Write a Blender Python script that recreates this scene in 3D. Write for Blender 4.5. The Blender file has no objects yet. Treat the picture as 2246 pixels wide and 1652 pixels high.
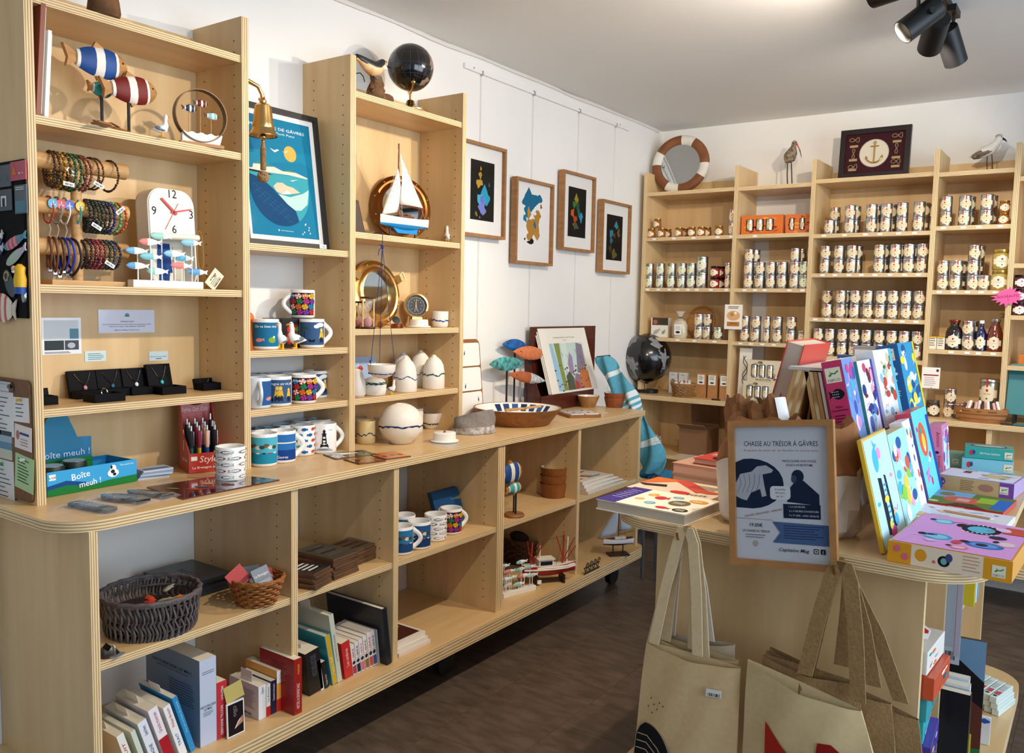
import bpy, math, random
from mathutils import Vector, Matrix, Euler
random.seed(7)
PI = math.pi
SC = bpy.context.scene
COL = SC.collection
# ------------------------------------------------------------------ camera
CAM = Vector((2.304, -1.1556, 1.4234)); FPX = 1853.6
_y, _p, _r = math.radians(35.152), math.radians(4.841), math.radians(1.1096)
FW = Vector((-math.sin(_y)*math.cos(_p), math.cos(_y)*math.cos(_p), -math.sin(_p)))
_R = Vector((math.cos(_y), math.sin(_y), 0)); _U = _R.cross(FW)
RT = _R*math.cos(_r) + _U*math.sin(_r); UP = -_R*math.sin(_r) + _U*math.cos(_r)
cd = bpy.data.cameras.new('camera'); cam = bpy.data.objects.new('camera', cd); COL.objects.link(cam)
cd.sensor_width = 36; cd.lens = FPX/2246*36; cd.clip_start = .05; cd.clip_end = 60
cam.matrix_world = Matrix(((RT.x, UP.x, -FW.x, CAM.x), (RT.y, UP.y, -FW.y, CAM.y), (RT.z, UP.z, -FW.z, CAM.z), (0, 0, 0, 1)))
SC.camera = cam
def P(u, v, x=None, y=None, z=None):
    """the point of a known plane (shelf, wall, counter) that the photograph shows at pixel u, v"""
    d = FW + RT*((u-1123)/FPX) - UP*((v-826)/FPX)
    t = (x-CAM.x)/d.x if x is not None else (y-CAM.y)/d.y if y is not None else (z-CAM.z)/d.z
    return CAM + d*t
def proj(p):
    d = p-CAM; w = d.dot(FW); return 1123+FPX*d.dot(RT)/w, 826-FPX*d.dot(UP)/w
def at(u, x, z):
    """the point at depth x from the left wall and height z that lies under picture column u"""
    v = 700
    for _ in range(4): p = P(u, v, x=x); p.z = z; v = proj(p)[1]
    return p
# ------------------------------------------------------------------ world, daylight, exposure
SC.view_settings.view_transform = 'Standard'; SC.view_settings.look = 'None'
SC.view_settings.exposure = 0.36; SC.view_settings.gamma = 1; SC.view_settings.use_curve_mapping = False
W = bpy.data.worlds.new('world'); SC.world = W; W.use_nodes = True
W.node_tree.nodes['Background'].inputs[0].default_value = (.62, .78, 1, 1)
W.node_tree.nodes['Background'].inputs[1].default_value = 1.0
def area(name, loc, target, sx, sy, power, color):
    l = bpy.data.lights.new(name, 'AREA'); l.shape = 'RECTANGLE'; l.size = sx; l.size_y = sy; l.energy = power; l.color = color
    o = bpy.data.objects.new(name, l); COL.objects.link(o); o.location = loc
    o.rotation_euler = (Vector(target)-Vector(loc)).to_track_quat('-Z', 'Y').to_euler()
    return o
# daylight that enters through the shop window in the wall on the right
area('window_daylight', (4.30, .7, 1.45), (0, .7, 1.55), 3.6, 1.7, 68, (.74, .87, 1))
SPOTW = 46
# ------------------------------------------------------------------ materials
def lin(h):
    if not isinstance(h, str): return tuple(h)
    c = [int(h[i:i+2], 16)/255 for i in (0, 2, 4)]
    return tuple(x/12.92 if x <= .04045 else ((x+.055)/1.055)**2.4 for x in c)
_mc = {}
def M(h, rough=.5, metal=0.0, noise=0.0, ns=30, stretch=(1, 1, 1), bump=0.0, trans=0.0, emit=0.0, coat=0.0, alpha=1.0, h2=None, ior=1.45):
    k = (h, rough, metal, noise, ns, stretch, bump, trans, emit, coat, alpha, h2, ior)
    if k in _mc: return _mc[k]
    m = bpy.data.materials.new('m_%s' % (h if isinstance(h, str) else 'c')); m.use_nodes = True
    nt = m.node_tree; b = nt.nodes['Principled BSDF']; c = lin(h)
    b.inputs['Base Color'].default_value = (*c, 1); b.inputs['Roughness'].default_value = rough; b.inputs['Metallic'].default_value = metal
    b.inputs['IOR'].default_value = ior
    if coat: b.inputs['Coat Weight'].default_value = coat; b.inputs['Coat Roughness'].default_value = .08
    if trans: b.inputs['Transmission Weight'].default_value = trans
    if alpha < 1: b.inputs['Alpha'].default_value = alpha
    if emit: b.inputs['Emission Color'].default_value = (*c, 1); b.inputs['Emission Strength'].default_value = emit
    if noise or bump:
        tc = nt.nodes.new('ShaderNodeTexCoord'); mp = nt.nodes.new('ShaderNodeMapping'); nz = nt.nodes.new('ShaderNodeTexNoise')
        mp.inputs['Scale'].default_value = stretch; nz.inputs['Scale'].default_value = ns; nz.inputs['Detail'].default_value = 4
        nt.links.new(tc.outputs['Object'], mp.inputs['Vector']); nt.links.new(mp.outputs['Vector'], nz.inputs['Vector'])
        if noise:
            mx = nt.nodes.new('ShaderNodeMix'); mx.data_type = 'RGBA'
            cr = nt.nodes.new('ShaderNodeMapRange'); cr.inputs[1].default_value = .3; cr.inputs[2].default_value = .7
            c2 = lin(h2) if h2 else tuple(x*(1-noise) for x in c)
            mx.inputs['A'].default_value = (*c, 1); mx.inputs['B'].default_value = (*c2, 1)
            nt.links.new(nz.outputs['Fac'], cr.inputs[0]); nt.links.new(cr.outputs[0], mx.inputs['Factor']); nt.links.new(mx.outputs['Result'], b.inputs['Base Color'])
        if bump:
            bp = nt.nodes.new('ShaderNodeBump'); bp.inputs['Strength'].default_value = bump; bp.inputs['Distance'].default_value = .004
            nt.links.new(nz.outputs['Fac'], bp.inputs['Height']); nt.links.new(bp.outputs['Normal'], b.inputs['Normal'])
    _mc[k] = m; return m
def ply_edge(n=7):
    m = bpy.data.materials.new('plywood_edge'); m.use_nodes = True; nt = m.node_tree; b = nt.nodes['Principled BSDF']; b.inputs['Roughness'].default_value = .6
    uv = nt.nodes.new('ShaderNodeUVMap'); sp = nt.nodes.new('ShaderNodeSeparateXYZ'); nt.links.new(uv.outputs[0], sp.inputs[0])
    nz = nt.nodes.new('ShaderNodeTexNoise'); nz.inputs['Scale'].default_value = 14; nt.links.new(uv.outputs[0], nz.inputs['Vector'])
    a = nt.nodes.new('ShaderNodeMath'); a.operation = 'MULTIPLY_ADD'; a.inputs[1].default_value = .09; nt.links.new(nz.outputs['Fac'], a.inputs[0]); nt.links.new(sp.outputs[1], a.inputs[2])
    s = nt.nodes.new('ShaderNodeMath'); s.operation = 'MULTIPLY'; s.inputs[1].default_value = PI*n; nt.links.new(a.outputs[0], s.inputs[0])
    q = nt.nodes.new('ShaderNodeMath'); q.operation = 'SINE'; nt.links.new(s.outputs[0], q.inputs[0])
    cr = nt.nodes.new('ShaderNodeMapRange'); cr.inputs[1].default_value = -.75; cr.inputs[2].default_value = .2; nt.links.new(q.outputs[0], cr.inputs[0])
    mx = nt.nodes.new('ShaderNodeMix'); mx.data_type = 'RGBA'; mx.inputs['A'].default_value = (*lin('AC8656'), 1); mx.inputs['B'].default_value = (*lin('E6CFA2'), 1)
    nt.links.new(cr.outputs[0], mx.inputs['Factor']); nt.links.new(mx.outputs['Result'], b.inputs['Base Color'])
    return m
PLY_F = M('E0C190', .48, noise=.12, ns=6, stretch=(3.0, 3.0, .35), h2='D2AF7A', coat=.12)
PLY_T = M('DDBB88', .42, noise=.12, ns=6, stretch=(3.0, .4, 3.0), h2='D0AA74', coat=.15)
PLY_E = ply_edge(); PLY_E9 = ply_edge(9)
WHITE = M('F4F3F0', .35); PAPER = M('F3EFE6', .8); CREAM = M('EDE3CC', .75); BLACK = M('15151A', .45); GLOSSW = M('F2F0EA', .18, coat=.5)
BRASS = M('D6B070', .24, 1.0); STEEL = M('C9CBCE', .2, 1.0); DARKWOOD = M('3A2015', .4, noise=.3, ns=20, stretch=(1, 8, 1)); GLASS = M('FFFFFF', .02, trans=1.0)
MIRROR = M('D8DCDC', .03, 1.0); GOLD = M('D9B15C', .25, 1.0)
# ------------------------------------------------------------------ mesh builder
_tc = {}
def textmesh(s):
    if s not in _tc:
        cu = bpy.data.curves.new('t', 'FONT'); cu.body = s; cu.size = 1; cu.resolution_u = 2; cu.offset = .004
        o = bpy.data.objects.new('t', cu); me = bpy.data.meshes.new_from_object(o)
        v = [(p.co.x, p.co.y) for p in me.vertices]; f = [tuple(p.vertices) for p in me.polygons]
        bpy.data.objects.remove(o); bpy.data.curves.remove(cu); bpy.data.meshes.remove(me)
        _tc[s] = (v, f)
    return _tc[s]
def rot(ax, ay=0, az=0): return Euler((ax, ay, az)).to_matrix().to_4x4()
def tr(x, y=0, z=0): return Matrix.Translation((x, y, z) if not isinstance(x, (Vector, tuple)) else x)
def frame(o, xa, ya):
    """matrix whose x and y axes are xa, ya at o"""
    xa = Vector(xa).normalized(); ya = Vector(ya); ya = (ya-xa*ya.dot(xa)).normalized(); za = xa.cross(ya)
    return Matrix(((xa.x, ya.x, za.x, o[0]), (xa.y, ya.y, za.y, o[1]), (xa.z, ya.z, za.z, o[2]), (0, 0, 0, 1)))
class MB:
    def __init__(s, X=None): s.V = []; s.F = []; s.I = []; s.T = []; s.X = X or Matrix(); s.m = 0
    def add(s, vs, fs, m=None, uv=None):
        b = len(s.V); X = s.X; m = s.m if m is None else m
        s.V += [X @ Vector(v) for v in vs]
        for i, f in enumerate(fs):
            s.F.append([b+j for j in f]); s.I.append(m); s.T.append(uv[i] if uv else None)
        return s
    def box(s, x0, y0, z0, x1, y1, z1, m=None):
        vs = [(x, y, z) for z in (z0, z1) for y in (y0, y1) for x in (x0, x1)]
        return s.add(vs, [(0, 2, 3, 1), (4, 5, 7, 6), (0, 1, 5, 4), (2, 6, 7, 3), (0, 4, 6, 2), (1, 3, 7, 5)], m)
    def cbox(s, c, d, m=None): return s.box(c[0]-d[0]/2, c[1]-d[1]/2, c[2]-d[2]/2, c[0]+d[0]/2, c[1]+d[1]/2, c[2]+d[2]/2, m)
    def prism(s, poly, z0, z1, m=None, ms=None):
        n = len(poly); m = s.m if m is None else m; ms = m if ms is None else ms
        vs = [(p[0], p[1], z0) for p in poly] + [(p[0], p[1], z1) for p in poly]
        L = [0]
        for i in range(n): L.append(L[-1] + math.dist(poly[i][:2], poly[(i+1) % n][:2]))
        s.add(vs, [tuple(range(n-1, -1, -1)), tuple(range(n, 2*n))], m)
        b = len(s.V)-2*n
        for i in range(n):
            j = (i+1) % n
            s.F.append([b+i, b+j, b+n+j, b+n+i]); s.I.append(ms); s.T.append([(L[i], 0), (L[i+1], 0), (L[i+1], 1), (L[i], 1)])
        return s
    def rings(s, R, m=None, close=True, cap0=True, cap1=True, mf=None):
        """R: list of rings (equal length lists of points)"""
        n = len(R[0]); vs = [p for r in R for p in r]; fs = []; ms = []
        for i in range(len(R)-1):
            for j in range(n if close else n-1):
                k = (j+1) % n; fs.append((i*n+j, i*n+k, (i+1)*n+k, (i+1)*n+j)); ms.append(mf(i, j) if mf else (s.m if m is None else m))
        if cap0: fs.append(tuple(range(n-1, -1, -1))); ms.append(ms[0])
        if cap1: fs.append(tuple(range((len(R)-1)*n, len(R)*n))); ms.append(ms[-2] if cap0 else ms[-1])
        b = len(s.V); X = s.X; s.V += [X @ Vector(v) for v in vs]
        for f, q in zip(fs, ms): s.F.append([b+j for j in f]); s.I.append(q); s.T.append(None)
        return s
    def lathe(s, prof, seg=24, m=None, mf=None, o=(0, 0, 0), cap0=True, cap1=True):
        R = [[(o[0]+r*math.cos(2*PI*j/seg), o[1]+r*math.sin(2*PI*j/seg), o[2]+z) for j in range(seg)] for r, z in prof]
        return s.rings(R, m, True, cap0, cap1, mf)
    def tube(s, pts, r, seg=8, m=None, closed=False, mf=None, flat=1.0, cap=True):
        pts = [Vector(p) for p in pts]; n = len(pts); R = []; up = None
        for i, p in enumerate(pts):
            a = pts[(i-1) % n] if closed or i else pts[0]; b = pts[(i+1) % n] if closed or i < n-1 else pts[-1]
            t = (b-a).normalized() if (b-a).length > 1e-9 else Vector((0, 0, 1))
            if up is None: up = Vector((0, 0, 1)) if abs(t.z) < .9 else Vector((1, 0, 0))
            x = t.cross(up)
            if x.length < 1e-6: x = t.orthogonal()
            x.normalize(); y = x.cross(t); up = y
            q = r[i] if isinstance(r, (list, tuple)) else r
            R.append([p + x*(q*math.cos(2*PI*j/seg)) + y*(q*flat*math.sin(2*PI*j/seg)) for j in range(seg)])
        if closed: R.append(R[0]); cap = False
        return s.rings(R, m, True, cap, cap, mf)
    def cyl(s, a, b, r, seg=12, m=None, r1=None): return s.tube([a, b], [r, r if r1 is None else r1], seg, m)
    def ell(s, c, r, seg=14, rg=8, m=None, X=None, mf=None):
        if not isinstance(r, (tuple, list)): r = (r, r, r)
        X = X or Matrix(); R = []
        for i in range(rg+1):
            t = PI*(i+.0)/rg; t = max(.03, min(PI-.03, t))
            R.append([Vector(c) + (X @ Vector((r[0]*math.sin(t)*math.cos(2*PI*j/seg), r[1]*math.sin(t)*math.sin(2*PI*j/seg), -r[2]*math.cos(t)))) for j in range(seg)])
        return s.rings(R, m, mf=mf)
    def poly(s, pts, m=None): return s.add(pts, [tuple(range(len(pts)))], m)
    def obj(s, name, parent=None, mats=None, smooth=40, bevel=0, kind=None, loc=None):
        me = bpy.data.meshes.new(name); me.from_pydata(s.V, [], s.F)
        mats = mats if isinstance(mats, (list, tuple)) else [mats or WHITE]
        for q in mats: me.materials.append(q)
        me.polygons.foreach_set('material_index', s.I)
        if any(t for t in s.T):
            uv = me.uv_layers.new(name='UVMap').data; k = 0
            for f, t in zip(s.F, s.T):
                for j in range(len(f)):
                    if t: uv[k].uv = t[j]
                    k += 1
        if smooth:
            me.polygons.foreach_set('use_smooth', [True]*len(me.polygons)); me.set_sharp_from_angle(angle=math.radians(smooth))
        me.update()
        o = bpy.data.objects.new(name, me); COL.objects.link(o); o.parent = parent
        if loc is not None: o.location = loc
        if bevel:
            bm = o.modifiers.new('bevel', 'BEVEL'); bm.width = bevel; bm.segments = 2; bm.limit_method = 'ANGLE'
        if kind: o['kind'] = kind
        return o
class Art:
    """flat print: coloured shapes laid on a surface. warp(x, y, h) maps print coordinates (metres) and lift to the surface"""
    def __init__(s, X=None, warp=None, lift=.0005):
        s.b = MB(); s.X = X; s.w = warp; s.n = 0; s.mats = []; s.l = lift
    def mi(s, m):
        if isinstance(m, str): m = M(m, .6, ior=1.22)
        if m not in s.mats: s.mats.append(m)
        return s.mats.index(m)
    def pt(s, x, y, h): return s.w(x, y, h) if s.w else (s.X @ Vector((x, y, h)))
    def h(s): s.n += 1; return s.l + .00003*s.n
    def fill(s, pts, m):
        h = s.h(); i = s.mi(m)
        if s.w:
            cx = sum(p[0] for p in pts)/len(pts); cy = sum(p[1] for p in pts)/len(pts); K = 4
            vs = [s.pt(cx, cy, h)]; n = len(pts)
            for k in range(1, K+1): vs += [s.pt(cx+(p[0]-cx)*k/K, cy+(p[1]-cy)*k/K, h) for p in pts]
            fs = [(0, 1+j, 1+(j+1) % n) for j in range(n)]
            for k in range(K-1): fs += [(1+k*n+j, 1+(k+1)*n+j, 1+(k+1)*n+(j+1) % n, 1+k*n+(j+1) % n) for j in range(n)]
            s.b.add(vs, fs, i)
        else: s.b.add([s.pt(x, y, h) for x, y in pts], [tuple(range(len(pts)))], i)
        return s
    def rect(s, x0, y0, x1, y1, m):
        if s.w:
            h = s.h(); K = max(2, int(abs(x1-x0)/.006)); i = s.mi(m)
            vs = [s.pt(x0+(x1-x0)*k/K, y, h) for y in (y0, y1) for k in range(K+1)]
            s.b.add(vs, [(k, k+1, K+2+k, K+1+k) for k in range(K)], i); return s
        return s.fill([(x0, y0), (x1, y0), (x1, y1), (x0, y1)], m)
    def ell(s, cx, cy, rx, ry, m, n=18, a=0):
        ca, sa = math.cos(a), math.sin(a)
        return s.fill([(cx+rx*math.cos(t)*ca-ry*math.sin(t)*sa, cy+rx*math.cos(t)*sa+ry*math.sin(t)*ca) for t in [2*PI*k/n for k in range(n)]], m)
    def fish(s, cx, cy, L, H, m, a=0, d=1):
        ca, sa = math.cos(a), math.sin(a)
        q = [(-.5, 0), (-.42, .25), (-.25, .44), (-.05, .5), (.15, .38), (.3, .14), (.5, .4), (.44, 0), (.5, -.4), (.3, -.14), (.15, -.38), (-.05, -.5), (-.25, -.44), (-.42, -.25)]
        q = [(x*L*d, y*H) for x, y in q]
        if d < 0: q = q[::-1]
        return s.fill([(cx+x*ca-y*sa, cy+x*sa+y*ca) for x, y in q][::-1], m)
    def line(s, pts, w, m):
        h = s.h(); i = s.mi(m); n = len(pts); vs = []
        for k, p in enumerate(pts):
            a = pts[max(0, k-1)]; b = pts[min(n-1, k+1)]; dx, dy = b[0]-a[0], b[1]-a[1]; L = math.hypot(dx, dy) or 1
            vs += [s.pt(p[0]-dy/L*w/2, p[1]+dx/L*w/2, h), s.pt(p[0]+dy/L*w/2, p[1]-dx/L*w/2, h)]
        s.b.add(vs, [(2*k, 2*k+1, 2*k+3, 2*k+2) for k in range(n-1)], i); return s
    def text(s, t, x, y, size, m, w=None, al='c', a=0, it=0):
        v, f = textmesh(t)
        if not v: return s
        x0 = min(p[0] for p in v); x1 = max(p[0] for p in v); sx = size
        if w: sx = w/(x1-x0)
        ox = -(x0+x1)/2 if al == 'c' else -x0 if al == 'l' else -x1
        ca, sa = math.cos(a), math.sin(a); h = s.h()
        q = [((px+ox)*sx + it*py*size, py*size) for px, py in v]
        s.b.add([s.pt(x+p[0]*ca-p[1]*sa, y+p[0]*sa+p[1]*ca, h) for p in q], f, s.mi(m)); return s
    def lines(s, x0, y0, x1, n, dy, th, m, jit=.25):
        for k in range(n):
            e = x1-(x1-x0)*random.random()*jit; s.rect(x0, y0-k*dy, e, y0-k*dy+th, m)
        return s
    def obj(s, name, parent): return s.b.obj(name, parent, s.mats, smooth=0)
# ------------------------------------------------------------------ scene helpers
def tag(o, label, cat, group=None):
    o['label'] = label; o['category'] = cat
    if group: o['group'] = group
    return o
def T(name, label, cat, loc=(0, 0, 0), rz=0, group=None, r=None):
    o = bpy.data.objects.new(name, None); COL.objects.link(o); o.empty_display_size = .02
    o.location = loc; o.rotation_euler = r if r else (0, 0, rz)
    return tag(o, label, cat, group)
def place(o, loc, r=(0, 0, 0)): o.location = loc; o.rotation_euler = r; return o
def struct(o): o['kind'] = 'structure'; return o
def dup(root, loc, rz=None, label=None, group=None, r=None):
    q = root.copy(); COL.objects.link(q); q.location = loc
    if rz is not None: q.rotation_euler = (0, 0, rz)
    if r is not None: q.rotation_euler = r
    if label: q['label'] = label
    if group: q['group'] = group
    for ch in list(root.children):
        c = ch.copy(); COL.objects.link(c); c.parent = q
        for g in list(ch.children):
            d = g.copy(); COL.objects.link(d); d.parent = c
    return q
def rrect(x0, y0, x1, y1, r, n=5, corners=(1, 1, 1, 1)):
    out = []
    for (cx, cy, a0), on in zip(((x1-r, y1-r, 0), (x0+r, y1-r, PI/2), (x0+r, y0+r, PI), (x1-r, y0+r, 1.5*PI)), corners):
        if on: out += [(cx+r*math.cos(a0+PI/2*k/n), cy+r*math.sin(a0+PI/2*k/n)) for k in range(n+1)]
        else: out.append((x1 if a0 in (0, 1.5*PI) else x0, y1 if a0 in (0, PI/2) else y0))
    return out
ORD = 'first second third fourth fifth sixth seventh eighth ninth tenth eleventh twelfth'.split()
def board(name, parent, ax, poly, a, b, mats=None):
    """plywood board: outline poly in the plane across axis ax, from a to b along that axis; edges carry the ply layers"""
    q = MB({'z': Matrix(), 'y': Matrix(((1, 0, 0, 0), (0, 0, 1, 0), (0, 1, 0, 0), (0, 0, 0, 1))), 'x': Matrix(((0, 0, 1, 0), (1, 0, 0, 0), (0, 1, 0, 0), (0, 0, 0, 1)))}[ax])
    if ax == 'y': poly = poly[::-1]
    q.prism(poly, a, b, 0, 1)
    if ax == 'y': q.F = [f[::-1] for f in q.F]; q.T = [t[::-1] if t else None for t in q.T]
    return q.obj(name, parent, mats or ([PLY_T if ax == 'z' else PLY_F, PLY_E]), smooth=25)
def rect(x0, y0, x1, y1): return [(x0, y0), (x1, y0), (x1, y1), (x0, y1)]
def pegs(parent, pts, axis='y', d=-1):
    b = MB()
    for x, y, z in pts:
        n = 6; r = .0026
        c = [(r*math.cos(2*PI*k/n), r*math.sin(2*PI*k/n)) for k in range(n)]
        b.poly([(x+u, y+d*.0004, z+v) for u, v in c] if axis == 'y' else [(x+d*.0004, y+u, z+v) for u, v in c])
    return b.obj('peg_holes', parent, M('4A321C', .9), smooth=0, kind='stuff')
# ================================================================== the room
ZF, ZC, YW = .05, 2.493, 3.66
wm = M('EDEBE6', .7, noise=.03, ns=3); 
fl = struct(MB().box(-.1, -3.2, ZF-.1, 4.4, YW+.1, ZF-.004).obj('floor', None, M('15110E', .8), 0))
tiles = [M('66564A', .42, noise=.3, ns=9, stretch=(1, 3, 1), h2='483C32'), M('766352', .45, noise=.3, ns=9, stretch=(1, 3, 1), h2='56483C'), M('564838', .42, noise=.3, ns=9, stretch=(3, 1, 1), h2='3E332A')]
tw, tl = .305, .61; tm = []
for q in tiles: tm.append(MB().box(.0004, .0004, -.004, tw-.0004, tl-.0004, 0).obj('plank', fl, q, 0, loc=(0, -3.2, ZF)))
k = 0
for i in range(14):
    for j in range(9):
        x = tw*i; y = -1.6 + tl*j - (i % 2)*tl/2
        if y > YW-.3 or x > 4: continue
        src = tm[(i*7+j*3+(i*j) % 4) % 3]
        if k < 3: o = tm[k]; o.data = src.data
        else: o = src.copy(); COL.objects.link(o)
        o.location = (x, y, ZF); k += 1
struct(MB().box(-.12, -3.2, ZF-.1, 0, YW+.1, ZC+.1).obj('wall_left', None, wm, 0))
struct(MB().box(-.12, YW, ZF-.1, 4.4, YW+.12, ZC+.1).obj('wall_back', None, wm, 0))
struct(MB().box(-.12, -3.2, ZC, 4.4, YW+.12, ZC+.1).obj('ceiling', None, M('E6E5E2', .8), 0))
wr = MB(); wr.box(4.2, -3.2, ZF-.1, 4.32, YW+.1, .55); wr.box(4.2, -3.2, 2.35, 4.32, YW+.1, ZC+.1); wr.box(4.2, 2.6, .55, 4.32, YW+.1, 2.35); wr.box(4.2, -3.2, .55, 4.32, -1.2, 2.35)
struct(wr.obj('wall_right', None, wm, 0))
wf = MB(); wf.box(-.12, -3.1, ZF-.1, 3.0, -2.98, ZC+.1); wf.box(3.9, -3.1, ZF-.1, 4.4, -2.98, ZC+.1); wf.box(3.0, -3.1, 2.2, 3.9, -2.98, ZC+.1)
struct(wf.obj('wall_front', None, wm, 0))
for n, bx in (('window_1', [(4.22, y, .55, 4.30, y+.05, 2.35) for y in (-1.2, .68, 2.55)]), ('door_1', [(3.0, -3.06, ZF, 3.06, -3.0, 2.2), (3.84, -3.06, ZF, 3.9, -3.0, 2.2), (3.06, -3.06, 2.14, 3.84, -3.0, 2.2)])):
    b = MB()
    for q in bx: b.box(*q)
    struct(b.obj(n, None, M('3C3F42', .4, .6), 0))
tb = MB(); pts = [(0.006, y, ZC-.006+.004*math.sin(y*9)*math.sin(y*3.1)) for y in [.3+.1*k for k in range(34)]]; tb.tube(pts, [.006+.003*abs(math.sin(y[1]*5)) for y in pts], 5)
struct(tb.obj('trim_1', None, M('E4E1D9', .7)))
# ================================================================== left shelving
DU, TU, DC, DB = .2306, 2.2275, .467, .498
def unit(name, label, y0, y0b, y1, y1b, shelves, back):
    t = T(name, label, 'shelf unit', (0, y0, .92)); mt = Matrix.Translation((0, -y0, -.92))
    def bd(n, ax, poly, a, b):
        o = board(n, t, ax, poly, a, b); o.matrix_parent_inverse = mt; return o
    for a, b in ((y0, y0b), (y1, y1b)):
        s = bd('side_panel', 'y', rect(0.001, .92, DU, TU), a, b)
        hol = [(x, a, .98+.032*k) for k in range(38) for x in (.055, DU-.035)]
        if a > 0: p = pegs(s, hol, 'y', -1); p.matrix_parent_inverse = Matrix()
        p = pegs(s, [(x, b, z) for x, _, z in hol], 'y', 1); p.matrix_parent_inverse = Matrix()
    for z in shelves: bd('shelf', 'z', rect(.012, y0b, DU-.006, y1), z-.02, z)
    if back: bd('back_panel', 'x', rect(y0b, .92, y1, TU-.03), .002, .012)
    return t
S = [2.1195, 1.845, 1.451, 1.151]; CS = [1.5908, 1.2715, 1.0931]; TS = [2.1174, 1.6576, 1.3312, 1.0937]
unit('shelf_unit', 'tall plywood shelf unit holding fish sculptures, bracelets and jewellery boxes', -.178, -.157, .418, .441, S, True)
unit('shelf_unit', 'tall plywood shelf unit holding model sailboat, portholes and white vases', .842, .867, 1.4295, 1.451, TS, True)
for z, w in zip(CS, ('carrying the blue island poster', 'carrying three mugs and two gull figurines', 'carrying a row of blue mugs')):
    tag(board('bridge_shelf', None, 'z', rect(.004, .441, DU-.008, .842), z-.02, z), 'plywood shelf between the two tall units '+w, 'shelf')
ct = board('worktop', None, 'z', rrect(.002, -.235, DC, 1.462, .11, 8, (0, 0, 0, 1)), .895, .92, [PLY_T, PLY_E])
tag(ct, 'long plywood worktop with rounded corner under the tall shelf units', 'worktop')
ct = board('worktop', None, 'z', rect(.002, 1.463, DC, 2.597), .895, .92, [PLY_T, PLY_E])
tag(ct, 'plywood worktop carrying wooden bowls and painted fish on sticks', 'worktop')
LO = [(-.176, -.156), (.400, .423), (.818, .841), (1.387, 1.43), (1.973, 1.995), (2.55, 2.571)]
ZB = .25; HS = .583
lu = T('base_cabinet', 'long low plywood cabinet with five open bays on casters', 'cabinet', (0, 0, ZF))
def lb(n, ax, poly, a, b, mats=None):
    o = board(n, lu, ax, poly, a, b, mats); o.location = (0, 0, -ZF); return o
lb('base_board', 'z', rrect(.004, -.21, DB, 2.60, .07, 6, (1, 0, 0, 1)), ZB-.05, ZB, [PLY_T, PLY_E9])
for i, (a, b) in enumerate(LO):
    s = lb('divider', 'y', rect(.004, ZB, DC-.008, .895), a, b)
    if i: pegs(s, [(x, a, .3+.032*k) for k in range(18) for x in (.09, DC-.07)], 'y', -1)
for (a, b), (c, d) in zip(LO[:-1], LO[1:]):
    if a > 1.9: lb('shelf', 'z', rect(.004, b, DC-.016, c), HS-.02, HS)
    else: lb('shelf', 'z', rect(.004, b, DC-.014, c), HS-.02, HS)
for x, y in ((.36, 2.5), (.1, 2.5), (.36, 1.2), (.1, 1.2), (.36, -.1), (.1, -.1)):
    w = MB(); w.cyl((x-.014, y, ZF+.045), (x+.014, y, ZF+.045), .045, 18); w.box(x-.02, y-.03, ZF+.06, x+.02, y+.03, ZB-.05); w.obj('caster', lu, M('1B1B1D', .5), loc=(0, 0, -ZF))
# ================================================================== back shelving
YF, DBK = 3.356, 3.262
BX = [(.04, .06), (.585, .606), (.997, 1.019), (1.570, 1.593), (1.905, 1.928), (2.33, 2.352)]
bu = T('spice_shelf_unit', 'tall plywood wall shelving in five bays holding spice tins', 'shelf unit', (0, YW, .92))
def bb(n, ax, poly, a, b, mats=None):
    o = board(n, bu, ax, poly, a, b, mats); o.location = (0, -YW, -.92); return o
BR = [[2.088, 1.829, 1.538, 1.250], [2.086, 1.829, 1.538, 1.246], [2.098, 1.819, 1.617, 1.388, 1.19], [2.092, 1.838, 1.534, 1.248], [2.05, 1.657, 1.42, 1.187]]
def pan_x(n, x0, x1, y0, y1, z0, z1): 
    o = board(n, bu, 'x', rect(y0, z0, y1, z1), x0, x1); o.location = (0, -YW, -.92); return o
for a, b in BX: pan_x('divider', a, b, YF, YW-.002, .92, 2.203)
for i, r in enumerate(BR):
    for z in r: bb('shelf', 'z', rect(BX[i][1], YF+.006, BX[i+1][0], YW-.012), z-.02, z)
    if i != 1: bb('back_panel', 'y', rect(BX[i][1], .92, BX[i+1][0], 2.17), YW-.012, YW-.002)
    else: bb('back_panel', 'y', rect(BX[i][1]+.09, .92, BX[i+1][0], 1.82), YW-.012, YW-.002)
tag(board('worktop', None, 'z', rect(.03, DBK, 2.6, YW-.002), .895, .92), 'plywood worktop along the back wall under the spice shelves', 'worktop')
bl = T('base_cabinet', 'low plywood cabinet with open bays below the spice shelves', 'cabinet', (0, YW, ZF))
def bp(n, ax, poly, a, b):
    o = board(n, bl, ax, poly, a, b); o.location = (0, -YW, -ZF); return o
for x in (.04, .64, 1.27, 1.87, 2.47): bp('divider', 'x', rect(DBK+.02, .27, YW-.002, .895), x, x+.022)
bp('shelf', 'z', rect(.062, DBK+.03, 2.47, YW-.002), .56, .58); bp('base_board', 'z', rect(.03, DBK+.01, 2.6, YW-.002), .22, .27)
bp('back_panel', 'y', rect(.062, .27, 2.47, .895), YW-.01, YW-.003)
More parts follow.
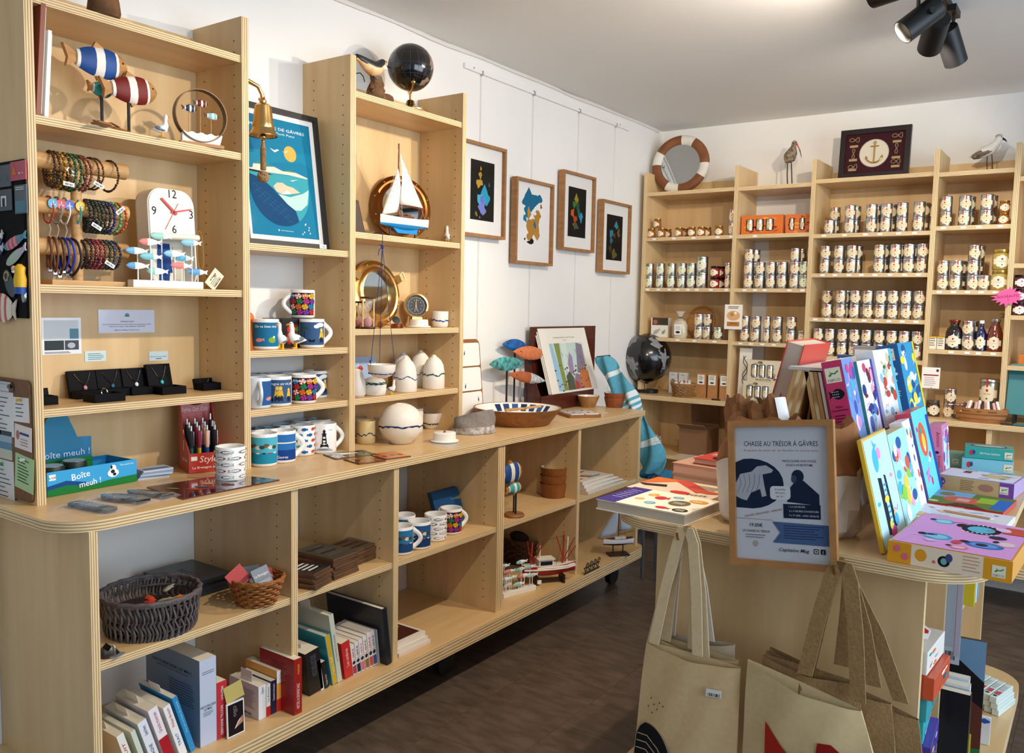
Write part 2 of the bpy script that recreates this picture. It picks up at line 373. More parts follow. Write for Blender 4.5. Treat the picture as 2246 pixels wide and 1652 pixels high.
# ================================================================== the island
IX0, IX1, IY0, IY1 = 1.315, 2.143, .645, 2.02
tag(board('worktop', None, 'z', rrect(IX0, IY0, IX1, IY1, .13, 8), .895, .92, [PLY_T, PLY_E9]), 'rounded plywood island worktop covered with books and game boxes', 'worktop')
iu = T('island_cabinet', 'plywood island cabinet with open book shelves on its far side', 'cabinet', (1.7, 1.3, ZF))
def ib(n, ax, poly, a, b, mats=None):
    o = board(n, iu, ax, poly, a, b, mats); o.location = (-1.7, -1.3, -ZF); return o
ib('end_panel', 'y', rect(1.43, .25, 2.03, .895), .72, .742)
ib('end_panel', 'y', rect(1.43, .25, 2.03, .895), 1.86, 1.882)
ib('divider', 'y', rect(1.74, .25, 2.03, .895), 1.02, 1.036)
ib('side_panel', 'x', rect(.742, .25, 1.86, .895), 1.43, 1.452); ib('spine_panel', 'x', rect(.742, .25, 1.86, .895), 1.72, 1.74)
ib('base_board', 'z', rrect(IX0+.02, IY0+.01, IX1, IY1, .13, 8), .205, .25, [PLY_T, PLY_E9])
for x, y in ((1.45, .8), (1.98, .8), (1.45, 1.85), (1.98, 1.85)):
    w = MB(); w.cyl((x-.014, y, ZF+.045), (x+.014, y, ZF+.045), .045, 18); w.box(x-.02, y-.03, ZF+.06, x+.02, y+.03, .205); w.obj('caster', iu, M('1B1B1D', .5), loc=(-1.7, -1.3, -ZF))
# ================================================================== ceiling track spots
trk = MB().box(1.755, -.3, ZC-.03, 1.79, 2.27, ZC-.001).obj('light_track', None, M('101012', .5), 0, bevel=.002)
tag(trk, 'black ceiling light track carrying the black spotlights', 'light track')
def spot(loc, target, label, power, warm=(1, .86, .70), ang=75, blend=.6):
    t = T('spotlight', label, 'spotlight', loc, group='spotlights on the ceiling track'); d = (Vector(target)-Vector(loc)).normalized()
    q = d.to_track_quat('Z', 'Y').to_matrix().to_4x4(); blk = M('0D0D0F', .45)
    b = MB(q); pr = [(.006, -.075), (.037, -.075), (.038, -.07), (.038, .055), (.0355, .055), (.0345, -.02), (.004, -.022)]
    b.lathe(pr, 20, 0, cap0=True, cap1=True); b.obj('lamp_body', t, blk)
    b = MB(q); b.lathe([(.004, -.012), (.028, -.012), (.03, .0), (.02, .006), (.003, .008)], 16); b.obj('lamp_bulb', t, M('FFE3BC', .5, emit=6.0))
    b = MB(); b.cyl((.0, .0, 0.0), (.0, .0, ZC-.03-loc[2]), .006, 8); b.X = q; b.cyl((.036, 0, -.03), (.052, 0, -.03), .01, 8); b.obj('lamp_arm', t, blk)
    b = MB(); b.box(-.014, -.05, ZC-.052-loc[2], .014, .05, ZC-.0305-loc[2]); b.obj('track_adapter', t, blk, 0)
    l = bpy.data.lights.new('spotlight_beam', 'SPOT'); l.energy = power; l.color = warm; l.spot_size = math.radians(ang); l.spot_blend = blend; l.shadow_soft_size = .022
    o = bpy.data.objects.new('spotlight_beam', l); COL.objects.link(o); o.parent = t; o.location = d*.03
    o.rotation_euler = d.to_track_quat('-Z', 'Y').to_euler()
    return t
spot((1.752, 1.79, 2.33), (.35, .85, 1.0), 'black spotlight with blue sheen tilted toward the tall shelf units', SPOTW*1.25, ang=100)
spot((1.772, 1.95, 2.325), (1.2, 3.5, 1.5), 'middle black spotlight partly hidden behind the tilted one', SPOTW*.75, ang=100)
spot((1.80, 2.14, 2.33), (2.1, 3.2, 1.2), 'black spotlight hanging at the end of the ceiling track', SPOTW*.4, ang=90)
spot((1.73, 1.50, 2.345), (.3, 2.0, 2.3), 'black spotlight cut off by the top of the picture', SPOTW*.7, ang=120)
spot((1.77, .55, 2.33), (.3, .35, .95), 'black spotlight over the aisle in front of the tall shelf unit', SPOTW*1.1, ang=100)
spot((1.77, .2, 2.33), (.9, 3.5, 1.6), 'black spotlight at the near end of the ceiling track', SPOTW*1.2, ang=60)
# ================================================================== generators
def q_obj(b, n, t, m, sm=40, loc=None, bevel=0): return b.obj(n, t, m, sm, bevel, None, loc)
WOODN = M('C08A4E', .6, noise=.35, ns=18, stretch=(1, 1, 6)); WOODL = M('D9AE74', .55, noise=.25, ns=14, stretch=(4, 1, 4)); WOODR = M('A06A3A', .55, noise=.35, ns=14, stretch=(5, 1, 5))
def fish3d(parent, X, L, H, Tk, mats, bands, fin=0, tail=0, eye=True, name='fish', fins=True, seg=12):
    """carved fish: x from tail to nose, y up; mats list, bands [(end 0..1, slot)] from tail to nose"""
    N = 18; R = []
    def prof(s): return max(.1, (math.sin(PI*(.17+.66*s)) if s < .5 else max(0, 1-((s-.5)/.5)**2.6)**.62)*1.0)
    for i in range(N+1):
        s = i/N; x = L*(.2+.8*s); hh = H/2*prof(s); tt = Tk/2*max(.15, prof(s)**.8)
        R.append([(x, hh*math.cos(2*PI*j/seg), tt*math.sin(2*PI*j/seg)) for j in range(seg)])
    def mf(i, j):
        s = (i+.5)/N
        for e, k in bands:
            if s <= e: return k
        return bands[-1][1]
    o = MB(X).rings(R, mf=mf).obj(name, parent, mats)
    t = MB(X); t.prism([(L*.26, H*.07), (L*.26, -H*.07), (L*.04, -H*.34), (L*.07, -H*.05), (L*.0, H*.36)], -Tk*.16, Tk*.16); q_obj(t, 'tail', o, mats[tail], 20)
    if fins:
        t = MB(X); t.prism([(L*.72, H*.36), (L*.45, H*.42), (L*.5, H*.64)], -Tk*.12, Tk*.12); q_obj(t, 'fin', o, mats[fin], 20)
        t = MB(X); t.prism([(L*.48, -H*.40), (L*.70, -H*.34), (L*.52, -H*.6)], -Tk*.12, Tk*.12); q_obj(t, 'fin', o, mats[fin], 20)
    if eye:
        t = MB(X)
        for d in (-1, 1): t.ell((L*.89, H*.1, d*Tk*.36), (H*.035, H*.035, Tk*.06), 8, 5)
        q_obj(t, 'eye', o, BLACK)
    return o
def gull(loc, h, rz, label, boots=False, group='small painted gull figurines', cap=None):
    t = T('gull_figurine', label, 'figurine', loc, rz, group); W_ = M('F5F3EE', .45)
    b = MB(); b.tube([(-.42*h, 0, .30*h), (-.3*h, 0, .31*h), (-.1*h, 0, .33*h), (.08*h, 0, .38*h), (.14*h, 0, .52*h), (.13*h, 0, .68*h), (.14*h, 0, .8*h), (.16*h, 0, .9*h), (.16*h, 0, .97*h)], [.02*h, .07*h, .17*h, .18*h, .12*h, .075*h, .08*h, .085*h, .03*h], 12)
    q_obj(b, 'body', t, W_, 80)
    for d in (-1, 1):
        b = MB(rot(0, .25, 0)); b.ell((-.16*h, d*.125*h, .30*h), (.22*h, .045*h, .09*h), 12, 6); q_obj(b, 'wing', t, M('6F747A', .5), 80)
        b = MB(); b.cyl((0, d*.06*h, .22*h), (0, d*.06*h, .02*h), .022*h if not boots else .045*h, 8); b.box(-.03*h, d*.06*h-.04*h, 0, .12*h, d*.06*h+.04*h, .05*h if boots else .03*h); q_obj(b, 'leg', t, M('E5B21C', .45))
    b = MB(); b.tube([(.2*h, 0, .885*h), (.3*h, 0, .87*h), (.36*h, 0, .83*h)], [.04*h, .03*h, .006*h], 8); q_obj(b, 'beak', t, M('E08A1E', .45), 80)
    b = MB()
    for d in (-1, 1): b.ell((.2*h, d*.065*h, .91*h), .018*h, 8, 5)
    q_obj(b, 'eye', t, BLACK)
    if cap:
        b = MB(); b.ell((.13*h, 0, .97*h), (.1*h, .09*h, .06*h), 10, 6); q_obj(b, 'cap', t, M(cap, .6))
    return t
def mug(loc, label, body='F4F2EE', art=None, rz=0, handle=True, r=.0405, h=.094, rim=None, group='mugs on the shelves', inner=None, ang=0, cat='mug'):
    """mug standing at loc; handle toward local +x turned by rz; print centred opposite the handle unless ang"""
    t = T('mug', label, cat, loc, rz, group); m = M(body, .22, coat=.4); mi = M(inner, .25, coat=.4) if inner else m
    b = MB(); b.lathe([(r*.86, 0), (r*.97, .003), (r, .009), (r, h-.002), (r-.001, h), (r-.0045, h-.001), (r-.0045, .012), (r*.5, .008)], 28, mf=lambda i, j: 1 if i >= 4 else 0)
    q_obj(b, 'mug_body', t, [m, mi], 50)
    if handle:
        b = MB(); b.tube([(r-.002+.026*math.sin(PI*k/10)*1.05, 0, h*.84-h*.66*k/10 + 0) for k in range(11)], [.0075]+[.0062]*9+[.0075], 10, flat=1.25); q_obj(b, 'handle', t, m, 80)
    if art:
        a0 = PI + ang
        A = Art(warp=lambda x, y, hh: Vector(((r+hh)*math.cos(a0+x/r), (r+hh)*math.sin(a0+x/r), y)), lift=.0003); art(A, r, h); A.obj('print', t)
    return t
# print helpers for mugs (x along the rim from -.06 to .06, y up)
def art_sea(c1='2A6FA8', c2='173F78', txt=None, land=True, pw=.105):
    def f(A, r, h):
        A.rect(-pw/2, .010, pw/2, h-.010, c1); A.rect(-pw/2, .010, pw/2, h*.42, c2)
        if land:
            for k in range(7): A.ell(-pw/2+.008+.013*k, h*.62+.004*math.sin(k*2), .009, .006, ('3D4A3A', '6B5A48', 'D9D3C4')[k % 3], 10)
            for k in range(5): A.fill([(-.04+.018*k, h*.40), (-.032+.018*k, h*.40), (-.030+.018*k, h*.44), (-.042+.018*k, h*.44)], ('B03A2A', 'E8E6DE', '2B2F36')[k % 3])
        else: A.rect(-pw/2, h*.62, pw/2, h*.66, 'E7E3D6')
        if txt: A.text(txt, .0, .016, .012, 'F2F2EE')
    return f
def art_fishes(cols=('1F5FA0', 'C63A3A', '2F9C9C'), n=4, rows=5, L=.024, H=.010, pw=.2, outline=False):
    def f(A, r, h):
        for i in range(rows):
            for j in range(n*2):
                x = -pw/2+pw*(j+.5*(i % 2)+.25)/(n*2); y = .014+(h-.026)*i/(rows-1)
                c = cols[(i*3+j) % len(cols)]
                if outline:
                    A.fish(x, y, L, H, '4A4A4C', 0, -1 if i % 2 else 1); A.fish(x, y, L*.9, H*.72, 'F4F2EE', 0, -1 if i % 2 else 1)
                    A.ell(x+(L*.40 if i % 2 else -L*.40), y, L*.1, H*.26, c, 8)
                else: A.fish(x, y, L, H, c, 0, -1 if i % 2 else 1)
    return f
SH = {'C8362E': '8A201C', 'E6B422': 'B08414', '2E8B57': '1C6038', '2A7FB0': '1C5A80', 'B23A8C': '7A2460', 'F0EDE4': 'C8302E', '7A3FA0': '522A70', 'E0702A': 'A84C18'}
def art_umbrellas(A, r, h, pw=.105):
    cols = ['C8362E', 'E6B422', '2E8B57', '2A7FB0', 'B23A8C', 'F0EDE4', '7A3FA0', 'E0702A']; A.rect(-pw/2, .010, pw/2, h-.010, '2A2230'); random.seed(3)
    for i in range(4):
        for j in range(5):
            cx = -pw/2+.011+.0208*j-(i % 2)*.004; cy = .021+.0172*i; c = cols[(i*3+j*2) % 8]
            for k in range(8):
                a, b_ = 2*PI*k/8, 2*PI*(k+1)/8; A.fill([(cx, cy), (cx+.0105*math.cos(a), cy+.0098*math.sin(a)), (cx+.0105*math.cos(b_), cy+.0098*math.sin(b_))], c if k % 2 else SH[c])
    A.text('Bretagne pluie', 0, h-.022, .011, 'F5F3EE')
def art_cartoon(bg, txt, kind, pw=.1):
    def f(A, r, h):
        A.rect(-pw/2, .010, pw/2, h-.010, bg)
        if txt: A.text(txt, 0, h-.026, .0115, 'F5F5F0')
        def man(x, s=1, c='E9B92A'):
            A.fill([(x-.007*s, .016), (x+.007*s, .016), (x+.008*s, .016+.02*s), (x-.008*s, .016+.02*s)], '22283A'); A.fill([(x-.010*s, .03), (x+.010*s, .03), (x+.006*s, .03+.022*s), (x-.006*s, .03+.022*s)], c); A.ell(x, .03+.028*s, .006*s, .007*s, c, 12); A.ell(x, .03+.026*s, .0035*s, .0045*s, 'F0C79C', 10)
        if kind == 'couple': man(-.004); man(.006); man(.034, .8); A.ell(-.035, .022, .006, .006, '1A1A1E'); A.ell(-.022, .022, .006, .006, '1A1A1E'); man(-.029, .5)
        if kind == 'grill':
            A.fill([(-.045, .055), (-.005, .055), (-.013, .068), (-.025, .072), (-.037, .068)], '2F5A2E'); A.rect(-.026, .03, -.024, .056, '20201E'); A.ell(.03, .075, .016, .007, 'EDF1F2'); A.ell(.016, .07, .01, .006, 'EDF1F2'); A.fill([(-.012, .03), (.012, .03), (.007, .018), (-.007, .018)], '1A1A1E'); man(.034)
        if kind == 'frog': A.fish(-.018, .03, .03, .012, 'D98E86', .1); A.ell(.02, .03, .012, .009, '7DAA3A'); A.ell(.026, .039, .004, .004, 'E8E6C8', 8)
    return f
def art_lighthouse(A, r, h):
    k = '23252C'; A.rect(-.03, .012, .03, .0135, k); A.rect(-.024, .0155, .024, .0165, k); A.fill([(-.014, .022), (.016, .022), (.012, .034), (-.011, .034)], k)
    A.fill([(-.008, .034), (.009, .034), (.006, .066), (-.006, .066)], k); A.rect(-.004, .040, .004, .046, 'F4F2EE'); A.rect(-.004, .052, .004, .058, 'F4F2EE'); A.rect(-.008, .066, .008, .069, k); A.rect(-.004, .069, .004, .076, k); A.fill([(-.006, .076), (.006, .076), (0, .083)], k); A.line([(.014, .079), (.02, .082), (.024, .078), (.029, .082)], .001, k); A.lines(-.02, .018, .02, 2, .003, .001, k)
def art_band(col, y=.5, amp=.1, th=.008, full=True, seed=1):
    def f(A, r, h):
        random.seed(seed); n = 40; pts = []; yy = 0
        for k in range(n+1):
            yy = .6*yy + random.uniform(-1, 1)*amp*h; pts.append((-PI*r+2*PI*r*k/n, h*y+yy))
        for k in range(n):
            w = th*(.35+.65*abs(math.sin(k*1.3+seed))); a, b_ = pts[k], pts[k+1]; w2 = th*(.35+.65*abs(math.sin((k+1)*1.3+seed)))
            A.b.add([A.pt(a[0], a[1]-w/2, .0006), A.pt(b_[0], b_[1]-w2/2, .0006), A.pt(b_[0], b_[1]+w2/2, .0006), A.pt(a[0], a[1]+w/2, .0006)], [(0, 1, 2, 3)], A.mi(col))
    return f
def pot(loc, prof, label, name='vase', cat='vase', col='EFE9DD', band=None, by=.5, seed=1, th=.008, group='white ceramics with a blue line', amp=.04, rz=0, mat=None):
    """lathe-turned ceramic with an uneven coloured line round it"""
    t = T(name, label, cat, loc, rz, group); b = MB(); b.lathe(prof, 32); q_obj(b, 'body', t, mat or M(col, .45, noise=.05, ns=60), 60)
    if band:
        outer = []
        for r_, z_ in prof:
            if outer and z_ < outer[-1][1]: break
            outer.append((r_, z_))
        hmax = outer[-1][1]
        def rad(z):
            for (r0, z0), (r1, z1) in zip(outer[:-1], outer[1:]):
                if z0 <= z <= z1: return r0+(r1-r0)*(z-z0)/max(1e-6, z1-z0)
            return outer[-1][0]
        rm = rad(hmax*by)
        A = Art(warp=lambda x, y, hh: Vector(((rad(y)+.0011)*math.cos(x/rm), (rad(y)+.0011)*math.sin(x/rm), y)))
        art_band(band, by, amp, th, seed=seed)(A, rm, hmax); A.obj('glaze_line', t)
    return t
def book(label, loc, th, dep, h, cov, text=None, tc='F4F4F0', r=(0, 0, 0), pages='E9DFC8', spine=None, group=None, art=None, band=None, slip=None, hard=False, ts=None, cat='book', front=None):
    """upright book: spine toward local +x at x=0, thickness along y from 0, height z from 0"""
    t = T('book', label, cat, loc, group=group, r=r); cm = M(cov, .4, coat=.15); sm = M(spine, .4, coat=.15) if spine else cm; c = .0022 if hard else .0008; o = .003 if hard else 0
    b = MB(); b.box(-dep, 0, 0, 0, c, h, 0); b.box(-dep, th-c, 0, 0, th, h, 0); b.box(-c, c, 0, 0, th-c, h, 1); q_obj(b, 'cover', t, [cm, sm], 0)
    b = MB(); b.box(-dep+o+.0005, c, o+.0004, -c, th-c, h-o-.0004); q_obj(b, 'pages', t, M(pages, .85, noise=.12, ns=200, stretch=(1, 6, 1)), 0)
    if text or art or band or front:
        A = Art(frame((0, 0, 0), (0, 0, 1), (0, -1, 0)) @ tr(0, -th, 0), lift=.0004)   # x up the spine, y across it
        if band: A.rect(band[0]*h, .0, band[1]*h, th, band[2])
        if text:
            for i, (s, x0, x1, *cc) in enumerate(text): A.text(s, h*(x0+x1)/2, th*.5-(ts or th*.5)*.36, ts or th*.5, cc[0] if cc else tc, w=h*(x1-x0))
        if art: art(A, h, th)
        A.obj('spine_print', t)
    if front:   # print on the face at y=0
        A = Art(frame((-dep, 0, 0), (1, 0, 0), (0, 0, 1)), lift=.0004); front(A, dep, h); A.obj('cover_print', t)
    if slip:
        b = MB(); b.box(-dep*.7, th*.4, h-.06, -dep*.7+.05, th*.4+.0006, h+slip); q_obj(b, 'paper_slip', t, PAPER, 0)
    return t
def carton(name, label, cat, loc, w, d, h, col, r=(0, 0, 0), group=None, top=None, front=None, side=None, bev=.0015, mat=None):
    """closed box: x 0..w, y 0..d, z 0..h; prints: top (xy), front (y=0 face, x,z), side (x=w face, y,z)"""
    t = T(name, label, cat, loc, group=group, r=r); q_obj(MB().box(0, 0, 0, w, d, h), 'box', t, mat or M(col, .4, coat=.2), 0, bevel=bev)
    for n, fn, X, a, b_ in (('top_print', top, tr(0, 0, h), w, d), ('front_print', front, frame((0, 0, 0), (1, 0, 0), (0, 0, 1)), w, h), ('side_print', side, frame((w, 0, 0), (0, 1, 0), (0, 0, 1)), d, h)):
        if fn: A = Art(X, lift=.0006); fn(A, a, b_); A.obj(n, t)
    return t
def sheet(name, label, cat, X, w, h, col, fn=None, th=.0006, group=None, rough=.5, coat=.3):
    """thin sheet in the xy plane of X"""
    t = T(name, label, cat, X.translation, r=X.to_euler(), group=group); q_obj(MB().box(0, 0, 0, w, h, th), 'sheet', t, M(col, rough, coat=coat), 0)
    if fn: A = Art(tr(0, 0, th), lift=.0003); fn(A, w, h); A.obj('print', t)
    return t
def swirl(cols, n, seed=1, sc=1.0):
    """abstract printed artwork made of coloured blobs, fishes and strokes"""
    def f(A, w, h):
        random.seed(seed)
        for k in range(n):
            x = w*random.uniform(.12, .88); y = h*random.uniform(.1, .9); c = cols[k % len(cols)]; q = random.random()
            if q < .55: A.ell(x, y, min(x, w-x, w*.16*sc*random.uniform(.5, 1)), min(y, h-y, h*.11*sc*random.uniform(.5, 1)), c, 12)
            elif q < .8: A.fish(x, y, w*.2*sc, h*.07*sc, c, random.uniform(-.4, .4))
            else: A.line([(x-w*.1, y-h*.03), (x-w*.03, y+h*.02), (x+w*.04, y-h*.01), (x+w*.1, y+h*.03)], w*.012, c)
    return f
def bars(x0, y0, n, dx, hh, m):
    def f(A, w=0, h=0):
        random.seed(n)
        for k in range(n): A.rect(x0+dx*k, y0, x0+dx*k+dx*random.choice((.3, .55, .7)), y0+hh, m)
    return f
def basket(name, label, loc, rx, ry, h, flare, col, ns=70, rows=7, group=None, rz=0, vert=True, mats=None):
    """woven basket: elliptical; upright wavy stakes (vert) or horizontal weave, base and rim"""
    t = T(name, label, 'basket', loc, rz, group); m = M(col, .6, noise=.35, ns=40, bump=.3)
    def pt(a, s, o=0): k = 1-flare*(1-s); return ((rx*k+o)*math.cos(a), (ry*k+o)*math.sin(a), h*s)
    b = MB()
    if vert:
        for i in range(ns):
            a = 2*PI*i/ns; b.tube([pt(a+.05*math.sin(PI*s*2.6/1.0)*(1 if s < .5 else -.6), s, .004*math.sin(s*9+i*PI)) for s in [k/9 for k in range(10)]], rx*.028, 5)
    else:
        for j in range(rows):
            s = (j+.5)/rows; b.tube([pt(2*PI*k/48, s, .0035*(1 if (k//2+j) % 2 else -1)) for k in range(48)], h*.42/rows, 5, closed=True)
    b.obj('weave', t, m, 60, kind='stuff')
    b = MB()
    for i in range(ns if not vert else 3):
        if vert:
            b.tube([pt(2*PI*k/40, .18+.3*i, -.006) for k in range(40)], rx*.022, 5, closed=True)
        elif i % 3 == 0: b.tube([pt(2*PI*i/ns, s) for s in (0, .5, 1)], h*.03, 5)
    b.lathe([(.01, .003), (rx*(1-flare)*.98, .003), (rx*(1-flare)*.98, .006), (.01, .006)], 24, o=(0, 0, 0)); 
    o = b.obj('frame', t, m, 60); 
    b = MB(); b.tube([pt(2*PI*k/60, 1.0, .003*math.sin(k*PI/1.5)) for k in range(60)], rx*.05 if vert else h*.055, 6, closed=True); b.tube([pt(2*PI*k/60, .94, .003*math.cos(k*PI/1.5)) for k in range(60)], rx*.035 if vert else h*.05, 6, closed=True); b.obj('rim', t, m, 60)
    return t
# ================================================================== tall unit, first bay
# big fish sculpture
XS = .125
t = T('fish_sculpture', 'three striped wooden fish on black rods above a thin wire base', 'sculpture', P(250, 284, z=S[1])); o0 = t.location.copy()
def fX(u0, v0, u1, v1, x0, x1=None):
    a = P(u0, v0, x=x0); b = P(u1, v1, x=x1 or x0); return frame(a-o0, b-a, (0, 0, 1)), (b-a).length
BL, RD, TQ = M('1E4E96', .6, noise=.3, ns=30), M('7A1A16', .6, noise=.3, ns=30), M('3FA8A4', .6, noise=.25, ns=30); WP = M('EDE9DF', .6, noise=.1, ns=40)
ST = [(.07, 1), (.34, 2), (.5, 1), (.7, 2), (.79, 1), (1, 0)]
X, L = fX(136, 118, 278, 152, .15); fish3d(t, X, L, L*.46, .04, [WOODN, WP, BL], ST)
X, L = fX(218, 190, 343, 204, .17); fish3d(t, X, L, L*.46, .036, [WOODN, WP, RD], ST)
X, L = fX(190, 188, 246, 203, .12); fish3d(t, X, L, L*.6, .03, [WOODN, WP, TQ], [(.07, 1), (.42, 2), (.62, 1), (.9, 2), (1, 1)])
for u, v, x, top in ((224, 272, .13, 210), (283, 290, .17, 218)):
    a = P(u, v, x=x)-o0; a.z = 0; c = P(u-3, top, x=x)-o0; q_obj(MB().cyl(a, (a.x, a.y, c.z), .004, 8), 'rod', t, BLACK)
b = MB(); b.tube([P(200, 270, z=S[1]+.004)-o0, P(235, 276, z=S[1]+.004)-o0, P(262, 283, z=S[1]+.006)-o0, P(285, 291, z=S[1]+.004)-o0], .003, 6); b.tube([P(205, 264, z=S[1]+.02)-o0, P(224, 272, z=S[1]+.004)-o0, P(243, 270, z=S[1]+.018)-o0, P(262, 280, z=S[1]+.004)-o0], .0025, 6); b.prism([(v.x, v.y) for v in (P(203, 272, z=S[1])-o0, P(232, 282, z=S[1])-o0, P(246, 276, z=S[1])-o0, P(217, 268, z=S[1])-o0)], .0005, .005)
q_obj(b, 'base', t, M('8A5A2A', .5))
gull(P(356, 301, z=S[1]), .062, 1.1, 'small gull figurine beside the ring ornament with three fish')
# ring ornament
c = P(440, 322, z=S[1]); t = T('ring_ornament', 'dark metal ring ornament with three tiny striped fish over a white wave', 'ornament', c, -.25)
b = MB(); R = []
for k in range(40):
    a = 2*PI*k/40; R.append([(x, q*math.sin(a), .083+q*math.cos(a)) for x, q in ((-.012, .072), (.012, .072), (.012, .0695), (-.012, .0695))])
R.append(R[0]); b.rings(R, cap0=False, cap1=False); q_obj(b, 'ring', t, M('3A2B1E', .35, .7), 30)
b = MB(frame((-.008, -.052, .006), (0, 1, 0), (0, 0, 1))); b.prism([(0, 0), (.104, 0)]+[(.112-.0062*k, .03+.0025*math.sin(k*1.5)) for k in range(19)], 0, .014); q_obj(b, 'wave', t, M('F0E8DC', .6), 20)
q_obj(MB().box(-.018, -.06, 0, .018, .06, .008), 'base', t, M('A8743C', .5), 0)
for y, z, m in ((.0, .118, RD), (-.032, .10, M('17324F', .6)), (.03, .088, M('8FC3C4', .6))):
    fish3d(t, frame((.0, y-.02, z), (0, 1, 0), (0, 0, 1)), .042, .019, .009, [M('4A2E1C', .6), WP, m], [(.1, 1), (.4, 2), (.55, 1), (.75, 2), (.85, 1), (1, 0)], eye=False, seg=8)
    q_obj(MB().cyl((0, y, .03), (0, y, z-.008), .0012, 6), 'rod', t, M('B98A4A', .5))
# leaning frames and the carved bird on its log
for i, (dy, w, h, c, lab) in enumerate(((.0, .016, .26, '8A4A36', 'reddish brown board leaning on the panel beside the fish sculpture'), (.024, .012, .205, 'F0EEEA', 'thin white frame leaning inside the shelf beside the fish sculpture'))):
    t = T('leaning_frame', lab, 'frame', (.225-.01*i, -.154+dy, S[1]), r=(-.07, 0, 0)); q_obj(MB().box(-.17, 0, 0, 0, w*.75, h), 'panel', t, M(c, .5), 0, bevel=.001); q_obj(MB().box(-.165, w*.75, .006, -.005, w*.75+.003, h-.006), 'edge', t, M('E8E6E0', .5), 0)
c = P(228, 38, z=S[0]); t = T('bird_carving', 'teal painted bird carving on a rough wooden log on the top shelf', 'figurine', c)
b = MB(); b.lathe([(.036, 0), (.04, .01), (.037, .035), (.034, .05), (.01, .052)], 14); q_obj(b, 'log', t, M('7A5230', .8, noise=.5, ns=40, bump=.8), 30)
b = MB(); b.tube([(0, -.085, .06), (0, -.05, .07), (0, -.01, .085), (0, .025, .11), (0, .035, .135), (0, .05, .15)], [.004, .02, .034, .026, .02, .012], 12); q_obj(b, 'body', t, M('1F8E96', .5, noise=.4, ns=120, stretch=(1, 4, 1)), 80)
b = MB(); b.tube([(0, .058, .148), (0, .085, .14)], [.008, .002], 8); q_obj(b, 'beak', t, M('C4332A', .5)); b = MB()
for d in (-1, 1): b.cyl((d*.012, -.01, .05), (d*.012, -.01, .065), .004, 6)
q_obj(b, 'leg', t, M('C4332A', .5))
# bracelet stand with its bracelets
t = T('bracelet_stand', 'pale wooden T-bar bracelet stand with three round bars', 'stand', P(168, 615, x=.115)); o0 = t.location.copy(); o0.z = S[2]; t.location = o0
pine = M('D6A66C', .5, noise=.3, ns=12, stretch=(8, 1, 8))
rods = []
for u0, v0, u1, v1 in ((84, 347, 274, 381), (86, 452, 276, 466), (90, 545, 276, 547)):
    a, c = P(u0, v0, x=.115), P(u1, v1, x=.115); z = (a.z+c.z)/2; a.z = c.z = z; a.y = -.153; rods.append((a, c))
    q_obj(MB().cyl(a-o0, c-o0, .0205, 20), 'bar', t, pine, 40)
yp = P(168, 480, x=.115).y
q_obj(MB().cyl((.0, yp-o0.y, .012), (.0, yp-o0.y, rods[0][0].z-o0.z), .013, 16), 'post', t, pine, 40)
q_obj(MB().box(-.07, yp-o0.y-.09, 0, .05, yp-o0.y+.1, .013), 'base', t, WOODL, 0)
def bracelet(rod, u, R, cols, kind, label, tilt=0, bead=.0042, grp='bracelets on the wooden stand'):
    a, c = rods[rod]; y = P(u, 400, x=.115).y; t = T('bracelet', label, 'bracelet', (a.x, y, a.z), group=grp, r=(0, tilt*.5, tilt))
    dz = -(R-.0235); n = max(14, int(2*PI*R/(bead*1.95)))
    if kind == 'bead':
        bs = [M(q, .25, coat=.4) for q in cols]; b = MB()
        for k in range(n):
            an = 2*PI*k/n; s = bead*random.uniform(.9, 1.1); b.ell((R*math.sin(an), random.uniform(-.0008, .0008), dz+R*math.cos(an)), s, 7, 4, m=k % len(cols))
        q_obj(b, 'beads', t, bs, 80)
    else:
        b = MB(); n = 28; b.tube([(R*math.sin(2*PI*k/n)*.85, .001*math.sin(k), dz+R*math.cos(2*PI*k/n)*(1.0 if k < 8 or k > 20 else 1.15)) for k in range(n)], bead*.55, 6, closed=True); q_obj(b, 'cord', t, M(cols[0], .55), 80)
        if kind == 'medal':
            X = frame((.0235, 0, .004), (0, 1, 0), (0, 0, 1)); b = MB(X); b.lathe([(.001, 0), (.0125, 0), (.0125, .002), (.001, .0025)], 18); q_obj(b, 'medallion', t, M(cols[1], .3, coat=.5), 40)
            A = Art(X @ tr(0, 0, .0026), lift=.0002)
            for k in range(3): A.line([(0, -.002), (.007*math.sin(k*2-2), .007*math.cos(k*2-2))], .0016, 'F4F4F0')
            A.obj('anchor_mark', t)
            b = MB(); b.tube([(.0, 0, dz-R), (.004, .003, dz-R-.02), (.002, -.002, dz-R-.04)], .0014, 5); b.ell((.002, -.002, dz-R-.042), .0035, 8, 5); q_obj(b, 'tassel', t, M(cols[2] if len(cols) > 2 else 'A8A090', .5))
        if kind == 'clasp': b = MB(); b.box(-.004, -.004, dz-R*1.15-.006, .006, .004, dz-R*1.15+.006); q_obj(b, 'clasp', t, STEEL, 0)
    return t
def ptag(bx, u, z0, a=0):
    pass
for i, (u, R, c, w) in enumerate(((108, .042, ('4A2A14', '2A1A10'), 'dark brown'), (117, .043, ('6A4416', '3A2410'), 'tiger eye brown'), (126, .043, ('C08A1E', '7A5210'), 'amber yellow'), (136, .044, ('8A6A1A', '2E2A16'), 'olive gold'), (146, .044, ('1F4A2A', '2C6A3C'), 'dark green'), (156, .045, ('2C6A3C', '173A22'), 'mottled green'), (166, .045, ('5A2A1C', '7A3A26'), 'reddish brown'), (175, .045, ('6A3424', '8A4A34'), 'rust brown'))):
    bracelet(0, u, R, c, 'bead', w+' bead bracelet in the crowded bunch on the top bar', .05*(i-3))
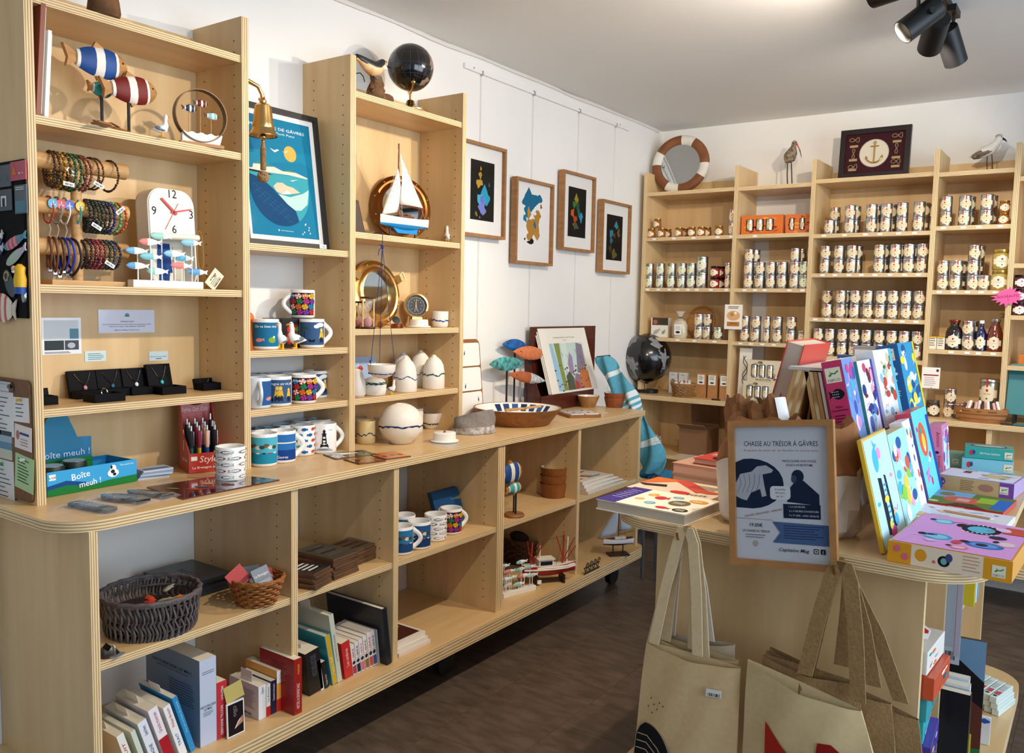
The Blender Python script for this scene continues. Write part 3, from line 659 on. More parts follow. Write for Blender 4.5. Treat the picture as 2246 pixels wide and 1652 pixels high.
for u, w in ((196, 'thin'), (206, 'thinner')): bracelet(0, u, .040, ('5A3018', '3A1E10'), 'bead', w+' brown bead bracelet alone between the bunch and the bar end', .12, .0028)
bracelet(0, 239, .040, ('4A2214', '301408'), 'bead', 'dark brown bead bracelet nearest the end of the top bar', .1, .0034)
for u, c, w in ((104, ('B03A2A', '2E9AC8'), 'sky blue'), (122, ('8A8A8A', 'C8282E'), 'red'), (140, ('E8E2D4', '1E52B4'), 'royal blue'), (164, ('2FA8A4', 'E6B41C', '2FA8A4'), 'yellow')): bracelet(1, u, .031, c, 'medal', 'cord bracelet with a round '+w+' medallion on the middle bar')
for i, (u, c, w) in enumerate(((186, ('1A1A1C', '3A3A3E'), 'black'), (193, ('222A26', '101412'), 'black green'), (200, ('1C241E', '33403A'), 'dark grey green'), (207, ('16201A', '2E3A34'), 'greenish black'), (214, ('20201E', '4A4A46'), 'charcoal'), (221, ('14181A', '2A3236'), 'blue black'), (229, ('26307A', '16205A'), 'dark blue'), (241, ('5A8A4A', '7AA86A'), 'pale green'), (252, ('C8601E', 'A8441A'), 'orange'))):
    bracelet(1, u, .040, c, 'bead', w+' bead bracelet on the far half of the middle bar', .06*(i-4), .0046)
for i, (u, c, w) in enumerate(((103, '5A3420', 'brown'), (113, '6A3A1E', 'tan brown'), (123, '4A2A1A', 'dark brown'), (133, '22308A', 'blue'), (142, '2A3AA8', 'bright blue'), (152, '1A1A22', 'black'), (166, '16161C', 'long black'))):
    bracelet(2, u, .038+.003*(i % 3), (c,), 'clasp', w+' leather cord bracelet hanging from the lowest bar', .1*(i-3), .0055)
for i, (u, c, w) in enumerate(((186, ('2A1A1C', '4A2A2C'), 'near black'), (194, ('7A2434', '5A1826'), 'garnet'), (203, ('A83A52', '7A2434'), 'pinkish red'), (212, ('5A2A2A', '7A3A3A'), 'brown red'), (221, ('3A4A2E', '26341E'), 'moss green'), (230, ('26324A', '3A4A66'), 'slate blue'), (241, ('1C2438', '2E3A52'), 'dark navy'))):
    bracelet(2, u, .036, c, 'bead', w+' chip stone bracelet on the far half of the lowest bar', .05*(i-3), .0044)
# price tags hanging from bracelets
for i, (u, v, a, w) in enumerate(((157, 378, -.6, 'beneath the brown bracelets on the top bar'), (217, 406, -.4, 'beneath the thin bracelets on the top bar'), (264, 462, .7, 'on the orange bracelet'), (212, 497, -.5, 'below the black bead bracelets'), (241, 580, -.5, 'below the slate blue bracelet'), (151, 404, -.1, 'with a barcode below the green bracelets'))):
    p = P(u, v, x=.155); sheet('price_tag', 'small white price tag '+w, 'price tag', frame(p, (0, math.cos(a), math.sin(a)), (0, -math.sin(a), math.cos(a))) @ tr(-.014, -.005, 0), .028, .01, 'F4F4F2', bars(.004, .002, 9, .0022, .005, '2A2A2E'))
# sardine tin clock
a, c = P(336, 470, x=.16), P(442, 470, x=.16); cy0, cy1 = a.y, c.y; zt = P(390, 413, x=.16).z; zm = P(395, 520, x=.16).z
t = T('tin_clock', 'white sardine tin clock with red hands and rolled lid', 'clock', (.165, (cy0+cy1)/2, S[2]), r=(0, -.06, .06)); hw = (cy1-cy0)/2; ht = zt-S[2]; hm = zm-S[2]
tin = M('EDE6D6', .35, coat=.3); X = frame((-.075, 0, 0), (0, 1, 0), (0, 0, 1))
b = MB(X); po = rrect(-hw, 0, hw, ht, .045, 8); pi = rrect(-hw+.004, .004, hw-.004, ht-.004, .042, 8)
b.prism(po, 0, .004); n = len(po)
b.rings([[(p[0], p[1], .0) for p in po], [(p[0], p[1], .055) for p in po], [(p[0], p[1], .055) for p in pi], [(p[0], p[1], .004) for p in pi]], cap0=False, cap1=False); q_obj(b, 'tin', t, tin, 30)
b = MB(X @ tr(0, 0, .0555)); b.prism([p for p in rrect(-hw+.003, hm, hw-.003, ht-.003, .042, 8, (1, 1, 0, 0))], 0, .0025); fc = q_obj(b, 'clock_face', t, M('F1EBDD', .4, coat=.3), 0)
A = Art(X @ tr(0, 0, .058), lift=.0004); cc = (.004, (hm+ht)/2+.004)
for s, x, y in (('12', 0, .053), ('3', .052, -.008), ('6', 0, -.062), ('9', -.055, -.008)): A.text(s, cc[0]+x*hw/.067, cc[1]+y*.85-.006, .033, '1E1E20')
A.obj('numerals', fc)
b = MB(X @ tr(cc[0], cc[1], .061))
for an, l, w in ((.85, .052, .0075), (-1.35, .058, .0045)):
    d = Vector((-math.sin(an), math.cos(an), 0)); s = Vector((d.y, -d.x, 0)); b.prism([tuple(q)[:2] for q in (-d*.01-s*w/2, d*l-s*w/2*.8, d*l+s*w/2*.8, -d*.01+s*w/2)][::-1], 0, .002)
d = Vector((-math.sin(2.6), math.cos(2.6), 0)); b.tube([-d*.03, d*.06], .0008, 4); q_obj(b, 'hands', t, M('C8202A', .4), 0)
b = MB(X); b.tube([(-hw+.01, hm, .062), (hw+.004, hm+.004, .062)], .009, 12); q_obj(b, 'rolled_lid', t, tin, 40)
b = MB(X); b.tube([(hw+.018+.011*math.cos(q)*1, hm-.03+(.038*math.sin(q)+.018*(1 if math.sin(q) > 0 else -1)), .05) for q in [2*PI*k/24 for k in range(24)]], .0022, 6, closed=True); q_obj(b, 'tin_key', t, M('D2B070', .3, .9))
A = Art(X @ tr(0, 0, .005), lift=.001); A.fill([(-.02, .05), (.03, .05), (.024, hm-.012), (-.014, hm-.012)], '23488C'); A.fill([(-.016, .012), (.0, .03), (.016, .012), (.022, .055), (-.012, .055)], '23488C'); A.rect(-hw+.01, .02, -.03, hm-.02, 'CFE0EA'); A.rect(.034, .03, hw-.01, hm-.02, 'E4DCC4'); A.obj('painted_fish', t)
p = P(470, 612, x=.19); X2 = frame(p, (0, .62, .78), (0, -.78, .62)) @ tr(-.028, -.02, 0)
def tagart(A, w, h): A.fill([(.03, .026), (.036, .022), (.036, .03)], '24408A'); A.fill([(.037, .021), (.044, .028), (.038, .03)], 'B8322C'); A.lines(.008, .02, .044, 3, .005, .0014, '6A6458'); bars(.01, .004, 12, .0028, .004, '2A2A2E')(A)
sheet('hang_tag', 'cream cardboard hang tag with red and blue mark under the tin clock', 'tag', X2, .055, .038, 'E8DCBC', lambda A, w, h: (tagart(A, w, h), A.text('BATELA', .026, .026, .006, '3A3A3A', a=-PI/2+PI/2)))
# school of painted fish on a white bar
def school(loc, rz, pts, bw, label, sc=1.0):
    t = T('fish_school_ornament', label, 'ornament', loc, rz, 'pastel fish school ornaments'); q_obj(MB().box(-.014*sc, -bw/2, 0, .014*sc, bw/2, .02*sc), 'base', t, M('F3EFE8', .5), 0, bevel=.001)
    for i, (y, z, c, dx) in enumerate(pts):
        L = .066*sc; fish3d(t, frame((dx, y+L*.5, z), (0, -1, 0), (0, 0, 1)), L, .0185*sc, .007*sc, [M(c, .5), M('F0F2F0', .5)], [(.55, 1), (1, 0)] if i % 2 else [(.3, 1), (1, 0)], tail=1, fins=False, seg=8, eye=False)
        q_obj(MB().cyl((dx, y, .02*sc), (dx, y, z), .0016*sc, 6), 'rod', t, WHITE)
    return t
c = at(366, .185, S[2]); pts = []
for i, (u, v, cl) in enumerate(((358, 518, '9FD3C8'), (328, 531, 'E8847C'), (416, 533, '8CC6D8'), (305, 550, '6FB4DA'), (330, 563, '7CC4CC'), (379, 557, '93C8DC'), (407, 566, '5FB0CC'), (301, 583, '5F9FD6'), (394, 583, 'E8847C'), (350, 595, '8FCFC0'), (432, 597, '5F9FD6'))):
    p = P(u, v, x=c.x); pts.append((p.y-c.y, p.z-S[2], cl, (-.008, .004, .009)[i % 3]))
school(c, 0, pts, P(443, 625, x=c.x).y-P(290, 625, x=c.x).y, 'pastel fish school on white rods in front of the tin clock')
# jewellery boxes
bk = M('0C0C10', .6, ior=1.2); vel = M('08080A', .95, ior=1.1)
def jbox(u, x, w, d, label, lid=.075, kind='necklace', pend='C9CBCE', rz=0, z=S[3], back=.25):
    t = T('jewellery_box', label, 'jewellery box', at(u, x, z), rz, 'jewellery boxes'); h = .022
    b = MB(); b.box(-d, 0, 0, 0, w, .003); b.box(-d, 0, .003, -d+.003, w, h); b.box(-.003, 0, .003, 0, w, h); b.box(-d+.003, 0, .003, -.003, .003, h); b.box(-d+.003, w-.003, .003, -.003, w, h); q_obj(b, 'tray', t, bk, 0)
    q_obj(MB().box(-d+.004, .004, .003, -.004, w-.004, h-.008), 'cushion', t, vel, 0)
    if lid:
        X = tr(-d-.002, 0, 0) @ rot(0, -back, 0); b = MB(X); b.box(-.012, 0, 0, 0, w, lid); lo = q_obj(b, 'lid', t, bk, 0); 
        if kind == 'necklace':
            b = MB(X); b.tube([(.0015, w*.22, lid*.88), (.002, w*.38, lid*.6), (.002, w*.55, lid*.42), (.002, w*.68, lid*.62), (.0015, w*.8, lid*.9)], .0009, 5); q_obj(b, 'chain', lo, STEEL)
            b = MB(X); b.ell((.003, w*.55, lid*.36), (.003, .0055, .0065), 8, 6); q_obj(b, 'pendant', lo, M(pend, .2, coat=.6))
    if kind == 'ring': b = MB(tr(-d*.5, w*.5, h+.002) @ rot(PI/2, 0, .4)); b.tube([(.009*math.cos(q), .009*math.sin(q), 0) for q in [2*PI*k/16 for k in range(16)]], .0018, 6, closed=True); q_obj(b, 'ring', t, STEEL)
    q_obj(MB(tr(-d*.3, w*.78, h-.004)).lathe([(.0005, 0), (.006, 0), (.006, .001), (.0005, .001)], 14), 'price_sticker', t, WHITE)
    return t
jbox(170, .085, .075, .03, 'open black jewellery box with a pink necklace pendant', .075, 'necklace', 'C98A94')
jbox(232, .085, .075, .03, 'open black jewellery box with a dark blue pendant', .075, 'necklace', '1E5A7A')
jbox(290, .095, .07, .035, 'open black jewellery box with a small pearl pendant', .075, 'necklace', 'EDEAE2')
jbox(209, .19, .082, .06, 'low black jewellery box with a ring in front of the necklaces', 0, 'ring')
jbox(357, .14, .075, .06, 'open black jewellery box with a turquoise pendant and square tray', .085, 'necklace', '2FB4B4')
jbox(447, .12, .06, .035, 'small black jewellery box with a red cord bracelet near the side panel', .035, 'necklace', 'B8302A')
jbox(97, .15, .035, .04, 'black jewellery box partly hidden by the shelf side panel', .04, 'none')
# laminated notes on the back panel
def pnote(u0, v0, u1, v1, label, fn, col='EEF2F8', x=.0128):
    a = P(u0, v1, x=x); c = P(u1, v0, x=x); y0 = max(a.y, -.155); sheet('notice', label, 'notice', frame((x, y0, a.z), (0, 1, 0), (0, 0, 1)), c.y-y0, c.z-a.z, col, fn, rough=.25, coat=.6)
def n1(A, w, h): A.rect(w*.06, h*.12, w*.93, h*.93, 'DDE8EE'); A.rect(w*.06, h*.12, w*.55, h*.38, '3A4448'); A.rect(w*.57, h*.12, w*.93, h*.38, '4A545A'); A.rect(w*.7, h*.42, w*.93, h*.7, '6A9AAE'); A.ell(w*.74, h*.24, w*.1, h*.08, 'B4BCC8'); A.lines(w*.06, h*.06, w*.8, 2, h*.03, h*.015, '5A5A60')
def n2(A, w, h): A.ell(w*.5, h*.78, w*.04, h*.07, '5AA0A8'); A.ell(w*.5, h*.72, w*.05, h*.02, '2F7078'); A.text('ARTISANAT D\'ART', w*.5, h*.46, h*.075, '2A2C38'); A.text('Perles de Verre façonnées à la main dans la flamme avec des baguettes de verre', w*.5, h*.35, h*.06, '2A2C38', w=w*.86); A.text('Atelier verrier à Baden - Golfe du Morbihan - BRETAGNE', w*.5, h*.26, h*.06, '2A2C38', w=w*.64); A.text('Membre des Métiers d\'Art de France', w*.5, h*.1, h*.06, '2A2C38', w=w*.44)
pnote(92, 697, 177, 779, 'laminated photo notice partly hidden by the shelf side panel', n1)
pnote(216, 680, 338, 731, 'wide laminated notice of the glass craft workshop', n2, 'DCE3F2')
pnote(186, 769, 232, 794, 'small pale blue card taped above the black boxes on the near side', lambda A, w, h: (A.lines(w*.15, h*.7, w*.9, 4, h*.17, h*.06, '5A8A94')), 'D4E6E6')
pnote(327, 770, 368, 792, 'small pale blue card taped above the turquoise pendant box', lambda A, w, h: (A.text('Bracelet verre artisanal', w*.5, h*.4, h*.18, '3A6A74', w=w*.84), A.lines(w*.35, h*.18, w*.65, 1, .1, h*.08, '3A6A74', 0)), 'CFE2E4')
# moo box display
a = P(104, 1092, z=.92); c = P(300, 1056, z=.92); ux = (c-a).normalized(); Lw = (c-a).length
t = T('toy_display_box', 'blue cardboard counter display lettered Boite meuh with arched back', 'display box', a, math.atan2(ux.y, ux.x)); bl = M('2F8CC8', .2, coat=.6); dp = .135
b = MB(); b.box(0, 0, .001, Lw, dp, .003); b.box(0, 0, .003, Lw, .003, .062); b.box(0, dp-.003, .003, Lw, dp, .06); b.box(0, .003, .003, .003, dp-.003, .06); b.box(Lw-.003, .003, .003, Lw, dp-.003, .06); q_obj(b, 'tray', t, bl, 0)
A = Art(frame((0, 0, .001), (1, 0, 0), (0, 0, 1)), lift=.0006)
A.rect(0, 0, Lw, .062, '3FA4DC'); A.fill([(0, 0), (Lw, 0), (Lw, .02), (Lw*.7, .018), (Lw*.45, .012), (Lw*.2, .022), (0, .016)], '1F7A3A'); A.fill([(0, .016), (Lw*.2, .022), (Lw*.45, .012), (Lw*.45, .02), (Lw*.2, .034), (0, .026)], '1B4A8A')
A.text('Boîte', Lw*.36, .034, .024, 'FFFFFF', a=.12); A.text('meuh !', Lw*.46, .012, .022, 'FFFFFF', a=.08)
A.ell(Lw*.72, .034, .016, .011, 'F6F6F6'); A.ell(Lw*.72, .047, .009, .009, 'F6F6F6'); A.ell(Lw*.715, .038, .006, .005, '202024'); A.ell(Lw*.735, .03, .005, .004, '202024'); A.ell(Lw*.70, .05, .003, .005, '202024'); A.rect(Lw*.02, .04, Lw*.09, .055, 'F2F2F2'); A.text('6,50€', Lw*.055, .044, .008, '2A2A2E'); A.text('The meuh box', Lw*.88, .05, .007, 'E8F4FA')
A.obj('front_print', t)
bw = .155; arch = [(0, 0), (bw, 0), (bw, .115), (bw*.74, .117), (bw*.7, .135), (bw*.64, .155)]+[(bw*.4+bw*.22*math.cos(q), .16+.028*math.sin(q)) for q in [PI*k/8 for k in range(9)]]+[(bw*.14, .14), (bw*.1, .125), (0, .125)]
b = MB(frame((.045, dp-.002, .004), (1, 0, 0), (0, 0, 1))); b.prism(arch, -.003, 0); q_obj(b, 'back_card', t, M('4CB0E4', .12, metal=.35, coat=.8), 0)
A = Art(frame((.045, dp-.005, .004), (1, 0, 0), (0, 0, 1)), lift=.0006); A.rect(0, .0, bw, .055, '1E7A36'); A.fill([(0, .055), (bw, .05), (bw, .06), (bw*.5, .064), (0, .062)], '3A9A4A'); A.text('Boîte meuh !', bw*.5, .068, .024, 'F4FAFF', w=bw*.9); A.obj('back_print', t)
for i, (x, y) in enumerate(((.04, .05), (.115, .075))):
    t = T('moo_box', ('round dark moo box nearer the front of the blue display', 'round dark moo box farther back in the blue display')[i], 'toy', a+Vector((ux.x*x-ux.y*y, ux.y*x+ux.x*y, .0035)), group='moo boxes in the blue display')
    b = MB(); b.lathe([(.03, 0), (.031, .002), (.031, .062), (.029, .065), (.002, .0655)], 24); q_obj(b, 'can', t, M('1A2A24', .4)); b = MB(tr(0, 0, .0655)); b.lathe([(.001, 0), (.027, 0), (.027, .0012), (.001, .0012)], 22); q_obj(b, 'lid', t, M('A9B4B4', .3, .4))
# booklets
for k in range(5):
    p = P(303+3*k, 1054, z=.92); sheet('booklet', 'thin grey-blue booklet, %s from the bottom of the small stack' % ORD[k], 'booklet', tr(p.x, p.y, .92+.0052*k) @ rot(0, 0, 1.35+.09*math.sin(k*2)) , .085, .058, '8A9AB4' if k % 2 else 'B8C4D4', lambda A, w, h: A.rect(w*.08, h*.1, w*.92, h*.5, '6A7CA0'), th=.005, group='grey-blue booklets')
# pen display
a = P(415, 1040, z=.92); c = P(476, 1034, z=.92); an = math.atan2(c.y-a.y, c.x-a.x); Lw = .095
t = T('pen_display', 'red cardboard pen display lettered Stylos Och Och', 'display box', a, an); rd = M('B8372C', .35, coat=.3)
dp = .11
b = MB(); sd = [(0, 0), (dp, 0), (dp, .2), (dp-.012, .2), (.055, .105), (0, .058)]
for x in (0, Lw-.003): b.X = frame((x, 0, .001), (0, 1, 0), (0, 0, 1)); b.prism(sd, 0, .003)
b.X = Matrix(); b.box(.003, 0, .001, Lw-.003, .003, .058); b.box(.003, .003, .001, Lw-.003, dp-.003, .004); q_obj(b, 'tray', t, rd, 0)
b = MB(frame((0, dp-.004, .001), (1, 0, 0), (0, 0, 1))); b.prism([(0, 0), (Lw, 0), (Lw, .19)]+[(Lw*.5+Lw*.42*math.cos(q), .192+.03*math.sin(q)) for q in [PI*k/8 for k in range(9)]]+[(0, .19)], 0, .003); q_obj(b, 'back_card', t, rd, 0)
A = Art(frame((0, dp-.008, .001), (1, 0, 0), (0, 0, 1)), lift=.0006); A.text('Stylos Och Och !', Lw*.5, .168, .018, 'FBF2EA', w=Lw*.86); A.ell(Lw*.5, .205, .03, .02, '6A1A18'); A.ell(Lw*.5, .205, .026, .016, 'B8372C'); A.text('La Bretagne sans', Lw*.5, .193, .006, 'FBF2EA'); A.obj('back_print', t)
A = Art(frame((0, 0, .001), (1, 0, 0), (0, 0, 1)), lift=.0006); A.text('Stylo', Lw*.58, .03, .026, 'F2DCD4', w=Lw*.55, it=.2); A.text('La Bretagne sans', Lw*.5, .012, .01, 'FBF2EA', w=Lw*.8); A.rect(Lw*.06, .036, Lw*.24, .048, 'F2F0EA'); A.obj('front_print', t)
A = Art(frame((0, dp, .001), (0, -1, 0), (0, 0, 1)), lift=.0006); A.text('Och Och!', dp*.6, .03, .013, 'FBF2EA'); A.fill([(dp*.5, .06), (dp*.56, .06), (dp*.56, .09), (dp*.5, .09)], 'F2F0EA'); A.obj('side_lettering', t)
pc = [('1E2A30', '2A6A78'), ('2A3A3E', '3A8A94'), ('26303A', '1E4A5A'), ('8A2A4A', 'E0B02A'), ('B03A2A', '2A7A4A'), ('7A2A7A', 'E07A2A'), ('E8B49A', '2A5AA0'), ('E8BCA4', '1E4A8A'), ('D8A48A', '2A6AB0'), ('15151A', '2A2A30'), ('18181C', '0F0F12'), ('1A1A20', '33333A')]
pn = ('teal', 'sea green', 'blue grey', 'flowered', 'red and green', 'purple and orange', 'salmon and blue', 'pale pink and blue', 'peach and blue', 'black', 'glossy black', 'tall black')
for i in range(12):
    col, row = i//3, i % 3; x = .014+.0225*col; y = .025+.022*row; p = a+Vector((math.cos(an)*x-math.sin(an)*y, math.sin(an)*x+math.cos(an)*y, .0055))
    t = T('pen', pn[i]+' ballpoint pen standing in the red pen display', 'pen', p, an, 'pens in the red display'); hh = .13+.008*row+(.012 if i == 11 else 0)
    b = MB(); b.lathe([(.002, 0), (.0045, .008), (.0055, .02), (.0055, hh*.5), (.0058, hh*.5+.001), (.0058, hh*.88), (.004, hh*.89), (.0035, hh), (.001, hh+.001)], 10, mf=lambda q, j: 0 if q < 3 else 1 if q < 5 else 2); q_obj(b, 'barrel', t, [M(pc[i][1], .3), M(pc[i][0], .3), STEEL], 40)
    q_obj(MB().box(.0062, -.0015, hh*.55, .0075, .0015, hh*.87), 'clip', t, STEEL, 0)
mug(P(506, 1052, z=.92), 'white mug with outlined sardines standing on the glossy maroon board', art=art_fishes(('8A8A8C', 'B03A34', '5A6A7A'), 3, 5, .036, .009, .25, True), handle=False, r=.041, h=.096)
# glossy board, bagged magnets
q = [P(u, v, z=.92) for u, v in ((322, 1071), (402, 1097), (613, 1055), (505, 1043))]; o0 = q[0].copy(); t = T('serving_board', 'thin glossy maroon board printed with boats lying on the worktop', 'board', o0)
q_obj(MB().prism([tuple(p-o0)[:2] for p in q], 0.0004, .004), 'board', t, M('4A1A20', .08, coat=1.0), 0)
A = Art(Matrix(), lift=.0045); d1, d2 = q[1]-o0, q[3]-o0
for k, c in enumerate(('6A7A3A', 'A83A2A', '3A5A6A', 'C8A060', '7A3A2A', '4A6A5A')): p = d1*(.35+.3*math.sin(k*2)**2)+d2*(.15+.13*k); A.ell(p.x, p.y, .02, .008, c, 10, .5)
A.obj('print', t)
def bagged(u0, v0, u1, v1, wid, label, sh):
    a = P(u0, v0, z=.92); c = P(u1, v1, z=.92); d = (c-a); L = d.length; t = T('bagged_magnet', label, 'magnet', a, math.atan2(d.y, d.x), 'bagged metal fish magnets')
    X = tr(L*.08, 0, .004); b = MB(X)
    if sh == 'fish': b.prism([(0, 0), (L*.12, wid*.3), (L*.35, wid*.42), (L*.6, wid*.25), (L*.7, .004), (L*.84, wid*.3), (L*.82, -wid*.3), (L*.7, -.004), (L*.55, -wid*.25), (L*.3, -wid*.36), (L*.1, -wid*.2)], 0, .007)
    else: b.prism(rrect(0, -wid*.28, L*.8, wid*.28, wid*.2), 0, .006)
    q_obj(b, 'magnet', t, [M('23242C', .25, .6)], 20)
    A = Art(X @ tr(0, 0, .007), lift=.0004)
    for k in range(7): A.line([(L*(.12+.07*k), -wid*.16), (L*(.14+.07*k), wid*.2)], L*.02, 'C8CEDA')
    A.obj('engraving', t)
    b = MB(); n = 8; vs = []
    for i in range(n+1):
        for j in range(5): vs.append((L*i/n, wid*(j-2)*.33, .0125+.004*random.uniform(-1, 1) if 0 < i < n and 0 < j < 4 else .001))
    b.add(vs, [(i*5+j, i*5+5+j, i*5+6+j, i*5+1+j) for i in range(n) for j in range(4)]); q_obj(b, 'plastic_bag', t, M('F4F6FA', .05, alpha=.13, coat=1.0), 0)
bagged(150, 1108, 262, 1128, .07, 'bagged fish magnet with a ruled pattern nearest the rounded corner', 'card')
bagged(212, 1092, 325, 1108, .07, 'bagged dark fish magnet in the middle of the worktop corner', 'fish')
bagged(270, 1083, 380, 1096, .06, 'bagged dark fish magnet touching the glossy maroon board', 'fish')
# end panel: magnet board and clipboard
YP = -.1785
def PY(u, v): return P(u, v, y=YP)
a, c = PY(0, 700), PY(64, 340); zb, zt2 = PY(30, 697).z, PY(50, 350).z
t = T('magnet_board', 'black magnet board hung on the shelf end panel', 'magnet board', (.02, YP, zb)); x1 = PY(62, 500).x-.006-.02
q_obj(MB().box(0, -.006, 0, x1, -.0005, zt2-zb), 'board', t, M('09090C', .6, ior=1.15), 0, bevel=.001)
YM = YP-.0065
def mcard(u0, v0, u1, v1, col, label, fn=None):
    a = P(u0, v1, y=YM); c = P(u1, v0, y=YM); x0 = max(a.x, .03); sheet('magnet_card', label, 'magnet', frame((x0, YM, a.z), (1, 0, 0), (0, 0, 1)), c.x-x0, c.z-a.z, col, fn, th=.003, group='magnets on the black board')
mcard(26, 351, 58, 398, 'B02A4A', 'crimson magnet card with an orange sail on the black board', lambda A, w, h: (A.fill([(w*.12, h*.3), (w*.42, h*.3), (w*.25, h*.82)], 'D8762A'), A.ell(w*.6, h*.36, w*.06, h*.05, 'F2E4E0'), A.ell(w*.8, h*.36, w*.05, h*.04, 'E8B4B4')))
mcard(36, 404, 60, 470, '2E4450', 'narrow dark teal magnet card under the crimson one', lambda A, w, h: (A.rect(w*.05, h*.05, w*.95, h*.45, '5A8494'), A.lines(w*.1, h*.9, w*.9, 2, h*.07, h*.03, 'C8D4D8')))
mcard(0, 360, 25, 412, '35424E', 'misty grey magnet card in the upper corner of the black board', lambda A, w, h: A.ell(w*.5, h*.4, w*.3, h*.16, '5A6872'))
mcard(0, 414, 28, 464, '2A3640', 'dark magnet card with white boats on the black board', lambda A, w, h: (A.rect(w*.2, h*.2, w*.6, h*.7, 'D8DCDC'), A.rect(w*.3, h*.2, w*.5, h*.6, '2A3640')))
def mfish(u0, v0, u1, v1, H, cols, bands, label):
    a, c = P(u0, v0, y=YM), P(u1, v1, y=YM); t = T('fish_magnet', label, 'magnet', a, group='magnets on the black board'); fish3d(t, frame((0, -.004, 0), c-a, (0, 0, 1)), (c-a).length, H, .008, [M(q, .45) for q in cols], bands, eye=True, fins=False, seg=8)
mfish(62, 514, 13, 545, .026, ('3A86A0', 'B84A62', 'D88A96'), [(.2, 0), (.3, 1), (.4, 2), (.5, 1), (.6, 2), (.7, 1), (.8, 2), (1, 0)], 'pink and blue fish magnet on the black board')
mfish(62, 540, 18, 580, .026, ('B9AFC4', 'A9C0B0'), [(.2, 0), (1, 1)], 'pale green fish magnet with an anchor on the black board')
mfish(10, 508, 0, 535, .02, ('D8D8D8', '2A3A7A'), [(.3, 0), (1, 1)], 'blue fish magnet cut by the picture edge, upper')
mfish(12, 538, 0, 556, .02, ('C8CCD4', '22407A'), [(.3, 0), (1, 1)], 'blue fish magnet cut by the picture edge, lower')
mfish(41, 680, -12, 672, .07, ('D8C8B8', 'C8584E', 'E4DCCC'), [(.2, 2), (.35, 1), (.5, 2), (.65, 1), (.8, 2), (1, 1)], 'large red and white striped fish magnet at the board bottom')
p = P(55, 634, y=YM); t = T('fisherman_magnet', 'fisherman magnet in a yellow hooded oilskin and blue trousers', 'magnet', p-Vector((.003, 0, .006)), group='magnets on the black board')
b = MB(tr(0, -.009, .028)); b.tube([(0, 0, -.018), (0, 0, 0), (0, 0, .016), (.0, 0, .028), (0, 0, .036)], [.013, .014, .011, .0125, .004], 12); q_obj(b, 'oilskin', t, M('E2B01E', .45), 80)
b = MB(tr(-.002, -.020, .053)); b.ell((-.004, 0, 0), (.006, .006, .007), 8, 6); q_obj(b, 'face', t, M('D8A48A', .5)); b = MB(tr(-.002, -.020, .046)); b.ell((-.004, 0, 0), (.006, .005, .004), 8, 6); q_obj(b, 'beard', t, M('E8E4DC', .6)); b = MB(tr(0, -.009, .0)); b.tube([(0, 0, -.006), (0, 0, .012)], [.012, .013], 12); q_obj(b, 'trousers', t, M('1E4A9A', .45))
for u, v, l, lab in ((25, 622, .075, 'large dark metal bottle opener magnet shaped like a fish'), (55, 650, .03, 'small silver round magnet below the fisherman')):
    p = P(u, v, y=YM); t = T('opener_magnet', lab, 'magnet', p, r=(0, -.6 if l > .05 else 0, 0), group='magnets on the black board'); b = MB(frame((0, 0, 0), (1, 0, 0), (0, 0, 1))); b.prism([(l*.5*math.cos(q)*(.55 if l > .05 else .5), l*.5*math.sin(q)) for q in [2*PI*k/18 for k in range(18)]][::1], 0, .005); q_obj(b, 'plate', t, M('3A4A50', .3, .7) if l > .05 else M('8A9094', .3, .8), 20)
    b = MB(frame((0, -.0055, l*.28), (1, 0, 0), (0, 0, 1))); b.tube([(l*.16*math.cos(q), l*.13*math.sin(q), 0) for q in [2*PI*k/14 for k in range(14)]], l*.03, 6, closed=True); q_obj(b, 'loop', t, M('B8A878', .3, .8))
# clipboard
zb2, zt3 = PY(60, 1105).z, PY(40, 832).z
zb2 = .925; x1 = PY(72, 950).x
t = T('clipboard', 'brown hardboard clipboard with a metal clip on the end panel', 'clipboard', (x1-.24, YP-.001, zb2), r=(-.02*0, 0, 0))
b = MB(frame((0, -.0005, 0), (1, 0, 0), (0, 0, 1))); b.prism(rrect(0, 0, .24, zt3-zb2, .015), 0, .004); q_obj(b, 'board', t, M('7E5634', .7, noise=.3, ns=80), 0)
b = MB(tr(.11, -.005, zt3-zb2-.03)); b.box(-.055, -.012, 0, .055, 0, .008); b.box(-.05, -.006, .008, .05, -.001, .022); b.cyl((-.05, -.008, .012), (.05, -.008, .012), .006, 10); q_obj(b, 'clip', t, STEEL, 30)
YK = YP-.0052
def pin(u0, v0, u1, v1, col, label, fn, a=0, pc=None):
    q0 = P(u0, v1, y=YK); q1 = P(u1, v0, y=YK); x0 = max(.012, q0.x); t = sheet('note', label, 'note', frame((x0, YK, q0.z), (math.cos(a), 0, math.sin(a)), (-math.sin(a), 0, math.cos(a))), q1.x-x0, q1.z-q0.z, col, fn, group='notes pinned on the clipboard')
    if pc: b = MB(tr((q1.x-x0)*.5, (q1.z-q0.z)*.9, .001)); b.lathe([(.001, 0), (.004, 0), (.003, .006), (.005, .009), (.001, .01)], 10); q_obj(b, 'push_pin', t, M(pc, .3))
wr = lambda A, w, h: A.lines(w*.1, h*.85, w*.92, 8, h*.1, h*.025, '6A6A72', .5)
pin(-40, 862, 29, 944, 'E4E4E6', 'white handwritten sheet clipped at the top of the clipboard', wr)
pin(31, 876, 64, 924, 'E8E8E8', 'white card with a yellow pin on the clipboard', lambda A, w, h: A.lines(w*.15, h*.7, w*.7, 4, h*.16, h*.04, '5A5A66', .4), .03, 'E2A81E')
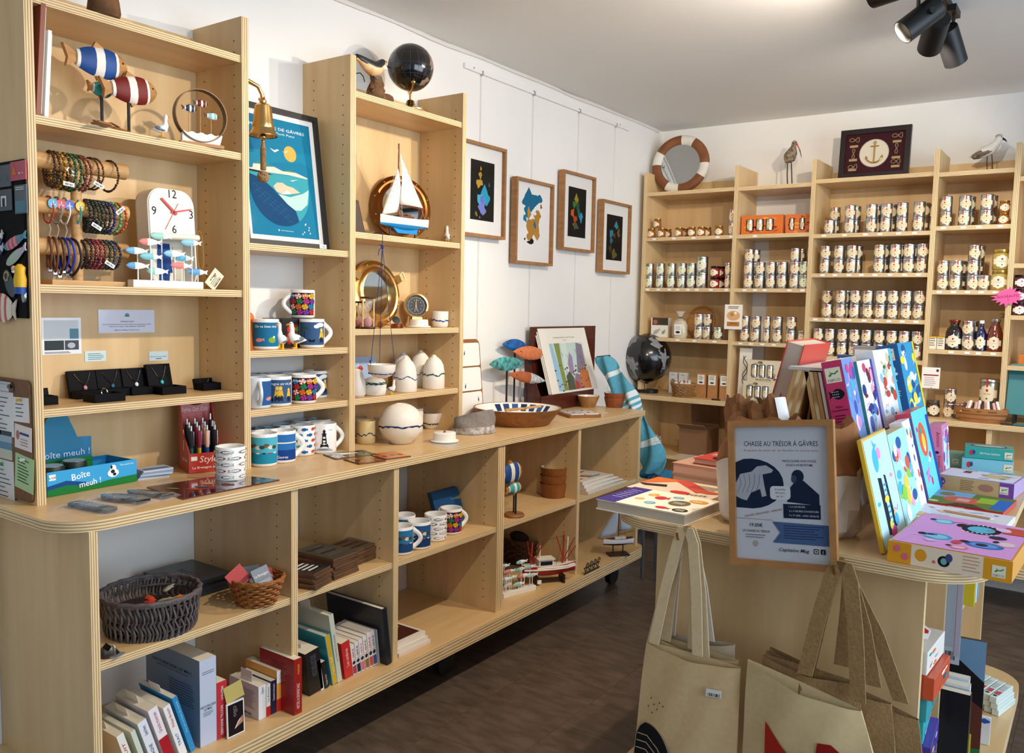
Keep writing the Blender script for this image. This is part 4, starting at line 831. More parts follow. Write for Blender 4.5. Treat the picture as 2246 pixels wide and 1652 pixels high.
pin(33, 935, 68, 980, 'E6DCDA', 'white card with a tiny portrait on the clipboard', lambda A, w, h: (A.ell(w*.18, h*.55, w*.1, h*.2, 'B87A6A'), A.rect(w*.3, h*.6, w*.85, h*.7, '3A4A8A'), A.lines(w*.35, h*.4, w*.9, 3, h*.12, h*.04, '9A9AA2')), -.06)
pin(-30, 948, 26, 996, '9AB4C4', 'blue seaside postcard pinned on the clipboard', lambda A, w, h: (A.rect(0, 0, w, h*.35, 'C8CCB8'), A.rect(0, h*.35, w, h*.6, '6A94B0')))
pin(33, 1000, 71, 1066, 'A9CE94', 'pale green note pinned at a slant on the clipboard', lambda A, w, h: A.lines(w*.15, h*.85, w*.8, 8, h*.09, h*.03, '3A5A3A', .5), -.1, 'F2F2F2')
pin(-40, 1014, 30, 1086, 'DCDCDE', 'curled white note at the bottom of the clipboard', wr, 0, '2FA04A')
# ================================================================== bell on the tall unit
p = at(577, .2, 1.93); zl = P(577, 299, x=.2).z; zt = P(577, 228, x=.2).z; t = T('ship_bell', 'polished brass ship bell on a curved bracket with knotted rope pull', 'bell', (p.x, p.y, zl)); hb = zt-zl; r = .042
b = MB(); b.lathe([(r, 0), (r*1.02, hb*.03), (r*.86, hb*.16), (r*.78, hb*.24), (r*.8, hb*.27), (r*.72, hb*.4), (r*.63, hb*.75), (r*.58, hb*.93), (r*.4, hb), (.004, hb*1.01), (r*.36, hb*.96), (r*.52, hb*.88), (r*.72, hb*.2), (r*.93, .001)], 32, cap1=False, cap0=False); q_obj(b, 'bell', t, BRASS, 40)
b = MB(); b.tube([(0, .4455-p.y, hb*1.55), (0, .4455-p.y+.012, hb*1.6), (0, -.018, hb*1.5), (0, -.003, hb*1.28), (0, 0, hb*1.02)], [.009, .007, .006, .006, .007], 10); b.ell((0, 0, hb*1.08), .011, 10, 6); b.cyl((-.016, 0, hb*1.16), (.016, 0, hb*1.16), .005, 8); q_obj(b, 'bracket', t, BRASS, 50)
b = MB(); b.cyl((0, 0, hb*.7), (0, 0, -.012), .003, 8); b.ell((0, 0, -.002), .0105, 12, 8); b.ell((0, 0, -.016), .006, 10, 6); q_obj(b, 'clapper', t, BRASS, 60)
zr = P(577, 388, x=.2).z-zl; b = MB(); n = 26; b.lathe([(.003, -.012), (.006, -.026)]+[(.0078+.0012*math.sin(k*PI), -.034-(-.034-zr-.02)*k/n) for k in range(n+1)], 12)
for k in range(26): b.lathe([(.0075, 0), (.0092, .0018), (.0075, .0036)], 10, o=(0, 0, zr+.02+(-.038-zr-.02)*k/25), cap0=False, cap1=False)
rope = M('A8845A', .9, noise=.4, ns=160, bump=.5); q_obj(b, 'rope_pull', t, rope, 60)
b = MB()
for k in range(9):
    X = Euler((k*.7, k*1.1, k*.5)).to_matrix(); b.tube([Vector((0, 0, zr))+X @ Vector((.0145*math.cos(q), .0145*math.sin(q), .004*math.sin(2*q))) for q in [2*PI*j/18 for j in range(18)]], .0035, 6, closed=True)
b.ell((0, 0, zr), .0145, 10, 8); q_obj(b, 'rope_knot', t, rope, 60)
# ================================================================== blue island poster
def poster(A, w, h):
    A.rect(0, 0, w, h, 'F3F1EC'); m = w*.055; W_, H_ = w-2*m, h-2*m
    def q(x, y): return (m+W_*x, m+H_*y)
    def fl(pts, c): A.fill([q(*p) for p in pts], c)
    fl([(0, 0), (1, 0), (1, 1), (0, 1)], '157FA6'); fl([(0, .62), (.28, .76), (.35, 1), (0, 1)], '1672A0'); fl([(.0, .55), (.4, .62), (.8, .66), (1, .62), (1, .75), (0, .7)], '1C88AC')
    A.text('PRESQU\'ÎLE DE GÂVRES', m+W_*.5, m+H_*.905, H_*.034, 'F5F7F7', w=W_*.82); A.text('Fort de Porh Puns', m+W_*.5, m+H_*.868, H_*.028, 'D8ECF0', w=W_*.5, it=.15)
    c = q(.66, .72); A.ell(c[0], c[1], W_*.095, W_*.095, 'F2B758', 28)
    fl([(.36, .74), (.43, .728), (.47, .742), (.5, .735), (.46, .722), (.43, .71), (.40, .722)], 'F7F7F4'); fl([(.52, .735), (.58, .73), (.63, .745), (.60, .725)], 'F7F7F4')
    cx, cy, R = .46, .40, .44; k = W_/H_
    arc = [(cx+R*math.cos(t), cy+R*k*math.sin(t)) for t in [PI+PI*j/24 for j in range(25)]]
    fl([(cx-R, cy+.13)]+arc+[(cx+R, cy+.13)], '3FA6B4'); fl([(cx-R, .53), (-.0, .545), (.08, .55), (.1, .585), (.25, .59), (.27, .575), (.4, .585), (.52, .56), (.72, .565), (.9, .535), (.9, .525), (.6, .535), (.3, .53)], 'E9DFCB'); fl([(.12, .585), (.25, .592), (.4, .588), (.3, .6), (.2, .602)], '5A9A4A'); fl([(.55, .563), (.7, .568), (.62, .578)], '5A9A4A')
    fl([(0.02, .52), (.3, .51), (.38, .515), (.2, .532), (.02, .535)], '2A2F38')
    fl([(cx-R, .5), (.2, .47), (.35, .4), (.5, .31), (.66, .245)]+[(cx+R*math.cos(t), cy+R*k*math.sin(t)) for t in [PI*2-PI*.31-PI*.69*j/16 for j in range(17)]], '124A78')
    fl([(.42, .36), (.6, .345), (.8, .39), (.9, .43), (.86, .3), (.75, .24), (.66, .235), (.55, .28)], 'BFE3DF'); fl([(.36, .42), (.42, .455), (.5, .46), (.56, .44), (.66, .43), (.76, .395), (.6, .37), (.48, .36), (.4, .38)], 'E2CFB0'); fl([(.48, .36), (.56, .40), (.62, .375)], 'F6F2EA')
    fl([(.62, .49), (.7, .5), (.75, .51), (.66, .485)], 'F2F2EE')
    for j in range(7):
        for i in range(3): A.line([q(.06+.07*j+.03*i, .40-.05*i-.03*j), q(.09+.07*j+.03*i, .425-.05*i-.03*j), q(.13+.07*j+.03*i, .40-.05*i-.03*j)], W_*.004, '3A7CA4')
    for j in range(7): c = q(.8+.06*math.sin(j*2.4), .08+.045*math.cos(j*1.7)); A.ell(c[0], c[1], W_*.008, W_*.012, 'E8F2F2', 8)
    c = q(.38, .05); A.ell(c[0], c[1], W_*.012, W_*.012, 'BFE0E8', 10); A.lines(c[0]+W_*.03, c[1]-W_*.004, c[0]+W_*.22, 1, .1, W_*.006, 'BFE0E8', 0)
def picture(name, label, X, w, h, fw, fd, fmat, fn, cat='picture', mat='F3F1EC', glass=True, inner=0):
    """framed picture in the xy plane of X (x right, y up, z out)"""
    t = T(name, label, cat, X.translation, r=X.to_euler()); b = MB()
    o, i = rect(0, 0, w, h), rect(fw, fw, w-fw, h-fw)
    b.rings([[(p[0], p[1], 0) for p in o], [(p[0], p[1], fd) for p in o], [(p[0], p[1], fd) for p in i], [(p[0], p[1], fd*.5) for p in i], [(p[0], p[1], 0) for p in i], [(p[0], p[1], 0) for p in o]], cap0=False, cap1=False); q_obj(b, 'frame', t, fmat, 20)
    q_obj(MB().box(fw*.9, fw*.9, fd*.2, w-fw*.9, h-fw*.9, fd*.45), 'mount', t, M(mat, .8), 0)
    A = Art(tr(fw, fw, fd*.45), lift=.0004); fn(A, w-2*fw, h-2*fw); A.obj('artwork', t)
    if glass: q_obj(MB().box(fw*.95, fw*.95, fd*.78, w-fw*.95, h-fw*.95, fd*.82), 'pane', t, M('000000', .04, alpha=.05), 0)
    return t
t = picture('island_poster', 'framed blue poster of an island fort under an orange sun', frame((.135, .49, CS[0]+.001), (0, 1, 0), (-.14, 0, 1)), .335, .445, .017, .018, M('1E1E20', .45), poster, 'poster')
A = Art(tr(.29, .003, .019), lift=.0004); A.rect(0, 0, .03, .014, 'F4F4F2'); A.text('29€', .015, .003, .01, '4A4A4E'); A.obj('price_sticker', t)
# ================================================================== mugs in the middle bay
G1 = 'mugs on the middle shelf'; G2 = 'mugs on the lower middle shelf'; G3 = 'mugs on the worktop'
HR = 1.0   # handle toward +y, along the shelf
def mg(u, x, z, label, art, rz=1.57, ang=None, **k):
    # print faces the room: local angle so that the print looks toward the camera
    p = at(u, x, z); d = CAM-p; fa = math.atan2(d.y, d.x); return mug(p, label, art=art, rz=rz, ang=(fa-rz-PI) if ang is None else ang, **k)
mg(583, .165, CS[1], 'white mug with a blue frog cartoon lettered On va bien rire', art_cartoon('1F6E9A', 'On va bien rire', 'frog'), rz=2.6, group=G1)
t = T('gift_box', 'black gift box with a printed window behind the two gulls', 'box', at(625, .145, CS[1])); q_obj(MB().box(-.1, -.01, 0, 0, .115, .094), 'box', t, M('121216', .5), 0, bevel=.001)
A = Art(frame((0.0005, .0, 0), (0, 1, 0), (0, 0, 1)), lift=.0004); A.rect(.008, .01, .06, .075, '7A2A2A')
for k in range(9): A.ell(.016+.018*(k % 3), .02+.02*(k//3), .008, .008, ('C8362E', 'E6B422', '2E8B57')[k % 3], 10)
A.obj('window_print', t)
p = at(664, .095, CS[1]+.0945); d = CAM-p; mug(p, 'umbrella patterned mug standing on the black gift box, handle to its near side', art=art_umbrellas, rz=-1.9, ang=math.atan2(d.y, d.x)+1.9-PI-.25, group=G1)
mg(684, .17, CS[1], 'blue mug with a green umbrella and a grill cartoon', art_cartoon('3A5A84', None, 'grill'), rz=1.25, group=G1)
gull(at(617, .195, CS[1]), .088, -1.2, 'white gull figurine in yellow boots, near one of the pair between mugs', True); gull(at(648, .19, CS[1]), .088, -1.9, 'white gull figurine in yellow boots, far one of the pair between mugs', True)
t = T('cutting_board', 'orange hanging board leaning behind the shelf side panel', 'board', at(552, .15, CS[1]), r=(0, 0, 0)); b = MB(frame((0, -.04, 0), (0, 1, 0), (-.12, 0, 1))); b.prism(rrect(0, 0, .055, .115, .02), 0, .006); q_obj(b, 'board', t, M('D8672A', .45)); q_obj(MB(frame((0, -.04, 0), (0, 1, 0), (-.12, 0, 1))).tube([(.03, .105, .003), (.034, .15, .003), (.024, .15, .003), (.028, .105, .003)], .0015, 6), 'cord', t, BLACK)
blu = art_cartoon('3A5A84', 'Bretagne', 'couple')
mg(565, .175, CS[2], 'pale blue mug with its handle toward the room on the lower middle shelf', art_cartoon('2A5A94', None, 'frog'), rz=-.5, body='DCE8F2', ang=1.3+PI, group=G2)
mg(611, .175, CS[2], 'blue mug with a hugging couple in yellow oilskins', art_cartoon('3A5A84', 'En Bretagne on vit plus', 'couple'), rz=3.4, handle=False, group=G2)
mg(666, .175, CS[2], 'umbrella patterned mug with handle on the lower middle shelf', art_umbrellas, rz=1.2, group=G2)
mg(693, .085, CS[2], 'blue grill cartoon mug behind the umbrella patterned one', art_cartoon('3A5A84', None, 'grill'), rz=3, handle=False, group=G2)
for u, w in ((598, 'near end'), (640, 'middle')): mg(u, .085, CS[2], 'white rimmed blue mug in the back row at the %s of the lower shelf' % w, art_cartoon('2F6E9A', None, 'couple'), rz=3, handle=False, group=G2, inner='B8CCE0')
mg(567, .065, CS[2], 'white rimmed blue mug in the back row beside the side panel', art_cartoon('2F6E9A', None, 'couple'), rz=3, handle=False, group=G2, inner='B8CCE0')
def mc(u, v, label, art, rz, **k): p = P(u, v, z=.92); d = CAM-p; return mug(p, label, art=art, rz=rz, ang=math.atan2(d.y, d.x)-rz-PI, group=G3, **k)
mc(579, 1020, 'blue harbour photo mug nearest the shelf side panel on the worktop', art_sea('4FB0C8', '1F8AA8'), 3, handle=False, h=.1)
mc(620, 1012, 'deep blue seaside mug lettered Gavres with its handle', art_sea('2A6FB4', '173F88', 'Gavres', False), 1.15, h=.1)
mc(663, 997, 'white mug with red and blue little fish', art_fishes(('1F5FA0', 'C8483E', '2F9CA4'), 3, 5, .022, .011, .2), 3.2, handle=False, h=.1)
mc(711, 992, 'white mug with a black lighthouse drawing', art_lighthouse, 1.25, h=.1)
for i, (u, x, w, inn) in enumerate(((556, .12, 'first', '8FB4D0'), (588, .135, 'second', '8FB4D0'), (622, .11, 'third', 'A8C0DA'), (667, .085, 'fourth', 'A4B8D4'), (702, .10, 'fifth', 'B4C4DC'))): mg(u, x, .9205, 'mug in the back row on the worktop, %s from the side panel' % w, art_sea('3A7AB0', '1F4A88'), 3, handle=False, inner=inn, group=G3, h=.1)
# ================================================================== coasters
def slab(u, v, w, d, th, col, label, rz, fn, z=.92, grp='printed cork coasters', name='coaster', dz=0):
    p = P(u, v, z=z+dz); t = T(name, label, name.replace('_', ' '), p, rz, grp); b = MB(); b.prism(rrect(-w/2, -d/2, w/2, d/2, .006, 3), 0, th); q_obj(b, 'board', t, M('6A4226', .5), 0); A = Art(tr(-w/2, -d/2, th), lift=.0003); A.rect(.001, .001, w-.001, d-.001, M(col, .12, coat=.8)); fn(A, w, d); A.obj('print', t); return t
slab(768, 999, .10, .15, .004, '2A2A2E', 'dark rectangular coaster with a white boat on the worktop', -.3, lambda A, w, h: (A.fill([(w*.1, h*.3), (w*.5, h*.3), (w*.4, h*.8)], 'E8E8E4'), A.rect(w*.1, h*.2, w*.9, h*.28, 'B8C8CC'), A.ell(w*.7, h*.7, w*.15, h*.1, '5A8A6A')))
slab(800, 1011, .10, .10, .004, '6A2E1E', 'glossy reddish brown coaster nearest the worktop edge', -.25, swirl(('A8622E', '4A1E16', 'C8924A'), 8, 4), dz=.0)
slab(856, 1001, .10, .10, .004, 'D8621E', 'glossy orange coaster beside the round vase', -.2, swirl(('5A8A3A', 'E89A3A', '8A3A1A'), 8, 5), dz=.0)
# ================================================================== third bay: top of the unit
p = at(900, .18, TS[0]); t = T('desk_globe', 'black globe with brass meridian arm on top of the tall unit', 'globe', p); rg = .083; ch = P(894, 146, x=.18).z-TS[0]
b = MB(); b.ell((0, 0, ch), rg, 36, 20); q_obj(b, 'sphere', t, M('0E0E12', .15, coat=.7), 80)
def globe_art(t, ch, rg, col, line, seeds, face):
    A = Art(warp=lambda x, y, h: Vector((0, 0, ch))+Vector((math.cos(y)*math.cos(x+face), math.cos(y)*math.sin(x+face), math.sin(y)))*(rg+h), lift=.0004)
    for pts in seeds: A.fill(pts, col)
    if line:
        for lo in range(-4, 5): A.line([(lo*.35, -1.4+.14*k) for k in range(21)], .006, line)
        for la in (-.9, -.45, 0, .45, .9): A.line([(-1.6+.12*k, la) for k in range(28)], .006, line)
    A.obj('continents', t)
globe_art(t, ch, rg, M('A08672', .35, .3), '6A6A70', [[(.75, .9), (1.0, .7), (1.05, .3), (.95, .0), (1.15, -.2), (1.4, .0), (1.5, .5), (1.3, .9)], [(.7, -.75), (1.0, -.5), (1.3, -.6), (1.1, -.9), (.75, -1.0)], [(-.9, -.9), (-.6, -1.0), (-.5, -1.2), (-.9, -1.2)]], -.85)
b = MB(); X = rot(0, 0, .9); b.X = X; pts = [(0, (rg+.006)*math.sin(q), ch-(rg+.006)*math.cos(q)) for q in [-.75+2.0*k/18 for k in range(26)]]; b.tube(pts, .0035, 8, flat=1.6); b.ell(pts[0], .008, 10, 6); b.ell(pts[-1], .006, 10, 6); b.X = Matrix(); b.cyl((0, 0, ch-rg-.004), (0, 0, .03), .005, 10); q_obj(b, 'arm', t, BRASS, 60)
b = MB(); b.lathe([(.056, 0), (.056, .004), (.048, .009), (.03, .014), (.018, .022), (.014, .036), (.006, .04), (.002, .041)], 28); q_obj(b, 'base', t, BRASS, 50)
p = at(826, .19, TS[0]); t = T('bird_carving', 'carved nuthatch with orange breast on a rough wooden log', 'figurine', p); 
def loc(u, v, x=.19): return P(u, v, x=x)-p
b = MB(); R = []
for k in range(7): R.append([(.026*(1-.08*k)*math.cos(q)*(1+.25*math.sin(q*3+k)), .046*(1-.1*k)*math.sin(q)*(1+.2*math.cos(q*5+k*2)), .0125*k*(1+.12*math.sin(q*2))) for q in [2*PI*j/14 for j in range(14)]])
b.rings(R); b.ell((.0, .05, .016), (.02, .032, .016), 10, 6); q_obj(b, 'log', t, M('7A5636', .85, noise=.5, ns=60, bump=1.0), 30)
a0, a1 = loc(781, 126), loc(858, 151); d = a1-a0; up = Vector((0, 0, 1)); q = [a0+d*s+up*o for s, o in ((0, 0), (.1, -.004), (.26, -.014), (.44, -.022), (.58, -.018), (.69, -.004), (.77, .006), (.84, .004))]
b = MB(); b.tube(q, [.006, .009, .018, .024, .022, .018, .016, .006], 14); q_obj(b, 'body', t, M('E8A04A', .4, noise=.6, ns=22, h2='F0D8B4'), 80)
b = MB(); b.tube([v+up*.005 for v in q[:6]]+[q[6]+up*.005], [.008, .012, .0185, .0235, .0215, .0175, .0145], 12); q_obj(b, 'back', t, M('26282C', .45), 80); q_obj(MB().ell(q[5]+Vector((.009, .006, -.003)), (.011, .014, .009), 10, 6), 'cheek', t, WHITE)
b = MB(); b.tube([q[7], a1+up*.001], [.005, .001], 8); q_obj(b, 'beak', t, BLACK); b = MB(); b.ell(q[6]+Vector((.014, 0, .006)), .0028, 8, 5); q_obj(b, 'eye', t, BLACK)
b = MB()
for dy in (-.006, .008): b.tube([q[3]+Vector((.0, dy, -.015)), q[3]+Vector((.002, dy, -.035)), Vector((.0, dy*.5, .07))], .003, 6)
q_obj(b, 'leg', t, M('2A2420', .6))
q_obj(MB().tube([loc(781, 161), loc(790, 160), loc(797, 168), loc(800, 180)], .002, 6), 'twig', t, BLACK)
# second shelf: copper porthole, sailboat
def porthole(label, loc, r, ri, mt, nb, lean, ears=False):
    t = T('porthole_mirror', label, 'mirror', loc, r=(0, -lean, 0), group='porthole mirrors'); X = frame((0, 0, r), (0, 1, 0), (0, 0, 1))
    b = MB(X); b.lathe([(ri, .0), (r*.97, .0), (r, .006), (r*.98, .014), (r*.86, .02), (r*.8, .018), (ri*1.12, .026), (ri*1.02, .028), (ri, .016), (ri, .0)], 48, cap0=False, cap1=False); q_obj(b, 'ring', t, mt, 35)
    b = MB(X); b.lathe([(.001, .006), (ri*1.01, .006), (ri*1.01, .009), (.001, .009)], 40); q_obj(b, 'mirror', t, MIRROR, 30)
    for k in range(nb):
        a = 2*PI*(k+.5)/nb; b = MB(X); b.ell((r*.9*math.cos(a), r*.9*math.sin(a), .019), (r*.032, r*.032, .004), 10, 5); q_obj(b, 'bolt', t, M('E8C88A', .25, 1.0))
    if ears:
        for a in (.45, 2.6):
            b = MB(X @ rot(0, 0, a)); b.box(r*.86, -.014, .008, r*1.08, .014, .03); b.tube([(r*1.07, -.006, .02), (r*1.25, -.018, .03), (r*1.25, .018, .03), (r*1.07, .006, .02)], .0035, 6); q_obj(b, 'clamp', t, mt, 30)
    return t
porthole('copper porthole mirror with ten studs behind the model sailboat', at(881, .085, TS[1]+.002), .124, .08, M('8A5A30', .28, 1.0), 10, .16).rotation_euler.z = -.42
p = at(886, .165, TS[1]); t = T('model_sailboat', 'model sailboat with blue and white hull and cream sails', 'model boat', p); 
def lc(u, v, x=.165): return P(u, v, x=x)-p
def hull(t, y0, y1, z0, z1, zk, bw, mats, split, N=14, deck=True):
    """hull along y from stern y0 to bow y1; deck at z1, chine z0, keel zk"""
    R = []; L = y1-y0
    for i in range(N+1):
        s = i/N; y = y0+L*s; w = bw*max(.04, math.sin(PI*min(1, .18+.82*s))**.7); sh = (s-.5)**2*.10*abs(L); zz = z1+sh
        zb = z0-(z0-zk)*math.sin(PI*s)**1.2*.45
        R.append([(w, y, zz), (w*.98, y, z0+(zz-z0)*.55), (w*.86, y, z0+(zz-z0)*.1), (w*.45, y, zb), (0, y, zb-.003), (-w*.45, y, zb), (-w*.86, y, z0+(zz-z0)*.1), (-w*.98, y, z0+(zz-z0)*.55), (-w, y, zz)])
    b = MB(); b.rings(R, close=True, mf=lambda i, j: 2 if j == 8 else (1 if 2 <= j <= 5 else 0)); q_obj(b, 'hull', t, mats, 50)
A0, A1 = lc(834, 473), lc(933, 486); zd = (A0.z+A1.z)/2; zk = lc(880, 512).z
hull(t, A1.y, A0.y, zd-.026, zd, zk, .026, [WHITE, M('1E88C8', .35), M('8A4A26', .45)], .5)
b = MB(frame((-.004, 0, 0), (0, 1, 0), (0, 0, 1))); yk0, yk1 = lc(858, 500).y, lc(917, 500).y; b.prism([(yk0, zd-.03), (yk0+.02, zk+.008), (yk0+.03, zk), (yk1-.012, zk+.001), (yk1-.006, zk+.02), (yk1, zd-.03)], 0, .008); q_obj(b, 'keel', t, M('1E88C8', .35), 20)
mt = lc(875, 315); q_obj(MB().cyl((0, mt.y, zd), (0, mt.y, mt.z), .003, 8), 'mast', t, M('7A3A1E', .4)); bo = lc(930, 460); q_obj(MB().cyl((0, mt.y, bo.z+.004), (0, bo.y, bo.z), .0022, 8), 'boom', t, M('7A3A1E', .4))
def sail(t, pts, n='sail', m=None, x=0):
    b = MB(); N = 8; a, c, d = [Vector(q) for q in pts]; vs = []; idx = {}
    for i in range(N+1):
        for j in range(N+1-i):
            q = a+(c-a)*(i/N)+(d-a)*(j/N); s = i/N*(1-i/N-j/N)*4+j/N*(1-i/N-j/N)*3; idx[i, j] = len(vs); vs.append((q.x+.012*s+x, q.y, q.z))
    fs = []
    for i in range(N):
        for j in range(N-i):
            fs.append((idx[i, j], idx[i+1, j], idx[i, j+1]))
            if j < N-i-1: fs.append((idx[i+1, j], idx[i+1, j+1], idx[i, j+1]))
    b.add(vs, fs); o = b.obj(n, t, m or M('EDE8DA', .8), 60); so = o.modifiers.new('thick', 'SOLIDIFY'); so.thickness = .0006
    A = Art(Matrix(), lift=0); 
    for k in range(1, 8):
        s = k/8; q0 = a+(c-a)*s; q1 = d+(c-d)*s; l = [q0.lerp(q1, w/4) for w in range(5)]; A.b.tube([(v.x+x+.012*(1-s)*s*2.0+.0022, v.y, v.z) for v in l], .0005, 4)
    A.b.obj(n+'_seams', o, M('9A948A', .8)); return o
m0 = Vector((0, mt.y, 0)); sail(t, [(0, mt.y-0.004+.008, bo.z+.006), (0, mt.y+.004, mt.z-.03), (0, bo.y-.006, bo.z+.004)], 'main_sail')
jt = lc(870, 368); jb = lc(838, 470); sail(t, [(0, mt.y-.004, zd+.02), (0, mt.y-.003, jt.z), (0, jb.y, jb.z)], 'jib_sail')
b = MB(); b.box(-.018, A0.y*.3, zd, .012, A1.y*.35, zd+.01); b.box(-.01, .01, zd+.01, .008, .03, zd+.016); q_obj(b, 'cabin', t, M('6A3A20', .45), 0)
b = MB(); b.tube([(0, jb.y, jb.z), (0, jt.y, jt.z), (0, mt.y, mt.z)], .0006, 4); b.tube([(.02, mt.y, zd), (0, mt.y, mt.z-.04)], .0006, 4); b.tube([(-.02, mt.y, zd), (0, mt.y, mt.z-.04)], .0006, 4); b.tube([(0, A1.y, zd+.004), (0, mt.y, mt.z)], .0006, 4); q_obj(b, 'rigging', t, M('C8C0B0', .7))
b = MB(); b.box(-.02, yk0-.004, 0, .02, yk1+.004, .005); b.cyl((-.008, yk0+.002, .004), (-.008, yk0+.002, zk+.03), .0035, 8); b.cyl((-.008, yk1-.008, .004), (-.008, yk1-.008, zk+.02), .0035, 8); q_obj(b, 'stand', t, DARKWOOD, 30)
gull(at(981, .17, TS[1]), .072, 2.4, 'small gull figurine beside the copper porthole')
t = T('dark_frame', 'small dark wooden frame leaning beside the copper porthole', 'frame', at(784, .14, TS[1]), r=(.0, -.12, 0)); b = MB(frame((0, -.03, 0), (0, 1, 0), (0, 0, 1))); b.prism([(0, 0), (.058, 0), (.036, .118), (0, .118)], 0, .012); q_obj(b, 'frame', t, DARKWOOD, 0); b = MB(frame((.0125, -.025, .006), (0, 1, 0), (0, 0, 1))); b.prism([(0, 0), (.045, 0), (.028, .1), (0, .1)], 0, .001); q_obj(b, 'panel', t, M('4A3A34', .3), 0)
# third shelf: brass porthole and instruments
porthole('brass porthole mirror with two clamps behind the hourglass', at(828, .06, TS[2]+.002), .124, .082, BRASS, 8, .14, True)
p = at(915, .125, TS[2]); 
t = T('round_dish', 'round white dish turned over under the brass barometer', 'dish', at(919, .15, TS[2])); b = MB(); b.lathe([(.042, 0), (.042, .005), (.036, .007), (.034, .03), (.001, .031)], 28); q_obj(b, 'dish', t, M('F0ECE2', .4)); b = MB(); b.lathe([(.043, .001), (.0455, .003), (.043, .006)], 28, cap0=False, cap1=False); q_obj(b, 'rim', t, M('F0ECE2', .4))
zc = P(915, 671, x=.11).z-TS[2]; t = T('barometer', 'round brass barometer with a black dial', 'barometer', at(913, .085, TS[2]), r=(0, -.12, -.6)); X = frame((0, 0, zc), (0, 1, 0), (0, 0, 1))
b = MB(X); b.lathe([(.001, -.02), (.04, -.02), (.046, -.01), (.05, .004), (.048, .012), (.041, .014), (.04, .008)], 36, cap1=False); q_obj(b, 'case', t, BRASS, 40); b = MB(X); b.lathe([(.001, .0), (.0405, .0), (.0405, .006), (.001, .0062)], 32); q_obj(b, 'dial', t, M('111214', .4), 30)
A = Art(X @ tr(0, 0, .0064), lift=.0004)
for k in range(36): a = 2*PI*k/36; A.line([(.030*math.cos(a), .030*math.sin(a)), ((.034 if k % 3 else .036)*math.cos(a), (.034 if k % 3 else .036)*math.sin(a))], .0009, 'E8E4DA')
A.line([(-.006, -.022), (.002, .026)], .0018, 'D9B15C'); A.line([(.003, -.02), (-.002, .012)], .0014, 'E8E4DA')
for k in range(10): a = 2*PI*k/10; A.rect(.022*math.cos(a)-.002, .022*math.sin(a)-.0008, .022*math.cos(a)+.002, .022*math.sin(a)+.0008, 'C8C4BA')
A.obj('dial_marks', t); b = MB(); b.cyl((0, -.03, 0.004), (0, .03, .004), .004, 8); b.box(-.03, -.02, 0, .02, .02, max(.004, zc-.046)); q_obj(b, 'foot', t, BRASS)
pot(at(965, .16, TS[2]), [(.026, 0), (.031, .004), (.0325, .03), (.0325, .062), (.030, .062), (.029, .008), (.01, .006)], 'small white cup with a jagged blue line near the side panel', 'cup', 'cup', band='2A3E8A', by=.42, seed=5, th=.006, amp=.05)
def hourglass(loc, s, label):
    t = T('hourglass', label, 'hourglass', loc, group='hourglasses'); b = MB()
    for z in (0, .104*s): b.lathe([(.001, z), (.027*s, z), (.028*s, z+.003*s), (.026*s, z+.007*s), (.001, z+.008*s)], 20)
    q_obj(b, 'end_cap', t, M('4A2418', .35)); b = MB()
    for k in range(3): a = 2*PI*k/3+.5; b.cyl((.022*s*math.cos(a), .022*s*math.sin(a), .007*s), (.022*s*math.cos(a), .022*s*math.sin(a), .106*s), .0028*s, 8)
    q_obj(b, 'pillar', t, BRASS); b = MB(); b.lathe([(.013*s, .008*s), (.017*s, .02*s), (.015*s, .038*s), (.003*s, .055*s), (.015*s, .072*s), (.017*s, .09*s), (.013*s, .104*s)], 18, cap0=False, cap1=False); q_obj(b, 'glass', t, M('F2F6F6', .03, alpha=.22, coat=1.0), 60)
    b = MB(); b.lathe([(.012*s, .009*s), (.0155*s, .02*s), (.013*s, .032*s), (.001, .040*s)], 16); q_obj(b, 'sand', t, M('B84A5A', .9), 50); return t
hourglass(at(806, .2, TS[2]), 1.0, 'hourglass with dark wooden caps and pink sand'); hourglass(at(788, .15, TS[2]), .85, 'brass hourglass half hidden by the side panel')
p = at(871, .19, TS[2]); t = T('pocket_compass', 'small brass pocket compass with raised black lid', 'compass', p); b = MB(); b.lathe([(.001, 0), (.021, 0), (.022, .004), (.022, .014), (.019, .016), (.001, .015)], 24); q_obj(b, 'case', t, M('9A5A3A', .3, 1.0)); b = MB(frame((-.012, .006, .028), (.4, 1, .2), (-.6, 0, 1))); b.lathe([(.001, 0), (.013, 0), (.015, .003), (.001, .004)], 18); q_obj(b, 'lid', t, M('17171A', .4))
p = at(842, .19, TS[2]); t = T('brass_bell', 'tiny brass hand bell lying between hourglass and compass', 'bell', p); b = MB(frame((0, -.02, .013), (0, 0, 1), (1, 0, 0))); b.lathe([(.013, 0), (.010, .008), (.006, .018), (.003, .022), (.003, .045), (.001, .046)], 14); q_obj(b, 'bell', t, BRASS); q_obj(MB(frame((0, -.02, .013), (0, 0, 1), (1, 0, 0))).ell((0, 0, .048), .005, 8, 6), 'knob', t, BRASS)
